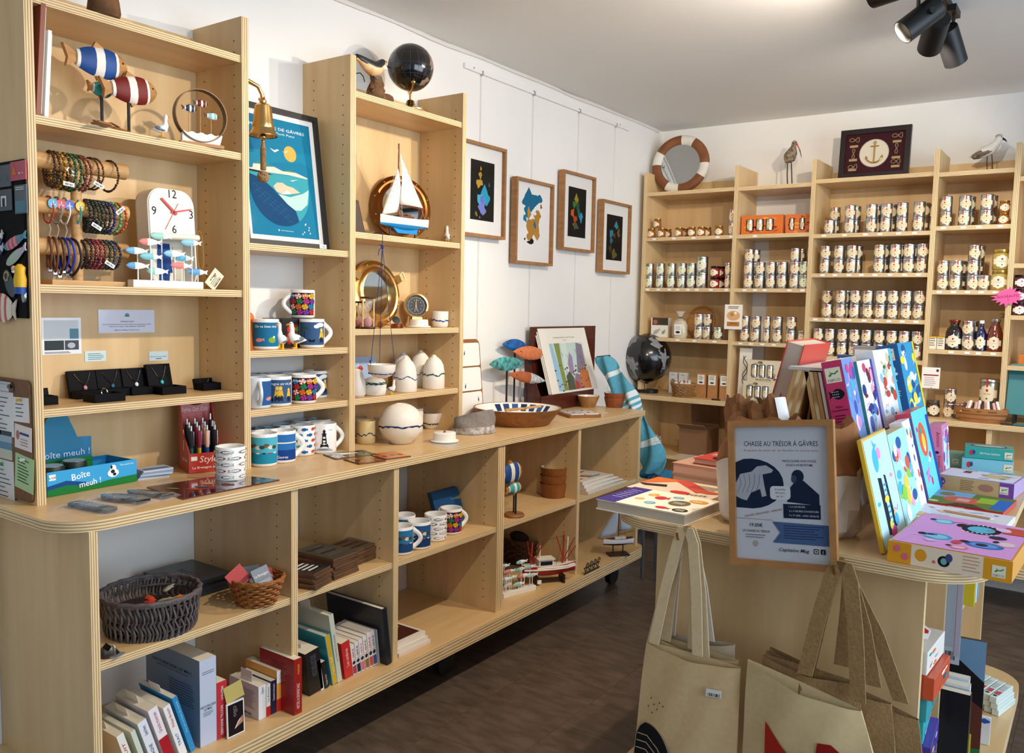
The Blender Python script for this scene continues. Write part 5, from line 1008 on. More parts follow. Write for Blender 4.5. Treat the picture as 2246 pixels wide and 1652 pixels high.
# fourth shelf: ceramics
bt = [(.040, 0), (.0425, .004), (.0425, .045), (.0415, .07), (.0375, .092), (.029, .109), (.018, .12), (.009, .126), (.007, .131), (.004, .131), (.004, .12)]
pot(at(889, .175, TS[3]), bt, 'white bottle vase with a blue loop drawn on it, front of the shelf', band='2A3E8A', by=.4, seed=2, th=.004)
pot(at(951, .175, TS[3]), bt, 'white bottle vase with a dark green line near the side panel', band='1F4A4A', by=.44, seed=9, th=.006)
pot(at(922, .085, TS[3]), [(a, b_*1.1) for a, b_ in bt], 'pale bottle vase behind, between the two front ones', band='3A3A4A', by=.4, seed=4, th=.003)
pot(at(884, .075, TS[3]), [(a*.95, b_*1.05) for a, b_ in bt], 'pale grey bottle vase almost hidden behind the blue loop one', col='DADDE0')
t = pot(at(820, .175, TS[3]), [(.036, 0), (.042, .004), (.044, .02), (.043, .045), (.036, .055), (.022, .062), (.012, .064), (.0, .065)], 'low rounded white jug with a green band', 'jug', 'jug', band='1F4A4A', by=.66, seed=6, th=.010)
q_obj(MB().tube([(0, .04+.02*math.sin(PI*k/8), .05-.035*k/8) for k in range(9)], .004, 8), 'handle', t, M('EFE9DD', .45), 80)
t = T('hen_figurine', 'white ceramic hen with a red comb, half hidden by the side panel', 'figurine', at(783, .17, TS[3])); b = MB(); b.lathe([(.024, 0), (.03, .01), (.03, .05), (.02, .08), (.014, .095), (.004, .1)], 18); q_obj(b, 'body', t, M('F0ECE4', .4), 60); b = MB(); b.ell((.008, .008, .098), (.006, .012, .01), 8, 6); q_obj(b, 'comb', t, M('C02A22', .4))
gull(at(859, .21, TS[3]), .056, .5, 'tiny gull figurine in yellow boots below the hanging bowl', True)
a = at(784, .06, TS[3]+.03); sheet('card', 'pale blue card lettered OSMOSE standing behind the ceramics', 'card', frame((.06, at(775, .06, 1.2).y, TS[3]+.003), (0, 1, 0), (-.1, 0, 1)), .125, .125, '9FB4D4', lambda A, w, h: (A.text('OS', w*.2, h*.72, h*.16, 'E8EEF6'), A.text('MO', w*.2, h*.53, h*.16, 'E8EEF6'), A.text('SE', w*.2, h*.34, h*.16, 'E8EEF6'), A.fish(w*.75, h*.85, w*.12, h*.05, '2A3A4A', 1.2), A.fish(w*.85, h*.75, w*.12, h*.05, '2A3A4A', 1.0)), th=.002)
# hanging bowl
p = at(837, .262, P(837, 829, x=.262).z); zt = P(831, 541, x=.262).z-p.z; t = T('hanging_bowl', 'small white bowl with a blue line hanging on blue cords', 'bowl', p)
b = MB(); prof = [(.016, 0), (.034, .008), (.046, .024), (.049, .047), (.046, .047), (.042, .026), (.03, .012), (.005, .006)]; b.lathe(prof, 30); q_obj(b, 'bowl', t, M('EFE9DD', .45), 60)
A = Art(warp=lambda x, y, hh: Vector(((.0462+(y-.024)*.12+.0012)*math.cos(x/.047), (.0462+(y-.024)*.12+.0012)*math.sin(x/.047), y))); art_band('2A3E8A', .35, .02, .004, seed=8)(A, .047, .047); A.obj('glaze_line', t)
cm = M('232C66', .8); b = MB()
for k in range(3): a = 2*PI*k/3+.4; b.tube([(.048*math.cos(a), .048*math.sin(a), .043), (0, 0, zt)], .0011, 5)
zs = TS[1]-p.z; b.tube([(0, 0, zt), (0, 0, zs+.002), (-.033, 0, zs+.003), (-.045, 0, zs+.0012)], .0014, 5); q_obj(b, 'cord', t, cm); b = MB(); b.ell((0, 0, zt), (.005, .005, .008), 8, 6); b.tube([(0, 0, zt), (0, -.015, zt-.01), (0, -.02, zt-.03)], .0014, 5); b.tube([(0, 0, zt+.004), (0, -.012, zt+.008), (0, 0, zt-.006)], .0014, 5); q_obj(b, 'knot', t, cm)
# ================================================================== ceramics on the worktop
pot(P(803, 972, z=.92), [(.028, 0), (.032, .003), (.0325, .03), (.0325, .082), (.030, .082), (.028, .01), (.01, .008)], 'small yellow cup with a blue jagged line on the worktop', 'cup', 'cup', col='DCC690', band='232E66', by=.42, seed=11, th=.005, amp=.06)
rv = .079; sp = [(.03, 0), (.04, .002)]+[(rv*math.sin(q), .072-rv*.93*math.cos(q)) for q in [.62+.19*k for k in range(12)]]+[(.022, .142), (.016, .144), (.012, .142), (.01, .135)]
pot(P(879, 972, z=.92), sp, 'big round white vase with a wavy blue line', band='232E66', by=.46, seed=3, th=.007, amp=.03)
pot(P(910, 948, z=.92), [(.028, 0), (.031, .004), (.032, .095), (.029, .095), (.028, .01), (.005, .008)], 'tall plain white cup behind the round vase', 'cup', 'cup')
pot(P(838, 958, z=.92), [(.026, 0), (.03, .004), (.031, .075), (.028, .075), (.026, .01), (.005, .008)], 'white cup peeking out behind the round vase', 'cup', 'cup')
pot(P(787, 955, z=.92), [(.026, 0), (.03, .004), (.031, .07), (.028, .07), (.026, .01), (.005, .008)], 'pale cup behind the yellow cup', 'cup', 'cup', col='D8DCE0')
pot(P(945, 940, z=.92), [(.02, 0), (.024, .004), (.04, .03), (.052, .066), (.049, .066), (.036, .03), (.018, .008), (.004, .007)], 'flared white bowl with black fish brush marks', 'bowl', 'bowl', band='2A2A30', by=.35, seed=12, th=.006, amp=.06)
sheet('card', 'grey card lying under the small white dish on the worktop', 'card', tr(P(935, 972, z=.92)) @ rot(0, 0, -.2), .12, .085, 'B8B4AE')
t = T('round_dish', 'small white lidded dish on the worktop edge', 'dish', P(975, 969, z=.9208)); b = MB(); b.lathe([(.02, 0), (.051, .002), (.052, .006), (.042, .008), (.041, .034), (.038, .036), (.001, .034)], 30); q_obj(b, 'dish', t, M('F2EFE6', .4)); b = MB(); b.ell((0, 0, .037), .005, 8, 6); q_obj(b, 'knob', t, M('8A5A3A', .5))
# grey fabric cowl
c = P(1040, 948, z=.92); t = T('fabric_cowl', 'grey fabric cowl with a printed hem lying on the worktop', 'scarf', c, -.2); b = MB(); R = []
for i in range(11):
    s = i/10; R.append([(((.072+.012*math.sin(s*5+j)*.3)-.012*s)*math.cos(2*PI*j/30), ((.098+.006*math.sin(s*7+j*.7))-.014*s)*math.sin(2*PI*j/30), .002+.072*s+.012*math.sin(2*PI*j/30*1+1.3)*s*(1.6)) for j in range(30)])
R2 = [[(p_[0]*.88, p_[1]*.88, max(.003, p_[2]-.004)) for p_ in r_] for r_ in R[::-1]]
b.rings(R+R2, cap0=False, cap1=False, mf=lambda i, j: 1 if i < 3 else 0); q_obj(b, 'fabric', t, [M('8E8884', .95, noise=.25, ns=90, bump=.4), M('6E6A70', .95, noise=.7, ns=70, h2='D8D4CE', bump=.3)], 70)
# long snack tray and round board against the wall
zt = P(1040, 744, x=.03).z-.92; y0 = 1.468; t = T('snack_tray', 'long wooden tray with three white fish dishes leaning on the wall', 'tray', (.05, y0, .921)); yw = P(1058, 870, x=.05).y-y0; X = frame((0, 0, 0), (0, 1, 0), (-.1, 0, 1)); b = MB(X); b.prism(rrect(0, 0, yw, zt, .03), 0, .012); q_obj(b, 'board', t, WOODR, 0)
for k in range(3):
    z0 = .02+k*(zt-.03)/3; b = MB(X @ tr(0, 0, .0125)); b.prism(rrect(.012, z0, yw-.012, z0+(zt-.05)/3, .012), 0, .005); o = q_obj(b, 'dish', t, GLOSSW, 0); A = Art(X @ tr(0, 0, .0176), lift=.0004)
    for j in range(4): A.fish(.03+(yw-.06)*random.random(), z0+.02+.055*j/3+.01*random.random(), .022, .007, '232E4A', 1.2+random.random()*.6)
    A.obj('fish_print', o)
t = T('round_board', 'round black rimmed wooden board standing beside the grey cowl', 'board', P(1028, 912, z=.92)+Vector((-.02, 0, .058)), 1.2); b = MB(frame((0, 0, 0), (0, 1, 0), (0, 0, 1))); b.lathe([(.001, -.011), (.056, -.011), (.057, .0), (.056, .011), (.001, .011)], 30, mf=lambda i, j: 1 if i in (1, 2) else 0); q_obj(b, 'board', t, [WOODR, BLACK], 40); q_obj(MB().ell((.014, .02, -.02), .005, 8, 6), 'knob', t, STEEL)
# painted fish on sticks
c = at(1135, .07, .92); t = T('fish_on_sticks', 'group of four painted wooden fish on black sticks beside the big bowl', 'sculpture', c)
def fs(u0, v0, u1, v1, H, mats, bands, x):
    a = P(u0, v0, x=x)-c; d = P(u1, v1, x=x)-c; L = (d-a).length; N = 16; R = []
    X = frame(d, a-d, (0, 0, 1))
    for i in range(N+1):
        s = i/N; hh = H/2*max(.04, math.sin(PI*s)**.75); tt = .011*max(.1, math.sin(PI*s)**.6); R.append([(L*s, hh*math.cos(q), tt*math.sin(q)) for q in [2*PI*j/12 for j in range(12)]])
    def mf(i, j): return next(k for e, k in bands if (i+.5)/N <= e)
    o = MB(X).rings(R, mf=mf).obj('fish', t, mats, 60)
    q_obj(MB(X).tube([(-.03, .018, 0), (.0, 0, 0), (-.034, -.022, 0)], .0011, 5), 'tail_wire', o, BLACK); b = MB(X)
    for sd in (-1, 1): b.ell((L*.82, H*.05, sd*.008), .003, 8, 5)
    q_obj(b, 'eye', o, BLACK)
    u = (u0+u1)/2; m = (a+d)/2; q_obj(MB().cyl((m.x, m.y, m.z-H*.4), (m.x, m.y, .012), .0045, 8), 'stick', t, BLACK)
    return o
PB, POR, PT, PTC, PWH = M('1F72C0', .5, noise=.3, ns=40, h2='1A3A6A'), M('D0683A', .5, noise=.45, ns=60, h2='D88A60'), M('5FC0C0', .5, noise=.6, ns=50, h2='2A4A4A'), M('B8643E', .5, noise=.2, ns=40), M('E8EEF0', .5, noise=.5, ns=60, h2='6A7A8A')
fs(1102, 755, 1156, 758, .055, [PB], [(1, 0)], .045); fs(1126, 771, 1199, 778, .066, [POR], [(1, 0)], .065); fs(1073, 799, 1149, 797, .066, [PT], [(1, 0)], .08); fs(1115, 820, 1196, 836, .052, [PTC, PWH], [(.42, 1), (1, 0)], .095)
q_obj(MB().box(-.045, -.06, 0, .03, .1, .012), 'base', t, WOODL, 0, bevel=.002)
# big salad bowl with tongs
def wbowl(loc, r0, r1, h, label, blue=False, inner=True, grp='wooden bowls with white enamel inside', wm=WOODR, name='wooden_bowl', seed=1):
    t = T(name, label, 'bowl', loc, group=grp); b = MB(); b.lathe([(.001, 0), (r0, 0), (r0*1.04, .004), (r1*.985, h*.93), (r1, h), (r1*.965, h), (r1*.95, h*.93)], 44, cap1=False); q_obj(b, 'wood', t, wm, 40)
    b = MB(); b.lathe([(.001, h*.16), (r0*.9, h*.17), (r0*1.0, h*.25), (r1*.945, h*.94), (r1*.96, h*.985)], 44, cap0=False, cap1=False); b.F = [f[::-1] for f in b.F]; o = q_obj(b, 'enamel', t, GLOSSW, 50)
    random.seed(seed); A = Art(warp=lambda x, y, hh: Vector(((r0+(r1*.945-r0)*((y-h*.25)/(h*.69))-.0012)*math.cos(x), (r0+(r1*.945-r0)*((y-h*.25)/(h*.69))-.0012)*math.sin(x), y)))
    if blue:
        for k in range(7): x = 1.2+.24*k; A.fill([(x, h*.5), (x+.16, h*.5), (x+.16, h*.9), (x, h*.9)], ('22345E', '3A5A94', '2A4478')[k % 3])
    else:
        for k in range(12): A.fish(2*PI*k/12, h*(.45+.35*random.random()), .34, h*.14, '232E4A')
    A.obj('fish_print', o); return t
c = at(1134, .262, .92); wbowl(c, .135, .188, .07, 'big wooden salad bowl with white enamel and blue stripes inside', True)
t = T('salad_tongs', 'pale olive wood salad tongs resting in the big bowl', 'tongs', c+Vector((.02, 0, .068)), -.25); b = MB(tr(0, 0, -.006))
for dy in (-.012, .012): b.tube([(.03, -.10+dy, .006), (.02, 0, .006), (.0, .10+dy, .006)], [.007, .0045, .006], 8)
q_obj(b, 'tongs', t, M('D0A060', .5, noise=.3, ns=20, stretch=(4, 1, 4))); q_obj(MB(tr(0, 0, -.006)).tube([(.02, -.006, .0), (.03, 0, .012), (.02, .006, .0)], .0025, 6), 'tie', t, M('C09A5A', .8))
# divided tray, bowls
q = [P(u, v, z=.92) for u, v in ((1220, 908), (1258, 921), (1323, 910), (1290, 892))]; t = T('divided_tray', 'square wooden tray with four white fish dishes on the worktop', 'tray', q[0]); d1 = q[1]-q[0]; an = math.atan2(d1.y, d1.x); t.rotation_euler = (0, 0, an)
b = MB(); b.prism(rrect(0, 0, .16, .16, .012), 0, .014); q_obj(b, 'board', t, WOODR, 0)
for i in range(2):
    for j in range(2):
        b = MB(); x, y = .01+.073*i, .01+.073*j; b.prism(rrect(x, y, x+.068, y+.068, .008), .0142, .018); o = q_obj(b, 'dish', t, GLOSSW, 0); A = Art(tr(x, y, .0182), lift=.0004); A.fish(.03, .03, .03, .01, '232E4A', 2.3); A.fish(.05, .05, .02, .008, '6A7AA0', 2.0); A.obj('fish_print', o)
t.location.x = min(t.location.x, .29); WB = M('B8824A', .5, noise=.35, ns=14, stretch=(6, 2, 2)); WB2 = M('9A5430', .5, noise=.35, ns=14, stretch=(6, 2, 2))
wbowl(P(1290, 893, z=.92), .034, .056, .058, 'small pale wooden bowl beside the divided tray', wm=WB)
c = P(1347, 893, z=.92); wbowl(c, .04, .052, .05, 'lower reddish wooden bowl at the worktop end', wm=WB2); wbowl(c+Vector((0, 0, .024)), .04, .053, .05, 'upper reddish wooden bowl stacked at the worktop end', wm=WB2)
sheet('card', 'small white price card at the worktop edge', 'card', tr(P(1322, 906, z=.92)) @ rot(0, 0, .2), .02, .03, 'ECE8E6')
# print display stand
MA = M('5E2418', .35, noise=.35, ns=10, stretch=(1, 1, 9), h2='3E150E', coat=.3); y0, y1 = P(1160, 800, x=.03).y, P(1301, 800, x=.03).y; zt = P(1230, 716, x=.03).z
t = T('print_stand', 'dark mahogany display stand leaning on the wall', 'display stand', (.03, y0, .92)); w = y1-y0
q_obj(MB().box(0, 0, 0, .008, w, zt-.92), 'back_board', t, MA, 0); fy0, fy1 = P(1212, 870, x=.2).y-y0, P(1315, 870, x=.2).y-y0
b = MB(); b.box(.10, fy0, 0, .108, fy1, .075); q_obj(b, 'front_board', t, MA, 0)
for y in (fy0, fy1-.006): b = MB(frame((0.009, y, 0), (1, 0, 0), (0, 0, 1))); b.prism([(0, 0), (.0905, 0), (.0905, .075), (0.01, .26), (0, .26)], -.006, 0); q_obj(b, 'wing_board', t, MA, 0)
b = MB(frame((.012, fy1+.004, 0), (.1, 1, 0), (0, 0, 1))); b.prism([(0, 0), (.17, 0), (.17, .02), (.02, .2), (0, .2)], 0, .007); q_obj(b, 'wing_board', t, MA, 0)
def pr1(A, w, h):
    A.text('L\'embouchure du Trieux', w*.5, h*.84, h*.03, '3A3A3A', w=w*.45); A.text('Marc Monnier', w*.5, h*.80, h*.018, '5A5A5A'); x0, x1, z0, z1 = w*.16, w*.86, h*.03, h*.76; A.rect(x0, z0, x1, z1, 'C4D8D0')
    def q(x, y): return (x0+(x1-x0)*x, z0+(z1-z0)*y)
    for pts, c in (([(0, 0), (.16, 0), (.14, .5), (.08, 1), (0, 1)], '9AC4DC'), ([(.16, 0), (.28, 0), (.26, .6), (.3, 1), (.14, 1)], '8A9450'), ([(.3, .4), (.45, .35), (.5, 1), (.34, 1)], 'D4E4DA'), ([(.42, .3), (.56, .35), (.6, .7), (.54, .8), (.44, .6)], 'A08CA8'), ([(.66, .35), (.95, .3), (.98, .95), (.8, 1), (.74, .7)], '8A7E90'), ([(.28, 0), (.5, 0), (.52, .25), (.42, .4), (.3, .3)], '5A5E48'), ([(.5, 0), (.8, 0), (.74, .3), (.6, .34), (.52, .2)], '9A7A8C'), ([(.66, 0), (1, 0), (1, .36), (.84, .5), (.72, .3)], 'C87A4A'), ([(.5, .0), (.66, .02), (.62, .16), (.54, .18)], 'B04A3A')): A.fill([q(*p) for p in pts], c)
    random.seed(5)
    for k in range(26): x, y = random.random(), random.random()*.55; c = q(x, y); A.ell(c[0], c[1], w*.02, h*.012, random.choice(('4A4438', '6A5A40', '3A4430', '7A4A6A')), 7)
    for k in range(10): x, y = .2+.7*random.random(), .3+.6*random.random(); c = q(x, y); A.line([c, (c[0]+w*.02, c[1]+h*.03), (c[0]-w*.01, c[1]+h*.06)], w*.004, '3A3A40')
for k in range(3):
    a = P(1213-5*k, 772+2*k if False else 858, x=.13); yb = P(1212, 858, x=.135).y; ww = P(1313, 850, x=.135).y-yb
    sheet('art_print', ('large art print of a river estuary in front of the mahogany stand', 'second white print sheet behind the estuary print', 'rearmost white print sheet in the mahogany stand')[k], 'print', frame((.131-.005*k, yb-.006*k, .996), (0, 1, 0), (-.30, 0, 1)), ww, (P(1250, 720, x=.08).z-.996)*1.045, 'EEE8DC', pr1 if k == 0 else None, th=.0015, rough=.85, coat=0)
b = MB(); 
# ================================================================== picture rail with hanging paintings
t = T('picture_rail', 'white picture rail screwed under the ceiling', 'rail', (0, 1.713, 2.418)); q_obj(MB().box(.001, 0, 0, .012, 1.495, .022), 'rail', t, M('ECEAE6', .5), 0, bevel=.001)
for y in (.06, .52, .94, 1.38): b = MB(frame((.012, y, .013), (0, 1, 0), (0, 0, 1))); b.lathe([(.001, 0), (.0035, 0), (.003, .0015), (.001, .002)], 10); q_obj(b, 'screw', t, M('8A8A8A', .4, .6))
def blob(A, cx, cy, s, seed, c, ax=1.0):
    random.seed(seed); n = 22; ph = [random.random()*6 for _ in range(4)]
    A.fill([(cx+s*ax*(.75+.2*math.sin(2*a+ph[0])+.14*math.sin(3*a+ph[1])+.08*math.sin(5*a+ph[2]))*math.cos(a), cy+s*(.75+.2*math.sin(2*a+ph[3])+.14*math.sin(3*a+ph[1])+.08*math.sin(7*a+ph[2]))*math.sin(a)) for a in [2*PI*k/n for k in range(n)]], c)
def pa(bg, items, x0=.2, x1=.8, y0=.16, y1=.84):
    def f(A, w, h):
        A.rect(w*x0, h*y0, w*x1, h*y1, bg)
        for i, (x, y, s, ax, c) in enumerate(items): blob(A, w*(x0+(x1-x0)*x), h*(y0+(y1-y0)*y), w*s, i+3, c, ax)
    return f
arts = [pa('22201E', [(.6, .42, .17, .8, '2E9EC4'), (.42, .36, .12, .8, '48B0D0'), (.5, .22, .13, 1, '7A86D0'), (.5, .36, .1, .8, '6A78C8'), (.36, .62, .09, 1, 'C0963A'), (.4, .76, .06, .8, 'B48A3A'), (.42, .87, .035, .6, 'C8A04A'), (.78, .62, .05, .5, '3A6A7A'), (.25, .1, .05, .7, '8A7438'), (.4, .05, .03, .6, '8A8A84')]),
        pa('F4F2EE', [(.35, .82, .2, 1, '1E6E94'), (.65, .86, .14, 1.2, '1E6E94'), (.3, .65, .16, .8, '1E6E94'), (.2, .5, .1, .8, '2A7AA0'), (.5, .35, .22, .9, 'B8863C'), (.7, .55, .14, .8, 'B8863C'), (.35, .6, .1, .6, 'C0903E'), (.85, .75, .06, .6, '9A5A2A'), (.6, .4, .08, .5, '1E6E94'), (.4, .18, .12, .8, 'B8863C'), (.7, .25, .13, .7, 'C08A44'), (.45, .08, .05, 2.2, '1A1A1C'), (.2, .12, .03, 1, '1A1A1C'), (.55, .62, .06, 1.2, 'F4F2EE')], .14, .84, .2, .9),
        pa('1E1C1B', [(.45, .78, .09, .8, 'A08A2E'), (.35, .66, .09, .8, '3A7A3A'), (.55, .6, .1, .8, '2E5A3A'), (.25, .48, .11, .8, 'C8602A'), (.4, .36, .09, .8, 'B04A26'), (.72, .42, .1, .7, '3A94B8'), (.6, .5, .07, .8, '2A6A5A'), (.45, .22, .09, 1.2, '4A5A46'), (.3, .25, .04, .8, '8A5A30')]),
        pa('1C1A19', [(.6, .78, .08, 1, '3A8A9A'), (.3, .58, .12, .6, '2E7E94'), (.75, .62, .09, .8, '7A5A3A'), (.5, .55, .07, .8, '5A4632'), (.3, .42, .08, .7, '2A6A7A'), (.25, .25, .08, .8, '4A3C2A'), (.5, .14, .1, 1.2, '6A5A34')])]
OAK = M('A9784A', .5, noise=.3, ns=16, stretch=(3, 3, .6)); fr = [(1.672, 1.982, 1.716, 2.118, 1.834, 'framed painting of blue and gold shapes on black, nearest the tall unit'), (2.065, 2.385, 1.617, 2.012, 2.241, 'framed painting of teal and ochre on white'), (2.472, 2.792, 1.706, 2.10, 2.663, 'framed dark painting with orange, green and blue, under the rail'), (2.875, 3.205, 1.61, 2.0, 3.056, 'framed dark painting with a teal curl, nearest the corner')]
for (y0, y1, z0, z1, yc, lab), fn in zip(fr, arts):
    picture('framed_painting', lab, frame((.012, y0, z0), (0, 1, 0), (0, 0, 1)), y1-y0, z1-z0, .013, .032, OAK, fn)
    t = T('hanging_wire', 'thin clear picture wire '+('holding the blue and gold painting', 'holding the teal and ochre painting', 'holding the orange and green painting', 'holding the painting by the corner')[fr.index((y0, y1, z0, z1, yc, lab))], 'wire', (.0065, yc, .95)); q_obj(MB().cyl((0, 0, 0), (0, 0, 1.475), .0011, 6), 'wire', t, M('D8D8D4', .3)); q_obj(MB().box(-.004, -.004, 1.462, .009, .004, 1.482), 'hook', t, M('B8B8B4', .4, .5), 0)
# ================================================================== beach towel and folded towels beyond the worktop
YT = 2.64
def cloth(name, label, cat, cols, rows, thick=.004, folds=None, prints=None):
    t = T(name, label, cat, rows[-1][0]); o = Vector(rows[-1][0]); b = MB(); R = []; n = 10
    for i, (a, c) in enumerate(rows):
        a = Vector(a); c = Vector(c); R.append([a.lerp(c, j/n)+Vector((0, -.018*math.sin(j/n*PI*3+i*.35)-.02*math.sin(j/n*PI), 0))-o for j in range(n+1)])
    b.rings(R, close=False, cap0=False, cap1=False, mf=lambda i, j: cols[1][i % len(cols[1])]); ob = q_obj(b, 'cloth', t, cols[0], 70); sm = ob.modifiers.new('sub', 'SUBSURF'); sm.levels = 2; sm.render_levels = 2; so = ob.modifiers.new('thick', 'SOLIDIFY'); so.thickness = thick
    return t, o
rows = [((1307, 784), (1336, 781)), ((1312, 797), (1345, 790)), ((1320, 815), (1356, 800)), ((1329, 835), (1367, 815)), ((1340, 860), (1382, 838)), ((1354, 886), (1395, 860)), ((1378, 905), (1404, 884)), ((1398, 925), (1412, 905)), ((1404, 945), (1425, 930)), ((1404, 970), (1440, 958)), ((1404, 995), (1455, 988)), ((1406, 1012), (1461, 1012)), ((1408, 1026), (1459, 1028)), ((1412, 1036), (1450, 1040))]
rr = [(P(a[0], a[1], y=YT), P(c[0], c[1], y=YT)) for a, c in rows]; dn = []
for i in range(len(rr)-1):
    for k in range(4): dn.append((rr[i][0].lerp(rr[i+1][0], k/4), rr[i][1].lerp(rr[i+1][1], k/4)))
dn.append(rr[-1]); tw = M('5AA6C0', .9, noise=.15, ns=60); tww = M('D8E4E6', .9)
seq = [0]*len(dn)
for k in (10, 11, 19, 20, 22, 24, 26, 28, 36, 37): seq[k] = 1
t, o = cloth('beach_towel', 'turquoise striped beach towel hanging past the worktop end', 'towel', ([tw, tww], seq), dn)
A = Art(frame(P(1441, 965, y=YT-.045)-o, (1, 0, 0), (0, 0, 1)), lift=.0004)
for rr_ in (.012, .02): A.line([(rr_*math.cos(2*PI*k/20), rr_*math.sin(2*PI*k/20)) for k in range(21)], .0025, 'C8DCE0')
for k in range(8): a = 2*PI*k/8; A.line([(.004*math.cos(a), .004*math.sin(a)), (.028*math.cos(a), .028*math.sin(a))], .0025, 'C8DCE0')
A.obj('compass_print', t)
q_obj(MB().cyl(P(1309, 784, y=YT+.0)-o, P(1338, 781, y=YT+.0)-o, .006, 8), 'hanger', t, BLACK)
for k, (v, lab, c) in enumerate(((1087, 'dark blue folded towel at the bottom of the pile beyond the worktop', '2A4A7A'), (1052, 'blue folded towel with a white fringe on top of the pile', '2F7FA8'))):
    a = P(1402, v, y=2.66); c2 = P(1452, v, y=2.66); t = T('folded_towel', lab, 'towel', a, group='folded towels beyond the worktop'); w = c2.x-a.x; hh = .055
    b = MB(); R = []
    for i in range(9): R.append([(w*i/8*1.0, .06+.06*math.cos(q)*(1 if abs(math.cos(q)) < .9 else 1.05), hh/2+hh/2*math.sin(q)*(1+.06*math.sin(i*2))) for q in [2*PI*j/14 for j in range(14)]])
    b.rings(R); q_obj(b, 'cloth', t, M(c, .95, noise=.2, ns=60, bump=.3), 60)
    if k:
        b = MB()
        for j in range(60):
            x = w*(.55+.4*random.random()); y = .0+.03*random.random(); z = hh*random.random(); b.tube([(x, y, z), (x+.01*random.uniform(-1, 1), y-.012, z-.006), (x+.02*random.uniform(-1, 1), y-.015, z-.022)], .002, 4)
        b.obj('fringe', t, M('B4C8DC', .9, noise=.5, ns=200, h2='2A4A8A'), 60, kind='stuff')
p = P(1404, 1137, y=2.66); zz = P(1404, 1087, y=2.66).z-ZF-.001; t = T('stool', 'low grey stool with a blue cushion carrying the folded towels', 'stool', (p.x, 2.65, ZF)); w = .11
q_obj(MB().box(0, 0, zz-.05, w, .18, zz), 'cushion', t, M('22304E', .8), 0, bevel=.008); q_obj(MB().box(.002, .004, zz-.11, w-.002, .176, zz-.0505), 'apron', t, M('8A8E94', .5), 0, bevel=.002)
for x, y in ((.01, .01), (w-.02, .01), (.01, .16), (w-.02, .16)): q_obj(MB().box(x, y, 0, x+.012, y+.012, zz-.11), 'leg', t, M('5A5E64', .5), 0)
# ================================================================== low cabinet, bay by bay
XB = .43
def bk(u0, u1, v, lean, label, cov, x=XB, z=ZB, dep=.15, **k):
    """book whose spine top runs from column u0 to u1 at row v; it stands on z and leans by lean"""
    a = P(u0, v, x=x); c = P(u1, v, x=x); th = (c.y-a.y)*math.cos(lean); h = (a.z-z)/math.cos(lean)
    return book(label, (x, a.y+h*math.sin(lean), z+.0005), th, dep, h, cov, r=(lean, 0, 0), **k)
GB = 'books in the low cabinet'
bk(255, 272, 1618, .30, 'cream paperback with red spine letters, nearest the cabinet end', 'E4DCC8', spine='ECE8E0', text=[('L. MINUIT', .1, .8, 'B02A34')], group=GB, slip=.02)
bk(286, 297, 1608, .30, 'thin pale green paperback leaning in the slanted row', 'D2DCC8', dep=.14, group=GB)
bk(301, 322, 1590, .31, 'white paperback with dark blue spine title in the slanted row', 'D8DCE4', spine='E4E8F0', text=[('BRETAGNE', .12, .5, '1E2A5A'), ('Gérard Henry', .7, .9, '1E2A5A')], group=GB, slip=.02)
bk(324, 346, 1562, .31, 'white paperback with a red band and pink lettering in the slanted row', 'E6DCE0', spine='EEE8EE', text=[('Grande traversée', .55, .92, 'B84A5A')], band=(0, .45, 'A81E2A'), group=GB, slip=.025)
bk(357, 374, 1555, .31, 'white paperback with red author name in the slanted row', 'E8E4DC', spine='F0F0F2', text=[('Philippe Bouquin', .58, .95, 'B02A34'), ('TRAIT', .2, .45, '2A4A9A')], group=GB)
bk(377, 389, 1534, .31, 'sky blue paperback leaning against the big grey book', '2A8CC8', text=[('Vue sur un bout du monde', .35, .92, 'A8D8C8')], group=GB, slip=.02)
def hist(A, w, h): A.text('HISTORICISER LE MAL', w*.5, h*.80, h*.05, '2E333C', w=w*.74); A.text('UNE ÉDITION CRITIQUE', w*.5, h*.765, h*.022, '4A505A', w=w*.6); A.lines(w*.45, h*.66, w*.92, 9, h*.03, h*.009, '565C66', .15)
def hsp(A, h, th): A.text('HISTORICISER', h*.40, th*.55, th*.2, '2E333C', w=h*.16); A.text('LE MAL', h*.40, th*.28, th*.2, '2E333C', w=h*.09); A.lines(h*.83, th*.5, h*.95, 2, th*.16, th*.06, '4A505A', .3)
def hspine(A, h, th):   # lettering that reads across the spine
    X0 = A.X; A.X = frame((0, 0, 0), (0, 1, 0), (0, 0, 1)); A.text('HISTORICISER', th*.5, h*.44, th*.19, '2E333C', w=th*.92); A.text('LE MAL', th*.5, h*.405, th*.19, '2E333C', w=th*.5); A.lines(th*.15, h*.85, th*.88, 2, h*.022, h*.006, '4A505A', .3); A.lines(th*.2, h*.38, th*.8, 3, h*.018, h*.005, '4A505A', .3); A.X = X0
bk(437, 474, 1452, 0, 'very thick grey-blue book with the long title on its cover', '8292A4', spine='C0CAE0', dep=.245, art=hspine, front=hist, group=GB)
bk(475, 497, 1500, 0, 'red paperback with large white upright spine letters', 'C2303A', text=[('GERMAINE TILLION', .06, .58), ('Lorraine de Meaux', .68, .92)], ts=.011, group=GB, slip=.04)
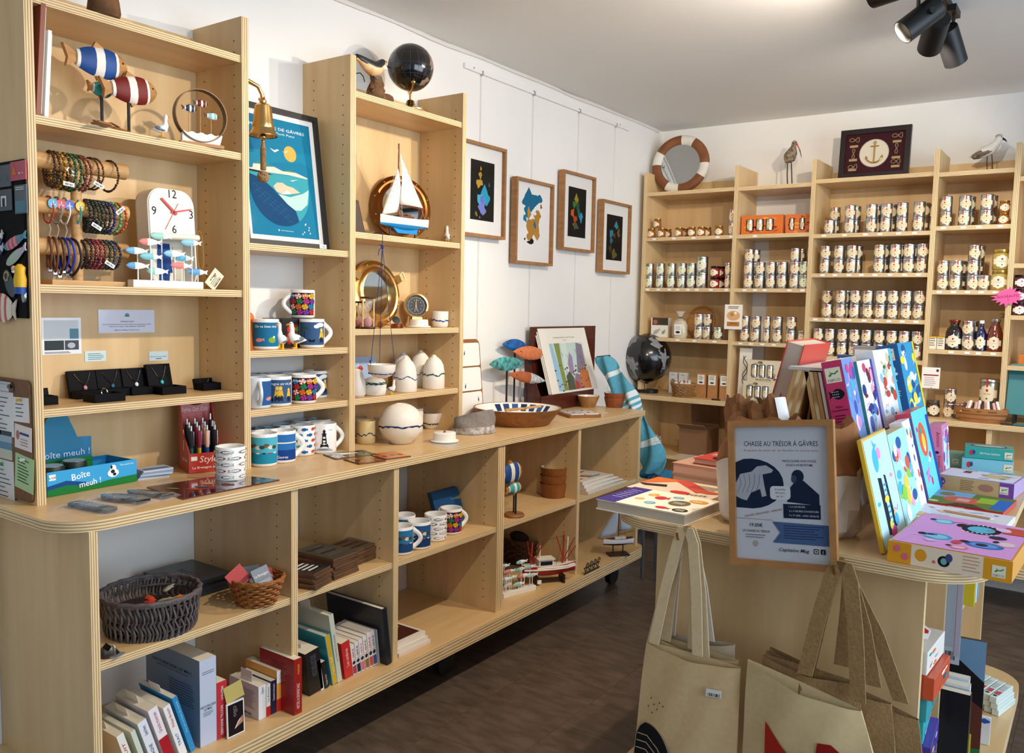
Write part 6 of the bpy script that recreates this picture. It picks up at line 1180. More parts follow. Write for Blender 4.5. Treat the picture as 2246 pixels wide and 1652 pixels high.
c = P(497, 1648, x=.45); sheet('notebook', 'small black card lettered cilio with a white border', 'card', frame((.445, P(497, 1590, x=.445).y, ZB+.001), (0, 1, 0), (-.04, 0, 1)), P(535, 1590, x=.445).y-P(497, 1590, x=.445).y, P(515, 1540, x=.445).z-ZB, 'E8E8EC', lambda A, w, h: (A.rect(w*.06, h*.04, w*.94, h*.96, '1A1216'), A.text('cilio', w*.38, h*.72, h*.2, '8A8288', a=-PI/2), A.fill([(w*.4, h*.2), (w*.9, h*.32), (w*.9, h*.52), (w*.6, h*.4)], 'B8846A'), A.line([(w*.45, h*.22), (w*.75, h*.45)], w*.05, 'D8D8DC')), th=.004)
bk(567, 583, 1508, 0, 'white paperback with a full page of text on its back cover', 'DADADC', spine='E6E6EA', dep=.13, text=[('Chanson', .75, .95, '3A3A4A')], front=lambda A, w, h: (A.lines(w*.2, h*.8, w*.9, 16, h*.035, h*.010, '7A7A80', .2), bars(w*.5, h*.06, 9, w*.03, h*.07, '2A2A2E')(A)), group=GB, slip=.03)
bk(584, 593, 1503, 0, 'thin white paperback with a red foot beside the navy one', 'E8E4DC', dep=.13, band=(0, .3, 'C02A22'), text=[('La Roche', .45, .9, '2A2A2E')], group=GB)
bk(594, 606, 1496, 0, 'navy paperback with white spine lettering', '1E1E3A', dep=.13, text=[('Souvenirs dormants', .4, .9, 'E0DCE4')], group=GB)
bk(607, 624, 1473, 0, 'white and orange paperback with a red foot', 'E8A24A', spine='E8A24A', dep=.14, band=(.69, 1, 'F0ECE4'), text=[('La Petite Bonne', .72, .96, '3A3A3A')], art=lambda A, h, th: A.rect(0, 0, h*.3, th, 'C02A22'), group=GB)
bk(645, 662, 1449, 0, 'thick dark red hardback beside the divider', '9A1E1E', dep=.15, x=.487, text=[('HETZEL & GEORGE SALE', .1, .55, 'F0D8C8'), ('roman', .72, .9, 'E0A03A')], group=GB, front=lambda A, w, h: A.lines(w*.35, h*.85, w*.8, 10, h*.04, h*.012, '7A1616', .3)).location.y -= .0
for u0, v0, u1, v1, c, lab, x in ((497, 1486, 536, 1546, 'B8A862', 'yellowish sticky note above the small black card', .44), (620, 1410, 652, 1434, 'A8A058', 'olive sticky note hanging by the divider', .405)):
    a = P(u0, v1, x=x); c2 = P(u1, v0, x=x); sheet('sticky_note', lab, 'note', frame((x, a.y, a.z), (0, 1, .12), (-.2, 0, 1)), c2.y-a.y, (c2.z-a.z)*.8, c, rough=.9, coat=0)
# wicker basket with trinkets
c = P(332, 1376, z=HS); basket('wicker_basket', 'large dark grey wicker basket on the cabinet shelf', c, .118, .118, .098, .12, '665C5A', 80, group=None)
for i, (dx, dy, cl, w) in enumerate(((.02, .03, 'D8731E', 'orange'), (.03, .06, 'E08A2A', 'light orange'), (.05, .045, 'D0621A', 'deep orange'), (.0, .0, 'C03A1E', 'red orange'), (.04, -.02, 'B82E22', 'red'), (.055, .01, '8A8A7A', 'grey'), (-.01, .055, '9A9A88', 'pale grey'))):
    t = T('felt_trinket', w+' fish trinket lying in the big wicker basket', 'trinket', c+Vector((dx, dy, .062+.004*i)), i*.9, 'trinkets in the wicker basket'); fish3d(t, frame((-.025, 0, .0), (1, 0, 0), (0, .94, .34)), .05, .024, .01, [M(cl, .7)], [(1, 0)], seg=8)
t = T('trinket_filling', 'dark wooden filling at the bottom of the wicker basket', 'filling', c+Vector((0, 0, .01))); q_obj(MB().lathe([(.001, .0), (.098, .0), (.102, .04), (.001, .05)], 24), 'filling', t, M('2A2220', .9, noise=.5, ns=60, bump=1.0))
# flat dark booklets and small basket
for k in range(4):
    a = P(360, 1296, z=HS); t = carton('booklet', 'dark slate booklet, %s from the bottom of the flat pile behind the baskets' % ORD[k], 'booklet', (.055+.003*k, at(372, .2, HS).y+.004*(k % 2), HS+.0125*k), .2, .16, .012, '252A32', (0, 0, .03*(k % 3)), 'dark slate booklets', top=(lambda A, w, d: (A.text('CG', w*.6, d*.35, .03, '9AA4AE', a=PI/2), A.lines(w*.3, d*.5, w*.6, 2, .01, .003, '6A747E'))) if k == 3 else None)
c = P(562, 1321, z=HS); basket('wicker_basket', 'small honey brown wicker basket holding sachets', c, .079, .072, .075, .34, 'A8672E', 36, 9, vert=False)
for i, (dx, dy, a, cl, w, tx) in enumerate(((.0, -.045, .5, 'B02A2A', 'red', None), (.005, .04, -.5, 'B84A4A', 'red lettered', 'Breton'), (.03, .0, .15, '7A8490', 'grey', 'La Bretagne'), (-.02, 0, -.1, '5A646E', 'dark grey', None))):
    sheet('sachet', w+' sachet sticking out of the small basket', 'sachet', frame(c+Vector((dx, dy-.02, .048)), (0, math.cos(a), math.sin(a)), (-.5, -math.sin(a), math.cos(a))), .055, .052, cl, (lambda s: lambda A, w, h: (A.text(s, w*.5, h*.55, h*.2, 'F0E8E0', w=w*.8) if s else None, A.rect(w*.08, h*.08, w*.92, h*.3, '8A3A3A' if cl[0] == 'B' else 'A8B0B8')))(tx), th=.004, group='sachets in the small basket')
p = P(235, 1436, z=HS); t = T('plastic_pouch', 'crumpled black pouch in a clear bag by the big basket', 'pouch', p, .3); R = [[(.03*math.cos(q)*(1-.2*i), .028*math.sin(q)*(1-.15*i), .006*i+.002*math.sin(q*3)*i) for q in [2*PI*j/12 for j in range(12)]] for i in range(4)]; q_obj(MB().rings(R), 'pouch', t, M('17171B', .2, coat=.8), 30); q_obj(MB().box(.02, -.015, .0, .036, .02, .003), 'seal_strip', t, M('B8C0C8', .2, .6), 0)
# second bay: stacked boards and books
def stack(n, u, v, w, d, rz, cols, what):
    p = P(u, v, z=HS)
    for k in range(n):
        t = T('place_mat', 'cork backed mat, %s from the bottom of the %s' % (ORD[k], what), 'mat', p+Vector((.003*math.sin(k*2.1), .003*math.cos(k*3.3), .0085*k)), rz+.03*math.sin(k*1.7), 'cork backed mats'); q_obj(MB().box(-w/2, -d/2, 0, w/2, d/2, .008), 'board', t, M('6A4A32', .6, noise=.3, ns=30), 0, bevel=.001)
        if k == n-1:
            A = Art(tr(-w/2, -d/2, .008), lift=.0003); A.rect(0, 0, w, d, M(cols[0], .3, coat=.4)); random.seed(n)
            for j in range(8): A.fill([(w*.1*j, d*(.1+.2*random.random())), (w*(.1*j+.12), d*.2), (w*(.1*j+.1), d*(.6+.3*random.random())), (w*(.1*j+.02), d*.8)], cols[1+j % (len(cols)-1)])
            A.obj('print', t)
stack(6, 681, 1282, .09, .09, .25, ('2A2A2E', 'D8D4CC', '1E1E22'), 'small striped stack at the front'); stack(8, 716, 1254, .16, .115, .1, ('3A3A38', '4A4A44', '5A4A3A', '2E3230'), 'tall middle stack'); stack(6, 771, 1228, .115, .16, .1, ('4A3A30', '6A4A32', '3A3028', '584838'), 'wide stack at the back')
GB2 = 'books in the second cabinet bay'
bk(669, 700, 1437, .13, 'thick black paperback beside the divider in the second bay', '17171A', dep=.13, text=[('NOS BELLES ÎLES', .4, .9, '5A5A60')], group=GB2, slip=.012)
bk(695, 702, 1452, .18, 'thin white booklet beside the thick black paperback', 'DCDCE0', dep=.12, group=GB2); bk(705, 714, 1455, .18, 'thin black paperback next to the teal book', '16181C', dep=.13, text=[('Voyage au fond', .1, .5, 'C8C8C0')], group=GB2)
bk(712, 724, 1398, .20, 'teal hardback with a mustard spine', '3A9CA8', spine='C8A22A', dep=.2, text=[('Marie Le Goff', .2, .55, 'F0E8C8')], group=GB2, hard=True)
bk(721, 731, 1352, .17, 'tall pale grey-green book above the teal one', 'C2C8B8', dep=.2, text=[('LA FAUTE D\'ANNE', .3, .7, '6A6A60')], group=GB2, slip=.03, hard=True)
bk(748, 766, 1414, .15, 'bright red paperback in the second bay', 'C02A2A', dep=.13, text=[('Les ombres', .3, .8, 'F0C8C0')], group=GB2, slip=.025)
for k, (u, v, c) in enumerate(((768, 1418, 'A83A5A'), (777, 1411, '2A2A34'), (786, 1405, 'C86A8A'), (795, 1398, '8A6A2A'), (804, 1391, 'C84A4A'), (812, 1387, '3A5A8A'))):
    bk(u, u+8, v, .15, 'white comic with %s spine picture, %s from the red paperback' % (('purple', 'black', 'pink', 'ochre', 'red', 'blue')[k], ORD[k]), 'E4E0DC', dep=.14, art=(lambda c, k: lambda A, h, th: (A.rect(h*.04, th*.05, h*.3, th*.95, c), A.ell(h*.4, th*.5, h*.06, th*.4, '2A2A30', 10), A.text('LIBRE', h*.68, th*.2, th*.7, c, w=h*.4), A.text(str(17+k), h*.03, th*.1, th*.6, '1A1A1E', w=h*.03)))(c, k), group=GB2)
bk(826, 840, 1382, .14, 'white paperback with picture spine nearest the navy hardback', 'E8E6E4', dep=.15, art=lambda A, h, th: (A.ell(h*.25, th*.5, h*.12, th*.4, '4A4A6A', 12), A.text('Bretonne', h*.7, th*.3, th*.4, '5A5A6A')), group=GB2)
bk(838, 848, 1338, .13, 'tall dark navy hardback leaning on the other books', '161C26', dep=.26, x=.462, group=GB2, hard=True)
# third bay
p = P(1031, 1150, z=HS)
for k in range(5):
    y0 = at(962, .31, HS).y; y1 = min(1.375, at(1098, .31, HS).y); sheet('photo_card', ('blue aerial photo card of the peninsula, front of the leaning pile', 'photo card second in the leaning pile', 'photo card third in the leaning pile', 'photo card fourth in the leaning pile', 'rearmost photo card in the leaning pile')[k], 'postcard', frame((.315-.006*k, y0+.002*k, HS+.002), (0, 1, 0), (-.38, 0, 1)), y1-y0, .135, '20466A', (lambda A, w, h: (A.rect(0, 0, w, h, '1C4A7C'), A.rect(0, h*.82, w, h, '2A5A84'), A.fill([(0, h*.2), (w*.3, h*.12), (w*.7, h*.22), (w*.95, h*.3), (w*.7, h*.45), (w*.35, h*.55), (w*.15, h*.5), (0, h*.42)], '8A7A5C'), A.fill([(w*.1, h*.42), (w*.3, h*.5), (w*.25, h*.62), (w*.1, h*.55)], 'A89A84'), A.fill([(0, 0), (w, 0), (w, h*.2), (w*.5, h*.12), (0, h*.16)], '2A6A5A'), A.fill([(w*.6, h*.72), (w, h*.66), (w, h*.76)], '6A7A6A'), swirl(('B8AA92', '6A6048', 'D0C8B4'), 1, 3, .2)(A, w, h))) if k == 0 else None, th=.005, group='aerial photo cards')
def mm(u, v, label, art, rz, **k): p = P(u, v, z=HS); d = CAM-p; mug(p, label, art=art, rz=rz, ang=math.atan2(d.y, d.x)-rz-PI, group='mugs in the low cabinet', **k)
mm(880, 1212, 'white mug with harbour picture and handle behind the divider in the cabinet', art_sea('2A7AA8', '1F4A78'), .9); mm(919, 1200, 'dark blue coast photo mug in the low cabinet', art_sea('2A5A8A', '1C3C66'), 3, handle=False); mm(955, 1183, 'white sardine mug in the low cabinet', art_fishes(('8A8A8C', 'B03A34', '5A6A7A'), 3, 5, .034, .0085, .25, True), 3, handle=False); mm(989, 1168, 'umbrella patterned mug in the low cabinet', art_umbrellas, 1.2); mm(886, 1185, 'blue mug at the back beside the divider in the cabinet', art_sea('3A7AB0', '1F4A88'), 3, handle=False)
for k, (w, d, th, c) in enumerate(((.2, .16, .012, 'E0D4C8'), (.195, .155, .012, 'E4DACE'), (.185, .15, .016, 'E8DDD0'))):
    p = P(905, 1452, z=ZB); t = book(('bottom pink-white hardback of the three flat books', 'middle pink-white hardback of the three flat books', 'top hardback with a brown picture cover of the three flat books')[k], (.455-.012*k, at(936-9*k, .45, ZB).y, ZB+sum((.0125, .0125, .0165)[:k])+th+.001), th, .24, d, c, r=(-PI/2, 0, PI/2+.06*k-PI/2) if False else (PI/2*0, 0, 0), group='flat hardbacks in the third bay', hard=True)
    # laid flat: thickness becomes vertical
    t.rotation_euler = (-PI/2, 0, 0); t.location = (.45-.008*k, at(874, .45, ZB).y+.002, ZB+sum((.0125, .0125, .0165)[:k])+.0005); t.rotation_euler = (PI/2, 0, 0); t.location.y += d+.0; t.location.z += .0
    if k == 2: A = Art(frame((-.24, th, 0), (1, 0, 0), (0, 0, 1)) if False else Matrix(((1, 0, 0, -.24), (0, 0, 1, th), (0, 1, 0, 0), (0, 0, 0, 1))), lift=.0004); A.rect(.05, .012, .225, d-.02, '4A2418'); A.ell(.13, .05, .02, .028, '8A8A4A'); A.ell(.17, .09, .015, .02, 'A8763A'); A.ell(.1, .1, .018, .015, '6A3A24'); A.obj('cover_print', t)
# fourth bay: fish sculpture, bowls, trawler, school, dark basket
c = at(1118, .40, HS); t = T('fish_sculpture', 'blue and white striped wooden fish on rods beside the divider', 'sculpture', c); L = .17
y1 = at(1142, .40, HS).y-c.y; zc = P(1128, 1036, x=.4).z-HS
fish3d(t, frame((0, y1-L, zc), (0, 1, 0), (0, 0, 1)), L, .085, .035, [WOODN, WP, BL], ST); fish3d(t, frame((.02, y1-.14, zc-.058), (0, 1, 0), (0, 0, 1)), .11, .045, .025, [WOODN, WP, TQ], ST)
for x, y in ((0, y1-.05), (.02, y1-.065)): q_obj(MB().cyl((x, y, .01), (x, y, zc-.04), .0035, 8), 'rod', t, BLACK)
b = MB(); b.lathe([(.001, 0), (.04, 0), (.042, .005), (.038, .012), (.001, .012)], 20, o=(.01, y1-.06, 0)); q_obj(b, 'base', t, WOODR)
c = P(1214, 1089, z=HS)
for k in range(3): wbowl(c+Vector((0, 0, .036*k)), .05, .062, .062, ('bottom wooden bowl of the three stacked in the cabinet', 'middle wooden bowl of the three stacked in the cabinet', 'top wooden bowl of the three stacked in the cabinet')[k], wm=M('9A5A28', .5, noise=.35, ns=14, stretch=(6, 2, 2)), seed=k)
c = P(1138, 1318, z=ZB); pts = []
for i, (y, z, cl) in enumerate(((-.07, .125, 'A8D0CC'), (.015, .13, '9CCAC4'), (-.055, .105, 'E08A88'), (.02, .095, '8CC4BC'), (.06, .10, '9CCAC4'), (-.07, .075, '7AB4D0'), (-.03, .07, '9CCAC4'), (.03, .07, 'E08A88'), (.07, .065, 'B4D8CC'), (-.06, .045, '8AAAD4'), (.0, .04, '9CD0C0'))): pts.append((y, z, cl, (-.008, .004, .009)[i % 3]))
school(Vector((.40, at(1136, .40, ZB).y+.0, ZB)), -.25, pts, .175, 'pastel fish school on white rods low in the cabinet', .95)
c = Vector((.16, at(1128, .16, ZB).y+.06, ZB)); basket('wicker_basket', 'dark brown wicker basket behind the low fish school', c, .1, .09, .11, .15, '5A3A1E', 40, 9, vert=False)
t = T('moss_filling', 'dark green moss in a clear bag in the basket behind the fish school', 'moss', c+Vector((0, 0, .104))); q_obj(MB().ell((0, 0, .012), (.06, .055, .03), 14, 8), 'moss', t, M('26301E', .9, noise=.6, ns=60, h2='4A2A1E', bump=1.0))
def boat(loc, rz, L, cols, label, red):
    t = T('model_boat', label, 'model boat', loc, rz); hull(t, -L/2, L/2, .04, .066, .018, L*.13, [M(cols[0], .35), M(cols[1], .35), M(cols[2], .5)], .5); return t
t = boat(P(1204, 1278, z=ZB), -.62, .20, ('B01E1E', 'A81A1A', 'E4DCCC'), 'model red and white fishing trawler with booms on a wooden stand', True)
b = MB(); R = []
b.box(-.018, -.045, .066, .018, .01, .088); b.box(-.022, -.05, .088, .022, .014, .092); q_obj(b, 'wheelhouse', t, M('E8E0D0', .45), 0); q_obj(MB().box(.0183, -.04, .07, .0195, .004, .083), 'wheelhouse_windows', t, M('1E2228', .2), 0)
for y, h, c in ((-.07, .14, 'C8302A'), (-.04, .125, 'E8E0D0'), (.05, .16, 'B02A24'), (.065, .15, 'E8E0D0')): q_obj(MB().cyl((0, y, .06), (0, y+.004, h+.01), .003, 8), 'mast', t, M(c, .4))
b = MB()
for y0, y1, z1 in ((-.07, -.09, .16), (-.06, -.03, .15), (.05, .09, .16), (.055, .02, .17), (.06, .095, .13), (-.05, -.085, .12)): b.cyl((0.0, y0, .075), (.012, y1, z1), .0018, 6)
q_obj(b, 'booms', t, M('A82A22', .4)); b = MB(); b.tube([(0, -.07, .145), (0, .05, .165), (0, .1, .075)], .0007, 4); b.tube([(0, -.1, .075), (0, -.07, .145)], .0007, 4); b.tube([(.015, .02, .07), (0, .05, .165)], .0007, 4); q_obj(b, 'rigging', t, M('2A2424', .7))
b = MB(); b.tube([(.028*s, y, .062) for s, y in ((.2, -.09), (.8, -.05), (1, 0), (.8, .06), (.1, .095))], .004, 6); q_obj(b, 'rail', t, M('F0E8DC', .45)); b = MB(); b.tube([(.0275*s, y, .056) for s, y in ((.62, -.1), (.9, -.06), (1, -.02), (1, .02), (.8, .06), (.1, .098))], .0035, 6); q_obj(b, 'hull_stripe', t, M('F0E8DC', .45)); b = MB(); b.box(-.022, -.055, 0, .022, -.047, .03); b.box(-.022, .045, 0, .022, .053, .03); b.box(-.006, -.047, .006, .006, .045, .016); q_obj(b, 'stand', t, DARKWOOD, 0); q_obj(MB().box(.023, -.053, .006, .0236, -.038, .02), 'price_sticker', t, PAPER, 0); t.scale = (1.2, 1.2, 1.2)
# fifth bay: tea towels, wire waves, sailboat
for k in range(4):
    y0 = at(1277, .42, HS).y; t = T('tea_towel', ('cream folded tea towel with red and blue print, top of the pile', 'white folded tea towel second in the pile', 'off-white folded tea towel third in the pile', 'bottom off-white folded tea towel of the pile')[3-k], 'tea towel', (.02, y0, HS+.014*k), .0, 'folded tea towels'); w, d = .43-.01*k, .38-.03*k; b = MB(); n = 12
    R = []
    for i in range(n+1):
        x = w*i/n; R.append([(x, d*j/8, .002+.0115*(1-.7*(j/8)**4)+.0012*math.sin(i*1.7+j+k)) for j in range(9)]+[(x, d*j/8, .001) for j in range(8, -1, -1)])
    b.rings(R); o = q_obj(b, 'cloth', t, M(('E0D8C8', 'E8E2D8', 'EAE4DA', 'E4DACA')[k], .95, noise=.06, ns=40), 60)
    if k == 3: A = Art(tr(0, 0, .0155), lift=.001); A.fill([(w*.62, .02), (w*.74, .02), (w*.68, .07)], 'B02A2E'); A.fill([(w*.84, .04), (w*.93, .06), (w*.9, .01)], 'B02A2E'); A.fish(w*.85, d*.42, .07, .03, 'C08A3A', .8); A.line([(w*.7, d*.25), (w*.72, d*.5), (w*.7, d*.75)], .006, '2A2A30'); A.line([(w*.92, .1), (w*.94, .2)], .008, '5AA0C8'); A.obj('print', t)
c = P(1296, 1255, z=ZB); t = T('wire_wave_rack', 'black wire rack of wave hooks on the cabinet base', 'rack', c, .0); b = MB()
for z in (.006, .03): b.tube([(0, -.06, z), (0, .075, z)], .0028, 6)
q_obj(b, 'bars', t, BLACK)
for k in range(4):
    y = -.045+.034*k; b = MB(); b.tube([(0, y, .03), (0, y+.004, .042), (0, y+.013, .05), (0, y+.022, .046), (0, y+.022, .038), (0, y+.015, .037)], .0022, 6); b.tube([(0, y-.012+.024*s, .03-.018*math.sin(PI*s)) for s in [j/6 for j in range(7)]], .002, 6); q_obj(b, 'wave_hook', t, BLACK)
c = P(1355, 1217, z=ZB); t = T('model_sailboat', 'model sailboat with dark deck and grey sails low in the cabinet', 'model boat', c, -.7); b = MB(); L = .15
hull(t, .075, -.075, .055, .078, .04, .02, [M('E4E6F0', .35), M('14141A', .35), M('5A2A1A', .45)], .5); sg = M('A8B4C4', .85)
q_obj(MB().cyl((0, .0, .07), (0, .0, .23), .002, 8), 'mast', t, M('5A3A24', .45)); q_obj(MB().cyl((0, 0, .10), (0, .075, .112), .0015, 6), 'boom', t, M('5A3A24', .45)); q_obj(MB().cyl((0, -.07, .078), (0, -.105, .086), .002, 6), 'bowsprit', t, M('5A3A24', .45))
sail(t, [(0, -.012, .095), (0, -.006, .24), (0, -.1, .09)], 'jib_sail', sg); sail(t, [(0, .004, .115), (0, .004, .21), (0, .07, .125)], 'main_sail', sg)
q_obj(MB().box(-.01, -.02, .076, .01, .035, .088), 'cabin', t, M('E0D8C8', .45), 0); b = MB(); b.tube([(.018, .01, .078), (0, 0, .22)], .0006, 4); b.tube([(-.018, .01, .078), (0, 0, .22)], .0006, 4); q_obj(b, 'rigging', t, M('3A3A3A', .7)); b = MB(); b.box(-.028, -.05, 0, .028, .05, .008); b.cyl((0, -.025, .008), (0, -.025, .05), .003, 8); b.cyl((0, .025, .008), (0, .025, .05), .003, 8); q_obj(b, 'stand', t, M('2A1C18', .4), 30)
# ================================================================== spice shelves
def atb(u, y, z):
    v = 700
    for _ in range(4): p = P(u, v, y=y); p.z = z; v = proj(p)[1]
    return p
TINM = M('C4C4C2', .3, 1.0); LID = M('D2D0CC', .26, 1.0)
def plaque(r, z, w, h, col, rib, seg=14):
    """scalloped paper label wrapped on a round tin facing -y, with a ribbon running over the lid"""
    A = Art(warp=lambda x, y, hh: Vector(((r+hh)*math.sin(x/r), -(r+hh)*math.cos(x/r), y)), lift=.0005)
    A.rect(-w*1.0, z-h*.24, w*1.0, z+h*.24, col); n = 28
    A.fill([(w*.74*math.cos(a)*(1+.07*math.cos(8*a)), z+h*.54*math.sin(a)*(1+.07*math.cos(8*a))) for a in [2*PI*k/n for k in range(n)]], col)
    A.ell(0, z+h*.2, w*.12, h*.1, rib, 8); A.rect(-w*.34, z-.0012, w*.34, z+.0012, '8A7A66'); A.rect(-w*.24, z-.006, w*.24, z-.0045, '8A7A66'); A.ell(0, z-h*.3, w*.1, h*.05, '4A3A2E', 8)
    return A
def tin(kind):
    t = T('spice_tin', 'spice tin', 'spice tin'); r, h, rib, lab = {'std': (.0262, .0705, 'B03A34', 'E6D6B4'), 'green': (.0262, .0705, '4A7A3A', 'E2E2C4'), 'big': (.032, .088, '4A7A3A', 'E6E2CA'), 'slim': (.0185, .07, 'B03A34', 'E6D6B4'), 'xl': (.042, .125, 'B03A34', 'E6D6B4')}[kind]
    b = MB(); b.lathe([(r*.97, 0), (r, .0015), (r, h*.86), (r*.97, h*.865)], 24); q_obj(b, 'can', t, TINM, 40)
    b = MB(); b.lathe([(r*1.01, h*.865), (r*1.02, h*.87), (r*1.02, h*.985), (r*.99, h), (.001, h)], 24); q_obj(b, 'lid', t, LID, 40)
    A = plaque(r, h*.46, r*1.1, h*.62, lab, rib); A.obj('paper_label', t)
    A = Art(warp=lambda x, y, hh: Vector((x, -(r*1.02+hh) if y < h else -(r*1.02)+(y-h)*1.0, min(y, h+.0006))), lift=.0006); A.b.add([A.pt(x, y, .0008) for y in (h*.72, h*.999, h+r*.9) for x in (-r*.1, r*.1)], [(0, 1, 3, 2), (2, 3, 5, 4)], A.mi(rib)); A.obj('seal_ribbon', t)
    t['height'] = h; return t
def jar(kind):
    r, h, c, lid, al = {'honey': (.0225, .055, '9A5A1E', 'B08A3A', 1), 'red': (.026, .062, '8A1E1A', '2A2A2A', 1), 'green': (.026, .066, '5A6A3A', '4A5A3A', 1), 'dark': (.03, .08, '4A3424', '8A8A8A', 1), 'mustard': (.036, .095, 'B09A4A', 'C8A85A', 1), 'berry': (.028, .062, '5A1A22', '2A2022', 1)}[kind]
    t = T('spice_jar', 'spice jar', 'jar'); b = MB(); b.lathe([(r*.9, 0), (r, .003), (r, h*.7), (r*.86, h*.8), (r*.82, h*.82)], 22); q_obj(b, 'glass', t, M(c, .08, coat=1.0), 50); b = MB(); b.lathe([(r*.9, h*.82), (r*.92, h*.83), (r*.92, h*.98), (.001, h)], 22); q_obj(b, 'lid', t, M(lid, .25, .8), 40)
    plaque(r, h*.4, r*1.1, h*.55, 'EDE2C8' if kind != 'berry' else 'ECE8E4', 'B03A34').obj('paper_label', t); t['height'] = h; return t
PROTO = {}
def goods(kind, u, y, z, label, n=1, behind=0, bay='', cat=None):
    if kind not in PROTO: PROTO[kind] = [tin(kind) if kind in ('std', 'green', 'big', 'slim', 'xl') else jar(kind), False]
    pr, used = PROTO[kind]; h = pr['height']
    for row in range(behind+1):
        for k in range(n):
            p = atb(u, y, z) if row == 0 else atb(u, y, z)+Vector((.012*row, .058*row, 0)); p.z = z+.0003+k*(h+.0005); lv = ('bottom', 'middle', 'top')[k] if n == 3 else ('lower', 'upper')[k] if n == 2 else ''
            lb = (lv+' ' if lv else '')+label+('' if row == 0 else ', behind' if behind == 1 else ', %s behind' % ('first', 'second')[row-1])
            rz = .45*(p.x-1.2)/1.2*.3+.25*math.sin(p.x*40+k*3)
            if not PROTO[kind][1]: place(pr, p, (0, 0, rz)); pr['label'] = lb; PROTO[kind][1] = True; pr['group'] = 'spice tins and jars'
            else: dup(pr, p, rz, lb, 'spice tins and jars')
Y0 = 3.396
def row(bay, z, items, shelf):
    cnt = {}
    for it in items:
        kind, u, n, bh = (it+(1, 0))[:4] if len(it) < 4 else it[:4]
        cnt[kind] = cnt.get(kind, 0)+1
        nm = {'std': 'silver spice tin', 'green': 'green-labelled tea tin', 'big': 'large silver tea tin', 'slim': 'slim silver tin', 'xl': 'extra large silver tin', 'honey': 'amber honey jar', 'red': 'red jam jar', 'green_': '', 'dark': 'dark spice jar', 'mustard': 'big yellow mustard jar', 'berry': 'dark berry jam jar', 'greenjar': 'green jar'}.get(kind, kind+' jar')
        goods(kind, u, it[4] if len(it) > 4 else Y0, z, '%s, %s in line on %s of %s' % (nm, ORD[cnt[kind]-1], shelf, bay), n, bh)
b1, b2, b3, b4, b5 = 'bay by corner', 'second bay', 'wide bay', 'fourth bay', 'last bay'
row(b1, 1.829, [('honey', 1429, 1, 0), ('honey', 1451, 1, 1), ('honey', 1489, 1, 1), ('honey', 1517, 1, 0), ('honey', 1538, 1, 1), ('honey', 1577, 1, 0), ('slim', 1605, 2, 0)], 'jar shelf')
goods('honey', 1442, Y0, 1.829+.0555, 'amber honey jar on top of the first two on the jar shelf')
row(b1, 1.538, [('green', 1424, 2, 0), ('green', 1448, 2, 0), ('green', 1472, 2, 0), ('green', 1495, 2, 0), ('green', 1516, 2, 0), ('big', 1539, 2, 0), ('red', 1567, 2, 1), ('slim', 1596, 2, 0)], 'tea shelf')
row(b1, 1.25, [('std', 1532, 2, 0), ('std', 1551, 2, 0, 3.41), ('green_', 0, 0, 0)][:2], 'shelf above globe')
goods('green', 1575, Y0, 1.25, 'green-labelled tin beside the sandwich card in bay by corner', 1, 0)
row(b2, 1.538, [('std', 1641, 3, 1), ('std', 1666, 2, 0), ('std', 1690, 2, 1), ('std', 1715, 2, 0), ('std', 1742, 3, 1), ('green', 1763, 2, 0)], 'middle shelf')
row(b2, 1.246, [('std', 1633, 2, 0), ('std', 1657, 2, 0), ('slim', 1681, 2, 0), ('std', 1704, 2, 0), ('std', 1734, 2, 0), ('slim', 1757, 1, 0)], 'lower shelf')
row(b3, 1.819, [('std', 1819, 1, 0), ('std', 1863, 2, 1), ('std', 1910, 2, 1), ('std', 1942, 2, 1), ('std', 1977, 2, 0), ('std', 2014, 2, 2)], 'top tin shelf'); goods('std', 1830, Y0+.062, 1.819, 'silver spice tin behind the first on top tin shelf of wide bay', 2)
row(b3, 1.617, [('std', 1809, 2, 0), ('std', 1839, 2, 0), ('std', 1867, 2, 1), ('std', 1927, 2, 1), ('std', 1962, 2, 1), ('std', 1992, 2, 1), ('std', 2021, 2, 0)], 'second tin shelf')
row(b3, 1.388, [('std', 1814, 1, 0), ('std', 1843, 2, 1), ('std', 1874, 2, 0), ('std', 1902, 2, 0), ('std', 1930, 2, 1), ('std', 1957, 2, 0), ('std', 1986, 2, 0), ('std', 2014, 2, 0)], 'third tin shelf'); goods('std', 1812, Y0+.062, 1.388, 'silver spice tin behind the first on third tin shelf of wide bay', 2)
row(b3, 1.19, [('std', 1793, 2, 0), ('std', 1819, 2, 0), ('std', 1846, 2, 0), ('std', 1872, 2, 0), ('std', 1899, 2, 0), ('std', 1926, 2, 0), ('std', 1954, 2, 0), ('std', 1981, 2, 0), ('std', 2009, 2, 0)], 'lowest tin shelf')
row(b4, 1.838, [('std', 2073, 2, 0), ('std', 2114, 2, 1), ('std', 2162, 2, 1), ('honey', 2201, 2, 0)], 'upper shelf')
row(b4, 1.534, [('std', 2066, 2, 0), ('std', 2095, 2, 1), ('std', 2132, 3, 1), ('std', 2157, 1, 0), ('mustard', 2191, 2, 0)], 'middle shelf')
row(b4, 1.248, [('std', 2121, 2, 1)], 'bottle shelf')
row(b4, .92, [('dark', 2046, 1, 0, 3.40), ('std', 2081, 2, 0, 3.38), ('std', 2103, 1, 0, 3.40), ('std', 2168, 1, 0, 3.41)], 'worktop'); goods('xl', 2168, 3.41, .992, 'extra large silver tin standing on another behind the oval tray')
row(b5, 1.42, [('berry', 2234, 3, 0)], 'jam shelf')
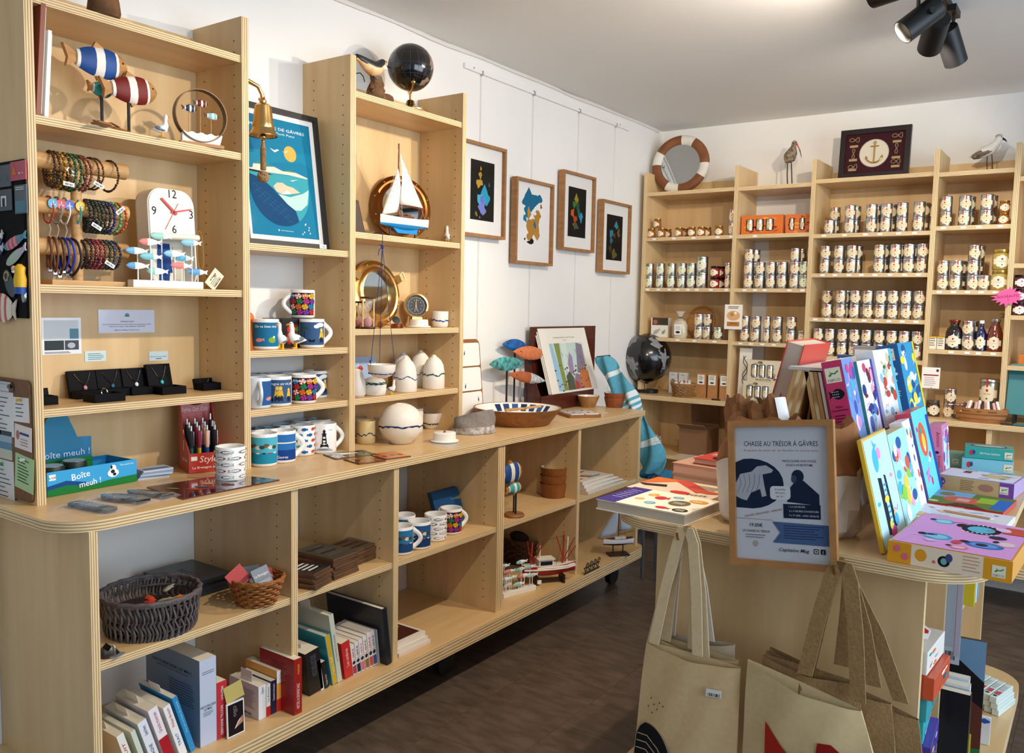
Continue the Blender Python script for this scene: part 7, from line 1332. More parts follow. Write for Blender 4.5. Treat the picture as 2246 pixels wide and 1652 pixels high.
# shelf price labels
lab = MB().box(-.011, -.0012, -.005, .011, 0, .005).obj('price_label', bu, M('F2F0EC', .5), 0); first = True
for bay, z, us in ((b1, 1.829, (1435, 1478, 1521, 1574, 1604)), (b1, 1.538, (1420, 1444, 1468, 1486, 1509, 1528, 1559, 1593)), (b1, 1.25, (1486, 1523, 1567)), (b2, 1.829, (1656,)), (b2, 1.538, (1633, 1656, 1677, 1731, 1760)), (b2, 1.246, (1624, 1647, 1672, 1697)), (b3, 1.819, (1807, 1852, 1898, 1930, 1971, 2006)), (b3, 1.617, (1804, 1831, 1862, 1889, 1919, 1952, 1984, 2014)), (b3, 1.388, (1788, 1814, 1839, 1862, 1895, 1921, 1949, 1979, 2009)), (b4, 1.838, (2069, 2113, 2147, 2194)), (b4, 1.534, (2060, 2091, 2122, 2152, 2183)), (b4, 1.248, (2086, 2121, 2146, 2178))):
    for k, u in enumerate(us):
        o = lab if first else lab.copy()
        if not first: COL.objects.link(o)
        first = False; o.location = atb(u, YF+.0055, z-.010)-Vector((0, YW, .92))
# ------------------------------------------------------------------ on top of the spice shelves
p = atb(1488, 3.47, 2.0885); t = T('life_ring_mirror', 'round wooden life ring mirror with four white bands', 'mirror', p, r=(-.12, 0, .12)); X = frame((0, 0, .170), (1, 0, 0), (0, 0, 1)); b = MB(X); n = 48; R = []
for k in range(n+1):
    a = 2*PI*k/n; R.append([((.142+.029*math.cos(q))*math.cos(a), (.142+.029*math.cos(q))*math.sin(a), .02*math.sin(q)) for q in [2*PI*j/12 for j in range(12)]])
b.rings(R, cap0=False, cap1=False, mf=lambda i, j: 1 if (i+n//12) % (n//4) < n//12 else 0)
q_obj(b, 'ring', t, [M('8A542E', .6, noise=.4, ns=14, stretch=(1, 5, 1), bump=.3), M('E2DCD0', .6, noise=.12, ns=20)], 60); b = MB(X); b.lathe([(.001, 0), (.118, 0), (.118, .004), (.001, .004)], 40); q_obj(b, 'mirror', t, MIRROR, 30)
def wader(u, y, z, L, label, kind):
    p = atb(u, y, z); t = T('bird_carving', label, 'figurine', p, 0); s = L
    if kind == 'godwit':
        q_obj(MB().tube([(-.07*s, 0, .52*s), (-.05*s, 0, .55*s), (0, 0, .62*s), (.06*s, 0, .74*s), (.085*s, 0, .86*s), (.10*s, 0, .94*s), (.12*s, 0, .98*s)], [.01*s, .07*s, .135*s, .115*s, .055*s, .055*s, .03*s], 14), 'body', t, M('3A261C', .6, noise=.75, ns=70, h2='A8947C'), 80)
        q_obj(MB().ell((.105*s, 0, .935*s), (.05*s, .045*s, .05*s), 10, 8), 'head', t, M('3E2014', .6)); b = MB(); b.tube([(.15*s, 0, .92*s), (.22*s, 0, .78*s), (.27*s, 0, .62*s)], [.016*s, .012*s, .005*s], 8, mf=lambda i, j: i); q_obj(b, 'beak', t, [M('C84A2A', .5), M('3A2018', .5)])
        lg = ((-.03, .0), (.05, .02)); top = .55
    else:
        q_obj(MB().tube([(-.42*s, 0, .42*s), (-.3*s, 0, .46*s), (-.1*s, 0, .52*s), (.1*s, 0, .6*s), (.2*s, 0, .74*s), (.25*s, 0, .86*s), (.28*s, 0, .92*s)], [.012*s, .06*s, .14*s, .14*s, .09*s, .085*s, .03*s], 14), 'body', t, M('ECE8E2', .6, noise=.08, ns=30), 80)
        for d in (-1, 1): q_obj(MB(rot(0, -.35, 0)).ell((.08*s, d*.1*s, .5*s), (.28*s, .04*s, .085*s), 12, 6), 'wing', t, M('4A3E36', .6, noise=.5, ns=60, h2='8A7A6C'), 80)
        q_obj(MB().ell((.235*s, 0, .9*s), (.085*s, .075*s, .05*s), 10, 6), 'crown', t, M('B8A898', .6)); q_obj(MB().tube([(.31*s, 0, .84*s), (.38*s, 0, .79*s), (.42*s, 0, .74*s)], [.03*s, .02*s, .006*s], 8), 'beak', t, BLACK)
        q_obj(MB().ell((.30*s, -.06*s, .86*s), .014*s, 8, 5), 'eye', t, BLACK); lg = ((.0, 0), (.1, .02)); top = .46
    for x, dx in lg: q_obj(MB().tube([(x*s, 0, top*s), ((x+dx)*s, 0, .28*s), ((x+dx+.02)*s, 0, .012*s), ((x+dx+.06)*s, -.02*s, .006*s)], .012*s, 6), 'leg', t, M('2A2A26', .6))
wader(1728, 3.47, 2.0865, .245, 'speckled wooden wading bird with a long orange beak', 'godwit'); wader(2163, 3.47, 2.0925, .185, 'white and brown carved shorebird with black beak', 'plover')
y = 3.45; t = picture('knot_board', 'dark framed knot board with a brass anchor in the middle', frame((1.108, y, 2.0985), (1, 0, .0), (0, .1, 1)), .336, .252, .026, .022, M('1A1014', .35, coat=.3), lambda A, w, h: (A.rect(0, 0, w, h, '3A161C'), A.ell(w*.49, h*.5, w*.25, w*.25, 'B8B09C', 32), A.ell(w*.49, h*.5, w*.235, w*.235, 'D4CCB8', 32), [A.rect(x-w*.07, yy, x+w*.07, yy+h*.06, 'A8906A') for x, yy in ((w*.14, h*.68), (w*.14, h*.33), (w*.14, h*.08), (w*.86, h*.72), (w*.86, h*.32), (w*.86, h*.1))]), 'knot board', glass=False)
b = MB(tr(.168, .126, .014)); b.tube([(0, .045, 0), (0, -.05, 0)], .004, 8); b.tube([(-.02, .034, 0), (.02, .034, 0)], .003, 8); b.tube([(.038*math.sin(a), -.016-.034*math.cos(a), 0) for a in [-1.25+.25*k for k in range(11)]], .0042, 8); b.tube([(.006*math.cos(a), .052+.006*math.sin(a), 0) for a in [2*PI*k/12 for k in range(12)]], .002, 6, closed=True)
for d in (-1, 1): b.prism([(d*.042, -.03), (d*.03, -.022), (d*.04, -.012)], -.002, .002)
q_obj(b, 'anchor', t, BRASS)
for i, (x, yy) in enumerate(((.066, .2), (.066, .13), (.066, .062), (.27, .205), (.27, .14), (.27, .075))):
    b = MB(tr(x, yy, .013)); b.tube([(.022*math.cos(a)*(1 if i % 3 else 1.1), .01*math.sin(2*a)+.004*math.sin(a*3), .002*math.cos(3*a)) if i % 3 != 1 else (.006*math.sin(2*a), .024*math.cos(a), .002*math.cos(3*a)) for a in [2*PI*k/20 for k in range(20)]], .0022, 5, closed=True); q_obj(b, 'rope_knot', t, M('8A7452', .8))
# ------------------------------------------------------------------ second bay: orange gift sets
def giftset(p, w, h, rz, label, cols, n, txt=None):
    t = carton('gift_box', label, 'gift box', p, w, .05, h, cols[0], (0, 0, rz), 'spice gift boxes', front=lambda A, a, b_: (swirl(cols[1:], 14, len(label), .7)(A, a, b_), [A.fill(rrect(a*(.12+.72*k/n), b_*.2, a*(.12+.72*k/n)+a*.19, b_*.8, .006, 3), '1A1614') for k in range(n)], A.text(txt, a*.5, b_*.05, b_*.1, '2A2420') if txt else None))
    for k in range(n):
        b = MB(tr(w*(.12+.72*k/n)+w*.095, .002, h*.22)); r = w*.08; b.lathe([(r, 0), (r, h*.5), (r*.96, h*.55), (.001, h*.56)], 16); q_obj(b, 'boxed_tin', t, TINM); A = plaque(r, h*.24, r, h*.3, 'E6D6B4', 'B03A34'); o = A.obj('boxed_label', t); o.location = (w*(.12+.72*k/n)+w*.095, .002, h*.22)
OC = ('D8702A', 'A83A1E', 'E8A04A', '5A1A1A', 'C8862A')
p = atb(1625, 3.40, 1.8295); giftset(p, .225, .105, .03, 'orange spice gift box with three tin windows, nearer the corner', OC, 3); p = atb(1722, 3.425, 1.8295); giftset(p, .15, .105, .12, 'orange spice gift box with two tin windows, half hidden behind the other', OC, 2)
p = atb(1628, 3.34, .9205); giftset(p, .18, .115, 0, 'lower cream spice gift box with three windows lettered Epices en fetes', ('D8CBAE', 'A89A7A', '6A5A44', 'C0A87A'), 3, 'ÉPICES EN FÊTES'); p2 = p+Vector((.02, .004, .1155)); giftset(p2, .18, .115, 0, 'upper cream spice gift box with three windows lettered Epices en fetes', ('D8CBAE', 'A89A7A', '6A5A44', 'C0A87A'), 3, 'ÉPICES EN FÊTES')
for i, (u, z) in enumerate(((1697, .9205), (1700, .9915))): goods('slim', u, 3.36, z, 'slim silver tin at the side of the cream gift boxes', 1) if i == 0 else goods('slim', u, 3.36, z, 'slim silver tin on top of the other beside the gift boxes', 1)
a = atb(1614, 3.38, .9205); sheet('card', 'tall white card with a twisted dark vine, beside the gift boxes', 'card', frame((a.x, 3.40, .9205), (1, 0, 0), (0, .06, 1)), .07, .29, 'E2DED2', lambda A, w, h: [A.line([(w*.5+w*.2*math.sin(k*1.1+s), h*(.2+.065*k)) for k in range(11)], .004, '3A2A20') for s in (0, 1.6)], th=.004)
a = atb(1625, 3.262, .92); q_ = [atb(1588, 3.30, .92), atb(1692, 3.29, .92)]; t = T('newspaper', 'folded newspaper lying on the back worktop edge', 'newspaper', (q_[0].x, 3.268, .9203)); q_obj(MB().box(.02, 0, 0, .26, .07, .006), 'paper', t, M('B8B09A', .85, noise=.5, ns=40, h2='6A6A58'), 0)
t = T('knife', 'small folding knife lying on the back worktop', 'knife', atb(1560, 3.285, .9203)); q_obj(MB().box(0, 0, 0, .05, .012, .008), 'handle', t, DARKWOOD, 0, bevel=.002); q_obj(MB().prism([(.05, .001), (.085, .006), (.05, .01)], .003, .005), 'blade', t, STEEL, 0)
# ------------------------------------------------------------------ corner bay: shelf above the globe, worktop goods
p = atb(1427, 3.40, 1.2505); carton('coffee_box', 'white coffee box with a portrait photo, beside the clear bag', 'box', p, .105, .07, .115, 'E6E0D4', (0, 0, .1), front=lambda A, w, h: (A.rect(w*.08, h*.62, w, h, '5A3A30'), A.ell(w*.25, h*.78, w*.12, h*.12, '9A6A54'), A.rect(w*.5, h*.66, w, h*.96, '3A3A34'), A.fish(w*.35, h*.3, w*.5, h*.2, 'B0A898', .6), A.fish(w*.75, h*.28, w*.3, h*.16, '8AA06A', .9)))
p = atb(1491, 3.41, 1.2505); t = T('pasta_bag', 'clear bag of pale pasta tied with a black ribbon', 'bag', p); b = MB(); R = [[(sx*math.cos(q)*(1+.05*math.sin(3*q+i)), sy*math.sin(q), z) for q in [2*PI*j/16 for j in range(16)]] for i, (sx, sy, z) in enumerate(((.04, .03, 0), (.044, .034, .02), (.044, .034, .075), (.034, .026, .10), (.008, .008, .118), (.02, .012, .14), (.03, .014, .155)))]
b.rings(R, cap1=False, mf=lambda i, j: 0 if i < 3 else 1); q_obj(b, 'bag', t, [M('D8CCAE', .3, noise=.3, ns=60, coat=.6), M('E8E4DA', .1, alpha=.35, coat=1)], 50); q_obj(MB().lathe([(.008, .114), (.011, .118), (.008, .122)], 12, cap0=False, cap1=False), 'ribbon', t, BLACK); A = Art(frame((-.02, -.036, .02), (1, 0, 0), (0, 0, 1)), lift=.0005); A.rect(0, 0, .044, .06, 'ECEAE4'); A.ell(.022, .015, .014, .007, '2A2A2A'); A.lines(.006, .045, .038, 3, .007, .002, '5A5A5A'); A.obj('paper_label', t)
p = atb(1540, 3.60, 1.2505); t = T('wooden_plate', 'round wooden plate standing behind the stacked tins', 'plate', p, r=(-.15, 0, 0)); b = MB(frame((0, -.02, .095), (1, 0, 0), (0, 0, 1))); b.lathe([(.001, -.006), (.08, -.006), (.09, .0), (.094, .01), (.086, .012), (.078, .002), (.001, .002)], 36); q_obj(b, 'plate', t, WOODN, 50); A = Art(frame((0, -.0185, .095), (1, 0, 0), (0, 0, 1)), lift=.003); A.line([(.06*math.cos(a), .06*math.sin(a)) for a in [2*PI*k/24 for k in range(25)]], .006, 'E2C896'); A.obj('painted_ring', t)
p = atb(1588, 3.345, 1.28); sheet('menu_card', 'white card with a picture sandwich fixed on the shelf divider', 'card', frame((p.x, 3.345, P(1600, 722, y=3.345).z), (1, 0, 0), (0, 0, 1)), .10, .135, 'ECE6DA', lambda A, w, h: (A.lines(w*.2, h*.9, w*.8, 2, h*.06, h*.025, '3A2A22', .1), A.ell(w*.5, h*.55, w*.38, h*.2, 'D8A878'), A.ell(w*.42, h*.6, w*.12, h*.08, 'B8884A'), A.ell(w*.62, h*.66, w*.08, h*.06, 'F0E8DC'), A.rect(w*.15, h*.12, w*.85, h*.3, 'B8743A'), A.rect(w*.3, h*.22, w*.7, h*.24, '5A3A24')), th=.003)
c = Vector((.105, 3.43, .92)); c = P(1418, 858, z=.92); c = atb(1416, 3.40, .92); t = T('floor_globe', 'large black globe with grey continents on the back worktop', 'globe', c); zc = P(1415, 785, y=3.40).z-.92; rg = 57/FPX*4.75
b = MB(); b.ell((0, 0, zc), rg, 36, 20); q_obj(b, 'sphere', t, M('0C0D11', .22, coat=.6), 80)
globe_art(t, zc, rg, M('8E9092', .5, noise=.3, ns=60), None, [[(.1, .95), (.35, 1.05), (.75, .9), (.85, .55), (.6, .42), (.4, .5), (.2, .62)], [(.55, .4), (.95, .45), (1.15, .1), (.95, -.4), (.75, -.55), (.7, -.1), (.5, .1)], [(-.85, .12), (-.55, .05), (-.3, -.15), (-.35, -.45), (-.5, -.85), (-.65, -.9), (-.75, -.4), (-.95, -.1)], [(-1.2, .9), (-.8, 1.0), (-.6, .75), (-.9, .45), (-1.1, .35)]], -1.15)
b = MB(); b.tube([((rg+.006)*math.sin(a)*.35, -(rg+.006)*math.sin(a)*0, zc-(rg+.006)*math.cos(a)) for a in [-.5+.2*k for k in range(6)]], .005, 6); b.cyl((0, 0, zc-rg-.004), (0, 0, .018), .005, 10); q_obj(b, 'arm', t, BRASS); b = MB(); b.prism(rrect(-.075, -.05, .075, .05, .045), 0, .02); q_obj(b, 'base', t, BLACK, 30)
for u, w, lab in ((1466, .05, 'white tea infuser box lettered cilio on the back worktop'), (1487, .055, 'white tea infuser box with a tea ball picture on the back worktop')): carton('infuser_box', lab, 'box', atb(u, 3.47, .9205), w, .03, .125, 'DAD8D2', (0, 0, .05), 'tea infuser boxes', front=lambda A, a, b_: (A.text('cilio', a*.45, b_*.86, b_*.1, '4A4A4A'), A.ell(a*.5, b_*.5, a*.3, b_*.2, '8A8C8E'), A.rect(a*.46, b_*.1, a*.54, b_*.4, '8A8C8E')))
c = atb(1498, 3.335, .92); basket('wicker_basket', 'tiny wicker basket of wrapped sweets on the back worktop', c, .068, .055, .075, .2, 'A8763E', 30, 8, vert=False)
for i, (dx, cl) in enumerate(((-.045, 'C8483A'), (-.01, 'D8D4D0'), (.015, 'C8302E'), (.035, 'E4E0DA'))): t = T('sweet_bag', ('red-topped', 'clear', 'red tied', 'white')[i]+' little sweet bag in the tiny wicker basket', 'sweet bag', c+Vector((dx, 0, .055)), i*.7, 'sweets in the tiny basket'); q_obj(MB().lathe([(.001, 0), (.015, .004), (.016, .018), (.005, .03), (.011, .042)], 12, cap1=False), 'bag', t, M('E2DAD2' if i % 2 else 'E0D0CC', .3, coat=.4)); q_obj(MB().lathe([(.005, .028), (.007, .03), (.005, .033)], 10, cap0=False, cap1=False), 'tie', t, M(cl, .5))
for i, u in enumerate((1527, 1551, 1577)):
    p = atb(u, 3.36, .9205); t = T('kraft_bag', 'brown kraft tea bag, %s from the basket' % ORD[i], 'bag', p, .03*i, 'kraft tea bags'); b = MB(); R = [[(x*.055+.0275-.0275, y, z) for x, y in ((0, 0), (1, 0), (1, d), (0, d))] for z, d in ((0, .04), (.11, .036), (.135, .006), (.14, .005))]; b.rings(R); q_obj(b, 'bag', t, M('B07A48', .8, noise=.15, ns=40), 20); A = Art(frame((.004, -.0005, .075), (1, 0, 0), (0, 0, 1)), lift=.0006); A.rect(0, 0, .042, .055, 'E4E0D6'); A.lines(.006, .045, .036, 3, .008, .003, '4A4A46'); A.ell(.021, .012, .012, .005, '3A3A36'); A.obj('paper_label', t)
# things on the shelf below the back worktop
p = atb(1488, 3.40, .5805); t = T('cardboard_box', 'open brown cardboard box under the back worktop', 'box', p); b = MB(); w, d, h = .17, .18, .15
for q in ((0, 0, 0, w, .004, h), (0, d-.004, 0, w, d, h), (0, .004, 0, .004, d-.004, h), (w-.004, .004, 0, w, d-.004, h), (.004, .004, 0, w-.004, d-.004, .004)): b.box(*q)
q_obj(b, 'box', t, M('8A6444', .85, noise=.1, ns=12), 0); q_obj(MB(tr(0, d-.004, h+.001) @ rot(.15, 0, 0)).box(0, 0, 0, w, .003, .13), 'flap', t, M('8A6444', .85), 0); q_obj(MB(tr(0, .002, h+.001) @ rot(-.5, 0, 0)).box(0, -.06, 0, w, 0, .003), 'flap', t, M('927050', .85), 0); sheet('paper_pad', 'white paper lying under the cardboard box front', 'paper', tr(p.x+.02, 3.30, .5805), .14, .09, 'D8D4CC')
# ------------------------------------------------------------------ fourth bay: bottles and worktop goods
for i, u in enumerate((2036, 2054)): carton('tea_box', ('small white and yellow tea box nearer the divider', 'small white and yellow tea box nearer the bottles')[i], 'box', atb(u, 3.38, 1.2485), .034, .034, .062, 'E4DCC8', (0, 0, .05), 'small tea boxes', top=lambda A, w, d: A.rect(0, 0, w, d, 'C8962A'), front=lambda A, w, h: (A.lines(w*.15, h*.8, w*.85, 4, h*.17, h*.06, '6A6252'), A.rect(0, h*.9, w, h, 'D0A22E')))
def bottle(u, prof, col, label, lid=None, lm=None, y=3.41):
    t = T('bottle', label, 'bottle', atb(u, y, 1.2485), group='bottles on the spice shelf'); q_obj(MB().lathe(prof, 24), 'glass', t, M(col, .06, coat=1.0), 50); h = prof[-1][1]; r = prof[-1][0]
    q_obj(MB().lathe([(r*1.15, h*1.0), (r*1.2, h+.002), (r*1.2, h+.014), (.001, h+.016)], 16), 'stopper', t, lm or M('3A3A3C', .4)); rr = prof[2][0]; plaque(rr, prof[3][1]*.5, rr*1.0, .055, 'EDE2C8', 'B03A34').obj('paper_label', t)
bottle(2091, [(.034, 0), (.038, .004), (.038, .01), (.038, .085), (.03, .105), (.02, .115), (.02, .13)], '1A0A06', 'round black apothecary bottle with a copper lid', lm=M('9A4A2A', .3, .8)); bottle(2150, [(.02, 0), (.024, .003), (.024, .01), (.024, .08), (.016, .1), (.009, .112), (.009, .13)], '12164A', 'cobalt blue bottle with white stopper', lm=WHITE); bottle(2180, [(.03, 0), (.034, .004), (.034, .01), (.033, .08), (.026, .11), (.018, .125), (.018, .138)], '6A2608', 'amber bottle with metal cap', lm=TINM)
c = atb(2150, 3.325, .92); t = T('oval_tray', 'oval wooden tray full of small marzipan sticks', 'tray', c); b = MB(); b.lathe([(.001, 0), (.088, 0), (.094, .01), (.108, .04), (.112, .042), (.113, .066), (.107, .066), (.104, .02), (.001, .012)], 40); ob = q_obj(b, 'tray', t, M('A8703E', .6, noise=.25, ns=20, stretch=(1, 1, 6)), 40); ob.scale = (1, .5, 1); A = Art(warp=lambda x, y, h: Vector((.1145*math.sin(x/.113), -.1145*.5*math.cos(x/.113)-.001, y)), lift=.001)
for s, x in (('Bonbons', -.06), ('fleur', 0), ('caramels', .055)): A.text(s, x, .05, .011, '4A2E1A')
A.obj('burnt_lettering', t)
for i in range(12): a = -.1+i*.018; t = T('sweet_stick', '%s sweet stick lying in the oval tray, %s along' % (('brown', 'pink', 'white')[i % 3], ORD[i]), 'sweet', c+Vector((-.07+.0125*i, -.02+.02*(i % 2), .055+.006*(i % 3))), group='sweets in the oval tray', r=(.5, 0, -.4+.08*i)); q_obj(MB().cyl((0, -.02, 0), (0, .025, .02), .0065, 8), 'stick', t, M(('4A2A20', 'D8A8A4', 'ECE4DC')[i % 3], .5)); q_obj(MB().cyl((0, -.021, -.0005), (0, -.008, .0055), .0072, 8), 'tip', t, M('F0E4DC', .6))
a = atb(2210, 3.36, .95); z0 = P(2220, 908, y=3.36).z; t = T('slate_board', 'teal board standing on a black easel in the last bay', 'board', (a.x, 3.37, .9205)); X = frame((-.012, 0, .012), (1, 0, 0), (0, .25, 1)); b = MB(X); b.prism(rrect(0, .03, .26, .27, .012), -.006, 0); q_obj(b, 'board', t, M('2F7A80', .5), 0); b = MB()
b.box(.03, .058, .07, .122, .062, .08)
for x in (.02, .12): b.box(x, -.03, 0, x+.012, .03, .012); b.box(x, -.03, .012, x+.012, -.02, .045); b.box(x, .055, 0, x+.012, .065, .16); b.box(x, .03, 0, x+.012, .0551, .01)
q_obj(b, 'easel', t, BLACK, 0); t = T('leather_mat', 'brown and teal leather mat lying by the easel', 'mat', (atb(2195, 3.29, .92).x, 3.268, .9203)); q_obj(MB().box(0, 0, 0, .3, .05, .004), 'mat', t, M('4A2E26', .6), 0); q_obj(MB().box(.05, .005, .0041, .3, .045, .008), 'cover', t, M('2F7A80', .6), 0)
p = P(2177, 673, y=3.34); t = T('starburst_sign', 'pink starburst sign lettered Nouveautes stuck on the shelf divider', 'sign', atb(2211, 3.345, P(2211, 651, y=3.345).z)); n = 32; pts = []
random.seed(4)
for k in range(n): a = 2*PI*k/n; q = (1.0 if k % 2 else .66)*random.uniform(.85, 1.05); pts.append((.07*q*math.cos(a), .046*q*math.sin(a)))
X = frame((0, 0, 0), (1, 0, .12), (0, 0, 1)); q_obj(MB(X).prism(pts, 0, .0012), 'card', t, M('F0589A', .6), 0); A = Art(X @ tr(0, 0, .0012), lift=.0004); A.text('NOUVEAUTÉS', 0, -.004, .017, '6A1A3A', w=.088); A.text('!!', 0, -.02, .013, '6A1A3A'); A.obj('lettering', t)
t = carton('orange_box', 'orange tea box on the last bay shelf at the picture edge', 'box', (atb(2232, 3.45, 1.1875).x, 3.47, 1.1875), .12, .05, .05, 'C8742A'); a = P(2019, 852, y=3.27); sheet('notice', 'white notice card with red lines standing on the back worktop', 'notice', frame((a.x, 3.27, .9205), (1, 0, 0), (0, .1, 1)) @ tr(0, P(2040, 852, y=3.27).z-.9205, 0), P(2060, 830, y=3.27).x-a.x, .1, 'EAE4DC', lambda A, w, h: (A.rect(w*.08, h*.6, w*.92, h*.66, '8A2A34'), A.ell(w*.85, h*.86, w*.08, h*.07, '4A3A34'), A.lines(w*.15, h*.5, w*.85, 5, h*.09, h*.03, 'B09A9A')), th=.002)
q_obj(MB().cyl((.045, .004, -(P(2040, 852, y=3.27).z-.9205)), (.045, .004, .01), .002, 6), 'stem', bpy.data.objects[[o.name for o in bpy.data.objects if o.get('label', '') == 'white notice card with red lines standing on the back worktop'][0]], STEEL)
# ================================================================== island goods
def lay(label, q, th, cov, top, grp=None, name='book', z=.92, pages=None, side=None, fr=None):
    """flat thing: corner q[0], along q[1] (length), width to q[3]; prints on the top and the two seen sides"""
    a, b_, d = Vector(q[0]), Vector(q[1]), Vector(q[2]); ux = (b_-a); L = ux.length; an = math.atan2(ux.y, ux.x); W_ = abs((d-a).dot(Vector((-math.sin(an), math.cos(an), 0)))); t = T(name, label, name.replace('_', ' '), (a.x, a.y, z+.0005), an, grp)
    if pages:
        b = MB(); b.box(0, 0, 0, L, W_, .002); b.box(0, 0, th-.002, L, W_, th); b.box(0, W_-.002, .002, L, W_, th-.002); q_obj(b, 'cover', t, M(cov, .4, coat=.2), 0); q_obj(MB().box(.003, .003, .002, L-.003, W_-.002, th-.002), 'pages', t, M(pages, .85, noise=.1, ns=200, stretch=(1, 1, 6)), 0)
    else: q_obj(MB().box(0, 0, 0, L, W_, th), 'box', t, M(cov, .4, coat=.25), 0, bevel=.0012)
    for n, f, X, w, h in (('top_print', top, tr(0, 0, th), L, W_), ('front_print', fr, frame((0, 0, 0), (1, 0, 0), (0, 0, 1)), L, th), ('side_print', side, frame((L, 0, 0), (0, 1, 0), (0, 0, 1)), W_, th)):
        if f: A = Art(X, lift=.0007); f(A, w, h); A.obj(n, t)
    return t
def sea_book(A, w, h):
    A.rect(0, 0, w*.23, h, '3E2F7A'); A.lines(w*.05, h*.8, w*.2, 6, h*.1, h*.015, 'C8C0E0'); A.rect(w*.23, 0, w, h, 'EFE4CC'); random.seed(2)
    for x, y, rx, ry, c in ((.36, .72, .06, .09, 'D8962A'), (.33, .4, .05, .07, 'D8962A'), (.5, .28, .06, .08, '5A9AC0'), (.62, .78, .06, .07, '5A9AC0'), (.74, .5, .11, .16, '6A604C'), (.86, .74, .1, .1, 'D8962A'), (.88, .16, .08, .09, '2A2220')): A.ell(w*x, h*y, w*rx, h*ry, c, 16); A.lines(w*(x-rx*.6), h*(y+.03), w*(x+rx*.6), 3, h*.035, h*.012, 'E8DCC0', .2)
    A.fish(w*.5, h*.62, w*.16, h*.2, 'C8323A', .3); A.fish(w*.7, h*.14, w*.16, h*.12, 'C8323A', 0)
lay('cream hardback with a purple spine strip and colourful fish bubbles', ((1.286, .664, 0), (1.531, .648, 0), (1.30, .85, 0)), .026, 'EFE4CC', sea_book, pages='C8BCA8')
lay('orange illustrated cookbook lying behind the fish bubble book', ((1.262, .875, 0), (1.50, .862, 0), (1.275, 1.05, 0)), .018, 'E8D0B4', lambda A, w, h: (A.fill([(0, h*.4), (w*.4, h), (0, h)], 'D86A2A'), A.fill([(w*.25, h*.95), (w*.75, h*.3), (w*.85, h*.5), (w*.45, h)], 'C8483A'), A.fill([(w*.1, h*.3), (w*.35, h*.4), (w*.3, h*.55), (0, h*.4)], '2A1E20'), A.ell(w*.6, h*.18, w*.12, h*.1, 'C8302E'), A.ell(w*.85, h*.45, w*.12, h*.1, 'B8502A'), A.text('PIZZE', w*.82, h*.12, h*.12, '1A1A1A', a=.2), A.lines(w*.55, h*.8, w*.9, 4, h*.07, h*.02, '5A3A2A')), pages='D8C4A8')
for k, (c, lab) in enumerate((('D0A488', 'lower pink thick book in the pile beside the poster frame'), ('C89A80', 'middle pink thick book in the pile beside the poster frame'))): lay(lab, ((1.30, 1.08, 0), (1.50, 1.06, 0), (1.31, 1.26, 0)), .03, c, None, 'pink books in the pile', z=.92+.0305*k, pages='D8B49C')
lay('red book with black picture on top of the pink pile', ((1.355, 1.10, 0), (1.52, 1.085, 0), (1.36, 1.24, 0)), .016, 'C02A22', lambda A, w, h: (A.lines(w*.1, h*.85, w*.5, 4, h*.1, h*.04, 'F0D8C8'), A.ell(w*.5, h*.3, w*.25, h*.2, '1E1416'), A.ell(w*.5, h*.3, w*.15, h*.12, 'B8502A')), z=.9815, pages='D8B49C')
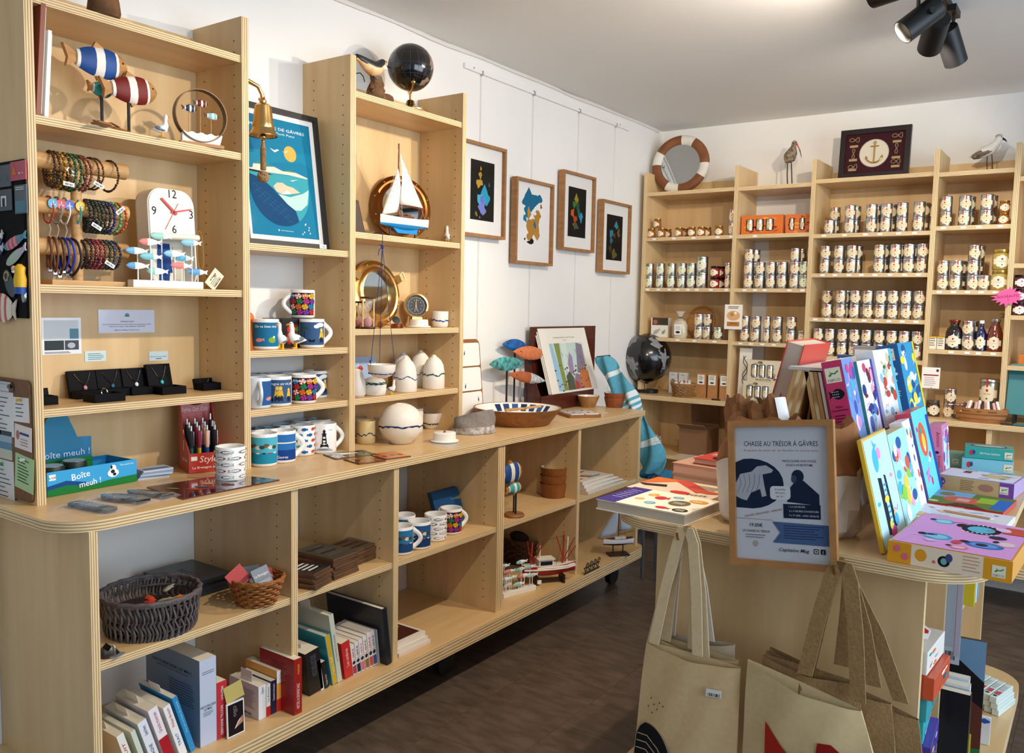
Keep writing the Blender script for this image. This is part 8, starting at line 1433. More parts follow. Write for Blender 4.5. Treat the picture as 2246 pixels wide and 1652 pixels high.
# framed treasure hunt poster
def hunt(A, w, h):
    nv = '16263E'; A.rect(0, 0, w, h, 'CDD0D8'); A.text('CHASSE AU TRÉSOR À GÂVRES', w*.5, h*.855, h*.052, '1A1A1E', w=w*.8); A.text('Enquête de plein air en famille ou entre amis', w*.5, h*.815, h*.022, '9A6A54', w=w*.8)
    A.fill([(0, h*.73)]+[(w*(.16+.37*math.cos(a)), h*(.57+.19*math.sin(a))) for a in [1.75-.25*k for k in range(15)]]+[(0, h*.385)], nv); isl = [(.0, .57), (.05, .64), (.18, .66), (.24, .70), (.34, .71), (.42, .675), (.40, .655), (.30, .64), (.32, .55), (.34, .48), (.29, .47), (.27, .53), (.17, .50), (.12, .44), (.06, .45), (.0, .47)]; A.fill([(w*x, h*y) for x, y in isl][::-1], 'AEB4BE')
    for k in range(5): A.line([(w*(.02+.05*k), h*.5), (w*(.06+.05*k), h*.57), (w*(.03+.06*k), h*.64)], w*.004, '3A4658')
    A.text('PARTEZ QUAND VOUS VOULEZ,', w*.7, h*.735, h*.024, '1A1A1E', w=w*.36); A.text('JOUEZ À VOTRE RYTHME', w*.7, h*.705, h*.024, '1A1A1E', w=w*.28)
    A.fill([(w*x, h*y) for x, y in ((.56, .44), (.9, .42), (.9, .5), (.82, .55), (.74, .6), (.66, .6), (.6, .55))], nv); A.ell(w*.68, h*.63, w*.065, h*.05, nv); A.ell(w*.64, h*.61, w*.03, h*.03, '3A4A62'); A.fill(rrect(w*.38, h*.455, w*.6, h*.555, w*.04, 4), 'D8DCE2')
    for k, s in enumerate(('Accessible', '365 jours', 'par an !')): A.text(s, w*.49, h*(.525-.026*k), h*.02, '1A1A1E')
    A.rect(w*.52, h*.32, w*.91, h*.425, nv)
    for k, s in enumerate(('1 à 6 JOUEURS', '2 à 3 HEURES D\'AVENTURE', '7 à 77 ANS - AVEC ADULTE')): A.text(s, w*.58, h*(.40-.032*k), h*.019, 'C8D0DC', w=w*(.17, .31, .31)[k], al='l')
    A.text('EXPLOREZ · RÉFLÉCHISSEZ · CHERCHEZ', w*.30, h*.345, h*.019, '9A5A44', w=w*.42, a=.22); A.line([(0, h*.305), (w*.4, h*.3)], w*.004, '9A6A54')
    A.text('19,00€', w*.22, h*.245, h*.038, '1A1A1E'); A.text('LA CHASSE AU TRÉSOR', w*.22, h*.205, h*.024, '1A1A1E', w=w*.3); A.lines(w*.1, h*.18, w*.32, 2, h*.018, h*.008, '8A8A92'); A.ell(w*.21, h*.12, w*.03, h*.022, 'B0A8A4'); A.fill([(w*.4, h*.29), (w, h*.28), (w, h*.13), (w*.4, h*.135), (w*.48, h*.21)], '4A6490'); A.lines(w*.52, h*.26, w*.95, 6, h*.018, h*.007, '2A3E62'); A.text('Capitaine Mag', w*.62, h*.075, h*.035, '1A1A1E', it=.25, w=w*.32)
    A.fill(rrect(w*.83, h*.07, w*.88, h*.107, w*.01, 3), '1A1A1E'); A.fill(rrect(w*.838, h*.076, w*.872, h*.101, w*.008, 3), 'CDD0D8'); A.ell(w*.855, h*.0885, w*.009, w*.009, '1A1A1E', 10); A.fill(rrect(w*.9, h*.07, w*.95, h*.107, w*.008, 3), '1A1A1E'); A.text('f', w*.925, h*.073, h*.035, 'CDD0D8')
ro = .112; bl = P(1607, 1236, y=.612); picture('treasure_hunt_poster', 'oak framed treasure hunt poster leaning on the paper bag', frame(bl, (math.cos(ro), 0, math.sin(ro)), (-math.sin(ro), .13, math.cos(ro))), .226, .312, .014, .016, M('B07A44', .5, noise=.25, ns=14, stretch=(2, 2, .5)), hunt, 'poster')
# paper bag with rolled pouches
c = Vector((1.715, .80, .9205)); t = T('paper_bag', 'big crumpled kraft paper bag, pale below and brown above', 'paper bag', c); R = []; random.seed(11)
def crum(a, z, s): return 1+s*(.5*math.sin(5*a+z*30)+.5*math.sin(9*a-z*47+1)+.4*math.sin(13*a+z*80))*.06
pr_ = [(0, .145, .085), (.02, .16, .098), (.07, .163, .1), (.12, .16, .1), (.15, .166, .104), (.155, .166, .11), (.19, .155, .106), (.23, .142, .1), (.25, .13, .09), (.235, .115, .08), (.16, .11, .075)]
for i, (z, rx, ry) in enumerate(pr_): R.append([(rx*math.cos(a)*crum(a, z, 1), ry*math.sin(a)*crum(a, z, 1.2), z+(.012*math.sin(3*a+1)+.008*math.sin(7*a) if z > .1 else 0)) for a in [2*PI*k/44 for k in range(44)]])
q_obj(MB().rings(R, cap1=True, mf=lambda i, j: 0 if i < 4 else 1), 'bag', t, [M('E4D8CA', .75, noise=.1, ns=14, bump=.6), M('9A6236', .8, noise=.2, ns=14, bump=.6)], 25)  # bag colour: pale in the lower rings, brown in the upper ones
for k, (u, v, lab, lean) in enumerate(((1618, 946, 'rolled kraft pouch nearest the cabinet in the big paper bag', -.1), (1672, 944, 'rolled kraft pouch in the middle of the big paper bag', .05), (1716, 940, 'rolled kraft pouch with a white name label in the big paper bag', .25), (1752, 946, 'short kraft pouch at the far side of the big paper bag', .2))):
    p = P(u, v, y=.80); p.z = 1.09; t = T('kraft_pouch', lab, 'pouch', p, group='kraft pouches in the paper bag', r=(-.2, lean, k)); R = []; hh = (.125, .115, .135, .09)[k]
    for i in range(7): z = hh*i/6; R.append([((.027+.004*math.sin(3*a+i))*math.cos(a)*crum(a, z, 2.2), (.025+.004*math.sin(2*a+i*2))*math.sin(a)*crum(a, z*2, 2.4), z+.006*math.sin(4*a+k)*(i > 3)) for a in [2*PI*j/18 for j in range(18)]])
    for f in (.7, .35): R.append([(q[0]*f, q[1]*f, hh-.02/f*.5) for q in R[6]])
    q_obj(MB().rings(R), 'pouch', t, M('8A5A32', .85, noise=.3, ns=30), 15)
    if k == 2: A = Art(warp=lambda x, y, h: Vector(((.034+h)*math.cos(x/.03-2.0), (.034+h)*math.sin(x/.03-2.0), y)), lift=.0); A.rect(-.03, .04, .03, .128, 'ECE9E4'); A.text('AU TRÉSOR', 0, .06, .011, '2A4A6A'); A.obj('paper_label', t)
# A-frame display stand
t = T('display_rack', 'plywood A-frame display rack along the island', 'display rack', (1.7, 1.3, .9205)); yA, yB = .98, 1.78
def slope(n, x0, x1, th, z1, mats, y0=yA, y1=yB, z0=0.0):
    d = 1 if x1 > x0 else -1; po = [(x0, z0), (x0+th, z0), (x1+th, z1), (x1, z1)]; b = MB(Matrix(((1, 0, 0, -1.7), (0, 0, 1, -1.3), (0, 1, 0, 0), (0, 0, 0, 1)))); b.prism(po[::-1], y0, y1, 0, 1); b.F = [f[::-1] for f in b.F]; q_obj(b, n, t, mats, 0)
BRN = M('B88A56', .6, noise=.15, ns=10)
for k in range(4): slope('side_board', 1.585+.011*k, 1.665+.0095*k, .0095, .355, [PLY_E, BRN] if k % 2 else [M('C89E66', .6), BRN])
for k in range(3): slope('side_board', 1.768+.011*k, 1.69+.0105*k, .0095, .352, [PLY_E, BRN] if k % 2 else [M('C89E66', .6), BRN])
slope('face_board', 1.802, 1.723, .007, .352, [M('F0ECE6', .4), M('F0ECE6', .4)]); slope('inner_board', 1.66, 1.70, .006, .33, [BRN, BRN], yA+.05)
q_obj(MB().box(1.652-1.7, yA-.005-1.3, .3555, 1.738-1.7, yB-1.3, .363), 'ridge_board', t, M('C8C4C0', .5), 0); q_obj(MB().box(1.776-1.7, yA-1.3, .168, 1.85-1.7, 1.6-1.3, .176), 'ledge', t, M('D8B488', .5), 0, bevel=.001)
# books resting on the near slope and behind the ridge
t = book('tall coral red hardback leaning on the rack slope', (0, 0, 0), .046, .25, .425, 'D8402E', hard=True, pages='C8B8A8'); t.matrix_world = tr(1.572, 1.29, .922) @ rot(0, .235, 0) @ rot(0, 0, PI/2)
for i, (u, y, w, h, c, lab) in enumerate(((1855, 1.72, .07, .39, '9A9AA0', 'grey thick book standing behind the rack ridge'), (1905, 1.74, .05, .385, 'C8D0DC', 'pale blue book standing behind the rack ridge'), (1800, 1.66, .09, .355, '2A5A94', 'blue book lying low behind the rack ridge'), (1945, 1.86, .07, .37, '24427A', 'navy book at the far end behind the rack ridge'))):
    p = atb(u, y, 1.2); carton('book', lab, 'book', (min(p.x, 1.74), 1.79+.006*i*5, .9205), w, .028, h, c, (0, 0, .1), 'books behind the rack ridge', front=lambda A, a, b_: A.rect(a*.1, b_*.86, a*.9, b_*.97, 'E4E6EA'))
# games on the rack, upper row
def game(u0, u1, x, z, th, h, col, label, side, front=None, lean=.235, top=None, grp='game boxes on the rack'):
    y0 = at(u0, x+th-.024, z+h*.5).y; y1 = at(u1, x+th-.024, z+h*.5).y; return carton('game_box', label, 'game box', (x, y0, z+.0008), th, y1-y0, h, col, (0, -lean, 0), grp, side=side, front=front, top=top)
def djeco(A, x, y, s, vert=False): A.rect(x-s*.5, y-s*.5, x+s*.5, y+s*.5, 'E8E2CC'); A.line([(x-s*.3, y-s*.05), (x-s*.1, y+s*.12), (x+s*.1, y+s*.08), (x+s*.35, y+s*.25)], s*.1, '4A8A2A'); A.line([(x-s*.2, y+s*.25), (x-s*.08, y+s*.08), (x-s*.2, y-s*.08)], s*.05, '4A8A2A'); A.text('DJECO', x, y-s*.4, s*.22, '1A1A1A', w=s*.8)
PK = ('6A8AD0', 'C84A8A', '4AB0C8', 'D88AC0', '3A5AA8', 'E8D0E0'); WT = ('C84A6A', '4A6AC0', '6A2A3A', 'E8A0B0', '8AC0D8', '2A3A7A'); AQ = ('F0F6F8', '4AB4D0', 'D85A4A', 'E8C84A', '2A5A9A', 'E8A0B8')
def sable(A, w, h): djeco(A, w*.5, h*.83, w*.78); A.fish(w*.5, h*.6, w*.8, h*.13, '1A1A22', 0, -1); [A.ell(w*(.3+.09*(k % 4)), h*(.57+.03*(k//4)), w*.025, w*.025, 'E8E0E0', 6) for k in range(12)]; A.text('Sables', w*.5, h*.44, h*.035, '2A1420'); A.text('et paillettes', w*.5, h*.40, h*.035, '2A1420', w=w*.8); A.lines(w*.2, h*.34, w*.8, 4, h*.035, h*.012, '5A1A34'); A.ell(w*.45, h*.06, w*.1, w*.08, 'E890B0', 8)
z1 = 1.0975
game(1862, 1886, 1.783, z1, .047, .205, 'C42E62', 'crimson craft box with a patterned fish on its spine', lambda A, w, h: (A.rect(0, 0, w, h, '7A94CC'), swirl(PK, 26, 3)(A, w, h)), sable)
game(1893, 1925, 1.79, z1, .03, .195, '2A8A94', 'white craft box with purple pictures, second in the upper row', lambda A, w, h: (A.rect(0, 0, w, h, 'E8E4F4'), swirl(WT, 30, 4)(A, w, h), A.rect(w*.85, 0, w, h, '4A3A9A')))
game(1931, 1968, 1.783, z1, .045, .215, 'E8F0F4', 'white painting box with a red house picture, third in the upper row', lambda A, w, h: (A.rect(0, 0, w, h, 'F2F6F8'), swirl(('C84A3A', '8AC0D8', 'E8A0A0', '3A6A4A', 'D8C89A'), 24, 6, .8)(A, w, h), A.rect(w*.86, 0, w, h, '5AC0DC')))
game(1985, 2018, 1.78, z1, .06, .225, '1C5A94', 'blue printing kit box with a white flower on its spine', lambda A, w, h: (A.rect(0, 0, w, h, '3A9AC8'), swirl(('F4FAFC', '1C5A94', 'BFE4F0', 'F0E04A'), 30, 8)(A, w, h), A.rect(w*.9, 0, w, h, 'E8D82A')), lambda A, w, h: (djeco(A, w*.5, h*.86, w*.6), A.ell(w*.5, h*.66, w*.22, h*.06, 'F0F4F4'), A.ell(w*.5, h*.6, w*.3, h*.03, 'F0F4F4'), A.lines(w*.2, h*.5, w*.8, 1, .1, h*.016, 'E4ECF4'), A.lines(w*.2, h*.36, w*.8, 3, h*.03, h*.012, 'C8D8E8'), A.ell(w*.4, h*.12, w*.08, w*.07, 'E8D82A', 8)))
# lower row
def gl(y0, y1, x, th, h, col, label, side, front=None, lean=.25): return carton('game_box', label, 'game box', (x, y0, .9208), th, y1-y0, h, col, (0, -lean, 0), 'game boxes on the rack', side=side, front=front)
gl(.70, .93, 1.944, .010, .24, 'E2B82A', 'yellow edged craft box with a black comb drawing, nearest in the lower row', lambda A, w, h: (A.rect(w*.02, h*.02, w*.98, h*.98, 'BFE6F4'), A.fill([(w*.3, h*.1), (w*.45, h*.08), (w*.42, h*.6), (w*.28, h*.62)], '16202E'), A.fill([(w*.55, h*.12), (w*.66, h*.12), (w*.6, h*.6), (w*.52, h*.62)], '16202E'), [A.rect(w*.44, h*(.12+.05*k), w*.55, h*(.14+.05*k), '2A9AC8') for k in range(9)], A.fish(w*.35, h*.8, w*.3, h*.2, '4AB4E0', 1.2), A.ell(w*.5, h*.1, w*.12, h*.05, 'D84A9A'), swirl(('F0E04A', 'E890C0', '4AB4E0'), 8, 9, .6)(A, w, h)))
gl(.94, 1.14, 1.915, .036, .215, 'D8B43A', 'yellow craft box with flowers on aqua, second in the lower row', lambda A, w, h: (A.rect(0, 0, w, h, 'A8E0EC'), swirl(AQ+('8AC84A',), 30, 12, .9)(A, w, h)))
gl(1.15, 1.27, 1.915, .03, .225, 'F2F4F6', 'white craft box with navy letters, third in the lower row', lambda A, w, h: (A.rect(0, 0, w, h, 'F4F6F8'), swirl(('1E3A7A', '3A9A8A', 'E0604A'), 12, 5, .6)(A, w, h), A.rect(w*.8, 0, w, h, '1E3A7A')))
gl(1.28, 1.50, 1.905, .04, .235, 'D84A5A', 'aqua craft box with an orange fish, last in the lower row', lambda A, w, h: (A.rect(0, 0, w, h, '6AD0E4'), A.ell(w*.4, h*.65, w*.24, h*.2, 'E0603A'), A.ell(w*.42, h*.62, w*.1, h*.1, 'F0C84A'), A.fish(w*.3, h*.25, w*.3, h*.12, 'E07AC0', .6), A.rect(w*.82, 0, w, h*.9, '1E4A9A'), swirl(('2A9AA8', 'F0F4F4', 'C83A6A'), 10, 7, .5)(A, w, h)))
p = P(2038, 1043, z=.92); carton('game_box', 'pink box lettered Artistic Strass standing at the far side', 'game box', (p.x, p.y, .9208), .042, .12, .155, 'E48AB4', (0, -.1, 0), 'game boxes on the island', front=lambda A, w, h: (A.text('Artistic', w*.62, h*.72, w*.3, 'C8283A', a=-PI/2, w=h*.3), A.ell(w*.6, h*.46, w*.14, h*.03, '3A2A5A'), A.text('Strass', w*.62, h*.28, w*.3, 'C8283A', a=-PI/2, w=h*.24), djeco(A, w*.5, h*.07, w*.4)), side=lambda A, w, h: (A.rect(w*.08, h*.05, w*.92, h*.9, 'C4E0EC'), swirl(('E890C0', '6A5AB0', '4AB4D0', 'F4F0F4', 'D84A8A'), 24, 2)(A, w, h)))
p = P(2107, 1033, z=.92); lb_ = lambda n: (lambda A, w, h: (A.ell(w*.14, h*.5, w*.04, h*.25, 'C83A4A'), A.ell(w*.19, h*.55, w*.03, h*.2, '2A4A8A'), A.text(n, w*.52, h*.42, h*.26, 'E8F4F2', w=w*.42) if n else None, djeco(A, w*.9, h*.45, h*.6)))
lay('light blue bead box under the teal one', ((1.942, 1.89, 0), (2.085, 1.905, 0), (1.93, 1.99, 0)), .04, '7CC8DC', None, 'bead boxes', 'game_box', fr=lb_(None)); lay('teal bead box with an oval window lettered 1000 Perles Alphabets', ((1.948, 1.895, 0), (2.083, 1.91, 0), (1.936, 1.985, 0)), .036, '2FA8A0', lambda A, w, h: (A.ell(w*.5, h*.5, w*.38, h*.34, '2A4A4A'), A.ell(w*.5, h*.48, w*.34, h*.27, 'B8C4BC')), 'bead boxes', 'game_box', z=.961, fr=lb_('1000 Perles Alphabets')); lay('pale green bead box behind the pink one', ((1.86, 1.93, 0), (1.938, 1.935, 0), (1.85, 2.0, 0)), .045, '8AC0A4', None, 'bead boxes', 'game_box', fr=lambda A, w, h: djeco(A, w*.75, h*.4, h*.4))
lay('lavender and kraft craft box lying flat', ((1.925, 1.51, 0), (2.12, 1.49, 0), (1.93, 1.66, 0)), .042, 'B49ACC', lambda A, w, h: (A.rect(w*.03, h*.04, w*.97, h*.94, 'E4E0EE'), A.ell(w*.7, h*.5, w*.18, h*.2, 'D0C08A'), A.rect(w*.25, h*.55, w*.35, h*.8, '7A3A4A'), swirl(('5A4A6A', 'B0A08A', '8A6AB0'), 10, 5, .5)(A, w, h)), 'game boxes on the island', 'game_box', fr=lambda A, w, h: (A.rect(0, 0, w*.82, h, 'C8A878'), A.ell(w*.08, h*.6, w*.045, h*.25, '6A4A9A'), A.text('4-8', w*.08, h*.5, h*.2, 'F0ECF4'), A.lines(w*.32, h*.8, w*.5, 6, h*.12, h*.05, '8A6A4A'), A.ell(w*.65, h*.5, w*.1, h*.25, 'A87A6A'), A.rect(w*.82, 0, w, h, '7A4AA0'), djeco(A, w*.88, h*.5, h*.5)))
lay('picture book with a red spine and a woodland cover', ((1.927, 1.25, 0), (2.118, 1.235, 0), (1.93, 1.44, 0)), .012, 'C8342E', lambda A, w, h: (A.rect(0, 0, w, h, '6A7A3A'), A.rect(0, h*.5, w*.5, h, '7AA8C8'), A.ell(w*.45, h*.45, w*.26, h*.22, 'D0604A'), A.rect(w*.36, h*.35, w*.52, h*.55, 'D8A0A0'), A.ell(w*.18, h*.75, w*.1, h*.14, '8A7450'), A.fill([(w*.3, 0), (w*.8, 0), (w*.6, h*.25), (w*.4, h*.2)], '5A3A24'), A.rect(w*.82, h*.1, w, h*.8, '2A6AC0'), A.ell(w*.12, h*.15, w*.08, h*.06, 'E8D8A0'), A.rect(w*.6, h*.4, w*.82, h*.8, '9AB83A')), 'books on the island', fr=lambda A, w, h: (A.rect(0, 0, w, h, 'C8342E'), A.text('GRUFFALO', w*.45, h*.85, h*.7, 'F4E8E0', w=w*.2, a=PI)))
lay('white drawing set box with a big pencil on its lid', ((1.926, 1.055, 0), (2.135, 1.04, 0), (1.93, 1.22, 0)), .014, 'E6E4EC', lambda A, w, h: (A.fill([(w*.22, h*.62), (w*.3, h*.7), (w*.8, h*.62), (w*.8, h*.48), (w*.3, h*.54)], 'B88254'), A.fill([(w*.22, h*.62), (w*.3, h*.54), (w*.3, h*.7)], 'E8C8A0'), A.fill([(w*.8, h*.62), (w*.84, h*.61), (w*.84, h*.49), (w*.8, h*.48)], 'F4F4F4'), A.ell(w*.12, h*.2, w*.1, h*.14, 'E8C88A'), A.lines(w*.35, h*.25, w*.7, 4, h*.06, h*.02, 'D8B8A0'), A.line([(w*.2, h*.4), (w*.5, h*.36), (w*.9, h*.3)], w*.004, '5A8AA0'), swirl(('E8D0C0', 'B8C8D8', '4A5A8A'), 10, 3, .3)(A, w, h)), 'game boxes on the island', 'game_box')
def birds(A, w, h):
    A.rect(w*.02, h*.02, w*.98, h*.98, 'DE9CD4'); k = '1E1A22'
    for x, y, rx, ry, c, e in ((.6, .72, .17, .15, k, '5AB8D0'), (.32, .32, .13, .09, '4A9AC8', '8AC8DC'), (.72, .28, .16, .09, '3A6AB0', '6A9AD0'), (.25, .8, .1, .07, '5AB0C8', '9AD4DC'), (.88, .4, .09, .08, 'D8A8B8', 'E8C8D0'), (.55, .12, .08, .05, 'D8788A', 'F0B8C0')): A.ell(w*x, h*y, w*rx, h*ry, c, 18); A.ell(w*x, h*y, w*rx*.7, h*ry*.65, e, 16); A.ell(w*(x-rx*1.05), h*(y+ry*.3), w*rx*.3, h*ry*.4, k, 10)
    [A.ell(w*(.47+.04*(j % 8)), h*(.6 if j < 8 else .84), w*.01, h*.012, 'F4F0F4', 6) for j in range(16)]; A.rect(w*.78, h*.7, w*.98, h*.9, 'D0523A'); swirl(('E8C0E0', 'C84A5A', '2A2A4A'), 10, 4, .5)(A, w, h)
def bside(A, w, h): A.rect(0, 0, w, h, 'DE9A26'); A.rect(w*.2, 0, w*.78, h, 'E8D4BC'); A.ell(w*.28, h*.55, w*.05, h*.3, 'DE9A26'); A.ell(w*.47, h*.45, w*.05, h*.26, '1E1A22'); A.ell(w*.47, h*.45, w*.025, h*.16, '6AB0A8'); A.ell(w*.51, h*.65, w*.03, h*.2, '4A4A7A'); A.ell(w*.39, h*.35, w*.015, h*.08, 'D86A5A'); [A.lines(w*.62, h*.85, w*.76, 5, h*.16, h*.05, 'C89A7A', .3)]; djeco(A, w*.9, h*.45, h*.55); A.ell(w*.08, h*.7, w*.03, h*.17, 'D86A7A'); A.ell(w*.15, h*.35, w*.03, h*.17, 'D86A7A')
lay('yellow game box with colourful birds on pink, nearest the camera', ((1.965, .663, 0), (2.185, .652, 0), (1.965, .97, 0)), .042, 'DE9A26', birds, 'game boxes on the island', 'game_box', fr=bside)
# ================================================================== tote bags on the island end panel
def ribbon(b, pts, w, th=.0022, wd=(1, 0, 0), m=None):
    wd = Vector(wd); R = []
    for p in pts: p = Vector(p); n = Vector((0, 1, 0)); R.append([p+wd*(w/2)+n*th, p-wd*(w/2)+n*th, p-wd*(w/2)-n*th, p+wd*(w/2)-n*th])
    b.rings(R, m)
def tote(label, cs, hook, y, straps, mat, art=None, smat=None, grp='tote bags on hooks', sw=.024, bow=.012):
    """cs: outline pixels TL, TR, BR, BL; straps: [(u0, v0, u1, v1)] strap feet on the top edge"""
    a, b_, c, d = [P(u, v, y=y) for u, v in cs]; o = P(hook[0], hook[1], y=y); t = T('tote_bag', label, 'bag', o, group=grp); N = 12; R = []
    for i in range(N+1):
        l = a.lerp(d, i/N); r = b_.lerp(c, i/N); row = [l.lerp(r, j/N)-o for j in range(N+1)]
        f = [q+Vector((0, -bow*math.sin(PI*j/N)-.003*math.sin(j*1.3+i*.6), .006*math.sin(PI*j/N*1.0)*(-1 if i == 0 else 0)*2)) for j, q in enumerate(row)]; g = [q+Vector((0, .006+.004*math.sin(PI*j/N), 0)) for j, q in enumerate(row)]
        R.append(f+g[::-1])
    q_obj(MB().rings(R, cap0=False), 'bag', t, mat, 60)
    for u0, v0, u1, v1, dy in straps:
        p0, p1 = P(u0, v0, y=y+dy)-o, P(u1, v1, y=y+dy)-o; b = MB(); k = [p0, p0.lerp(Vector((-.01, dy, 0)), .5)+Vector((-.004, 0, 0)), Vector((-.018, dy, -.03)), Vector((-.006, dy-.004, .004)), Vector((.006, dy-.004, .004)), Vector((.018, dy, -.03)), p1.lerp(Vector((.01, dy, 0)), .5)+Vector((.006, 0, 0)), p1]
        pts = []
        for s in range(len(k)-1): pts += [k[s].lerp(k[s+1], q/4) for q in range(4)]
        pts.append(k[-1]); ribbon(b, pts, sw); q_obj(b, 'strap', t, smat or mat, 40)
    if art: w, h = (c-d).length, (a-d).length; A = Art(warp=lambda x, y, k: d-o+(c-d)*(x/w)+(a-d)*(y/h)+(b_-a-c+d)*(x*y/w/h)+Vector((0, -bow*math.sin(PI*x/w)-.0045-k*4, 0)), lift=.0); art(A, w, h); A.obj('print', t)
    return t
for n, (u, v) in enumerate(((1505, 1166), (1843, 1238))):
    h = P(u, v, y=.62); t = T('bag_hook', ('brass hook for the cream tote bags', 'brass hook for the jute tote bags')[n], 'hook', h); q_obj(MB().tube([(0, .024, .006), (0, .0, .004), (0, -.02, -.012), (0, -.045, -.008), (0, -.052, .01)], .003, 8), 'hook', t, BRASS, 60)
CT = M('D6B888', .9, noise=.1, ns=90); CT2 = M('DCC298', .9, noise=.1, ns=90)
def whale(A, w, h):
    n = 14; A.fill([(w*.02, 0)]+[(w*.02, h*.38), (w*.05, h*.43), (w*.1, h*.46)]+[(w*(.1+.34*math.sin(PI/2*k/n)), h*.46*math.cos(PI/2*k/n)) for k in range(1, n+1)], '1A1A1E')
    for k in range(7): A.line([(w*.03, h*(.38-.05*k)), (w*.14, h*(.37-.05*k)), (w*.26, h*(.29-.05*k)), (w*(.37+.01*k), h*(.17-.04*k))], w*.008, 'CDB48C')
    for x, y in ((.18, .6), (.22, .57), (.12, .58), (.14, .64), (.28, .6), (.17, .54), (.24, .62)): A.ell(w*x, h*y, w*.006, h*.008, '1A1A1E', 6)
    A.rect(w*.7, h*.74, w*.85, h*.80, 'DCD8D0'); bars(w*.715, h*.745, 8, w*.016, h*.025, '2A2A2A')(A)
tote('cream cotton tote with a black striped wave print, front of its hook', ((1418, 1408), (1624, 1466), (1612, 1730), (1380, 1720)), (1505, 1160), .582, [(1434, 1412, 1530, 1438, 0.0), (1428, 1418, 1545, 1440, .012)], CT, whale, CT2)
tote('cream cotton tote second on its hook', ((1432, 1392), (1618, 1450), (1610, 1720), (1395, 1710)), (1505, 1160), .606, [(1460, 1405, 1520, 1425, 0.0)], CT, None, CT2)
tote('pale tote at the back of its hook', ((1440, 1385), (1610, 1415), (1606, 1700), (1405, 1700)), (1505, 1160), .628, [(1470, 1392, 1556, 1405, .0)], M('BCA88C', .9), None, M('D8CCBC', .9))
JU = M('A07C50', .95, noise=.25, ns=160, bump=.4); CV = M('D2B98A', .9, noise=.08, ns=90)
def redfish(A, w, h):
    h *= 1.42
    A.fill([(w*.2, h*.02), (w*.2, h*.42), (w*.33, h*.3), (w*.42, h*.22), (w*.33, h*.05)][::-1], 'A82A1E'); A.fill([(w*.42, h*.22), (w*.52, h*.27), (w*.6, h*.28), (w*.62, h*.36), (w*.72, h*.36), (w*.8, h*.28), (w*.84, h*.1), (w*.84, 0), (w*.4, 0), (w*.38, h*.15)], '8A1A16'); [A.ell(w*x, h*.12, w*.035, h*.04, '1A1A22') for x in (.5, .6, .7)]; [A.ell(w*x, h*.115, w*.015, h*.018, 'E8E0D4') for x in (.5, .6, .7)]; A.fill([(w*.44, h*.14), (w*.75, 0), (w*.44, 0)], 'B05A50')
for k, (u, v, lab) in enumerate(((1880, 1500, 'brown jute tote second on its hook'), (1950, 1545, 'brown jute tote third on its hook'), (2010, 1580, 'brown jute tote at the back of its hook'))):
    tote(lab, ((1672+8*k, 1436-8*k), (u+4, v), (u+20, 1730), (1660, 1730)), (1846, 1236), .600+.016*k, [(1775, 1462-6*k, u-34, v-40, 0)], JU, sw=.03)
tote('canvas front jute tote with a red fish print', ((1640, 1448), (1888, 1560), (1936, 1730), (1622, 1730)), (1846, 1236), .576, [(1765, 1480, 1882, 1540, 0)], CV, redfish, JU, sw=.03, bow=.02)
# ================================================================== island book bays
for i, (z, c, lab, w) in enumerate(((0.400, '3A2A8A', 'purple game box at the bottom of the narrow bay', .075), (0.453, '4A3A9A', 'purple game box with orange dots in the narrow bay', .07), (0.506, '2FB4B8', 'turquoise game box in the narrow bay', .08), (0.559, '3AA0A8', 'teal game box in the narrow bay', .075), (0.612, 'C8502E', 'orange checked game box in the narrow bay', .09), (0.665, 'E8E4DC', 'white game box with an orange ring in the narrow bay', .085))):
    carton('game_box', lab, 'game box', (1.862, .76, z+.0008), .182+.010*math.sin(i*2), .16, .05, c, (0, 0, .06*math.sin(i)), 'game boxes in the narrow island bay', side=swirl(('F0ECE4', '2A8A8A', 'E07A3A', '2A2A6A'), 7, i+2, .8), front=None)
t = T('hat_cutout', 'card cut-out of a red feathered hat above the game boxes', 'cut-out', (1.955, .80, .7195)); X = frame((0, 0, 0), (.8, .25, 0), (0, .1, .8)) @ Matrix.Scale(.62, 4); q_obj(MB(X).prism([(.0, .0), (.12, .0), (.13, .03), (.1, .055), (.06, .065), (.02, .05), (-.01, .03)], 0, .002), 'card', t, M('F0ECE6', .5), 0); A = Art(X @ tr(0, 0, .002), lift=.0005); A.fill([(.004, .02), (.12, .02), (.122, .03), (.09, .05), (.06, .058), (.025, .045)], 'B8342A'); A.ell(.04, .015, .02, .012, '3A8A5A'); A.obj('print', t)
for k, (y, c, h, lab) in enumerate(((1.045, '0E0E12', .276, 'tall black notebook standing at the divider'), (1.075, 'DCE0E8', .284, 'white album behind the black notebook'), (1.11, 'D8DCE4', .288, 'second white album behind the black notebook'))): book(lab, (2.093-.006*k, y, .2508), .026, .2, h, c, group='albums in the wide island bay')
carton('book', 'large picture book with a dark green and brown cover', 'book', (1.895, 1.20, .2508), .21, .014, .35, '2A2220', (0, 0, .12), front=lambda A, w, h: (A.rect(0, 0, w, h, '5A2E22'), A.fill([(0, h*.6), (w*.4, h*.75), (w, h*.5), (w, h), (0, h)], '1A1416'), A.fill([(w*.6, h*.9), (w, h*.7), (w, h), (w*.5, h)], '6A8AA8'), A.fill([(0, 0), (w, 0), (w, h*.2), (0, h*.12)], '2A6A3A'), A.ell(w*.5, h*.4, w*.2, h*.08, '7A3A28'), A.rect(w*.6, h*.15, w*.9, h*.3, 'C8B83A')))
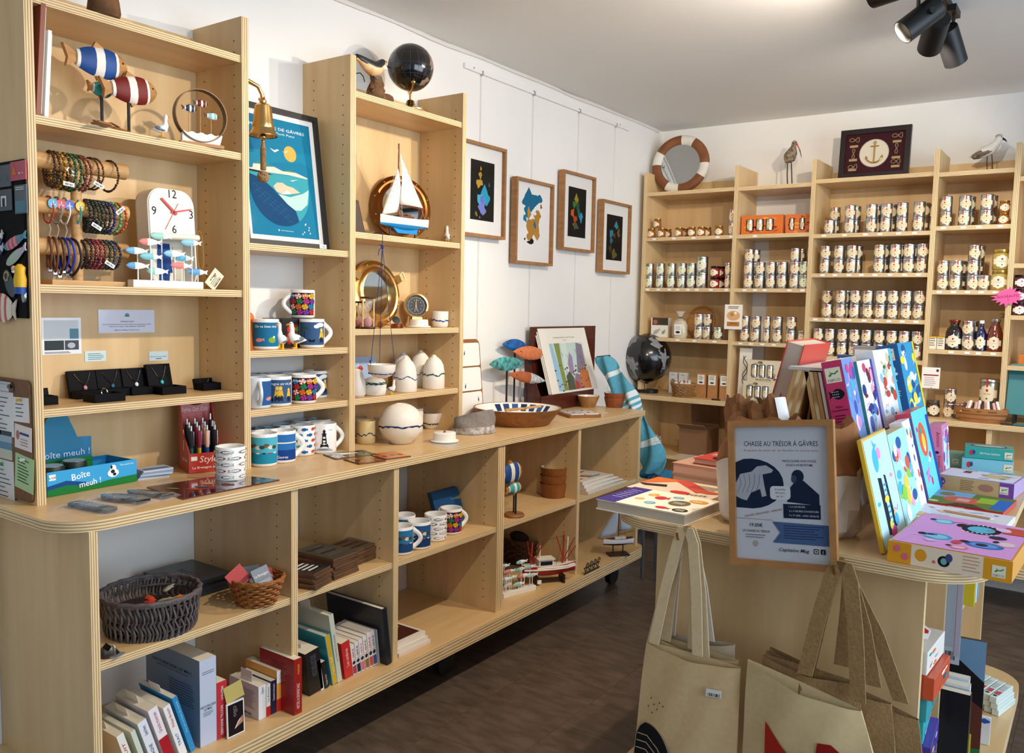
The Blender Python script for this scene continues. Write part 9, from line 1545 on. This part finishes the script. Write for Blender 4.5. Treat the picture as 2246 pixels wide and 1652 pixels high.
for i, (y, c, lab) in enumerate(((1.42, 'C8B82A', 'yellow picture book high in the wide bay'), (1.46, 'E4E8EC', 'white picture book high in the wide bay'), (1.50, '7AB0C8', 'pale blue picture book high in the wide bay'))): carton('book', lab, 'book', (1.86, y, .6212), .19, .016, .24, c, (0, 0, .05), 'picture books high in the wide bay', front=swirl(('F0F0EC', '2A4A8A', '8AB04A'), 6, i, .7))
ib('shelf', 'z', rect(1.74, 1.036, 2.02, 1.86), .60, .62); ib('shelf', 'z', rect(1.74, .742, 2.02, 1.02), .38, .40)
p = P(2090, 1290, x=2.045); t = T('bookmark_strip', 'long clear strip of bookmarks hanging at the divider', 'bookmark strip', (2.03, 1.028, .60)); q_obj(MB().box(.001, -.001, 0, .036, .001, .27), 'strip', t, M('BFC4CC', .3, coat=.4), 0); A = Art(frame((.001, -.0012, 0), (1, 0, 0), (0, 0, 1)), lift=.0004); A.rect(.003, .04, .02, .26, 'A8B4C0'); bars(.005, .01, 7, .003, .02, '2A2A2E')(A); A.rect(.023, .02, .033, .26, 'B8B0C0'); A.obj('print', t)
random.seed(9)
for k in range(12):
    i, j = k % 4, k//4; carton('mini_box', 'small white and red box, %s along in the %s layer of the base pile' % (ORD[i], ('bottom', 'middle', 'top')[j]), 'box', (2.03+.021*i-.004*j, 1.66-.012*i, .2508+.0185*j), .02, .13, .018, 'D8E4DC', (0, 0, -.25), 'mini boxes on the island base', top=lambda A, w, h: (A.rect(w*.15, h*.2, w*.85, h*.4, 'C8505A'), A.ell(w*.5, h*.12, w*.3, h*.04, '2A2A2E', 8), A.rect(w*.2, h*.5, w*.8, h*.8, 'BCC8C4')) if j == 2 else None)
for i, (u, v, c, lab) in enumerate(((2028, 1640, 'C82A34', 'red and blue picture book leaning at the island foot'), (2100, 1640, '8AC0D8', 'pale blue leaflet leaning at the island foot'), (2150, 1648, 'E4E8F0', 'white leaflet lying at the island foot'))): p = P(u, v, x=2.09); carton('booklet', lab, 'booklet', (p.x-.08, p.y, .2508), .10, .006, .15-.03*i, c, (.25, 0, .1), 'leaflets at the island foot', front=swirl(('2A5AB0', 'F0E04A', 'F0F0F0'), 8, i, .9))
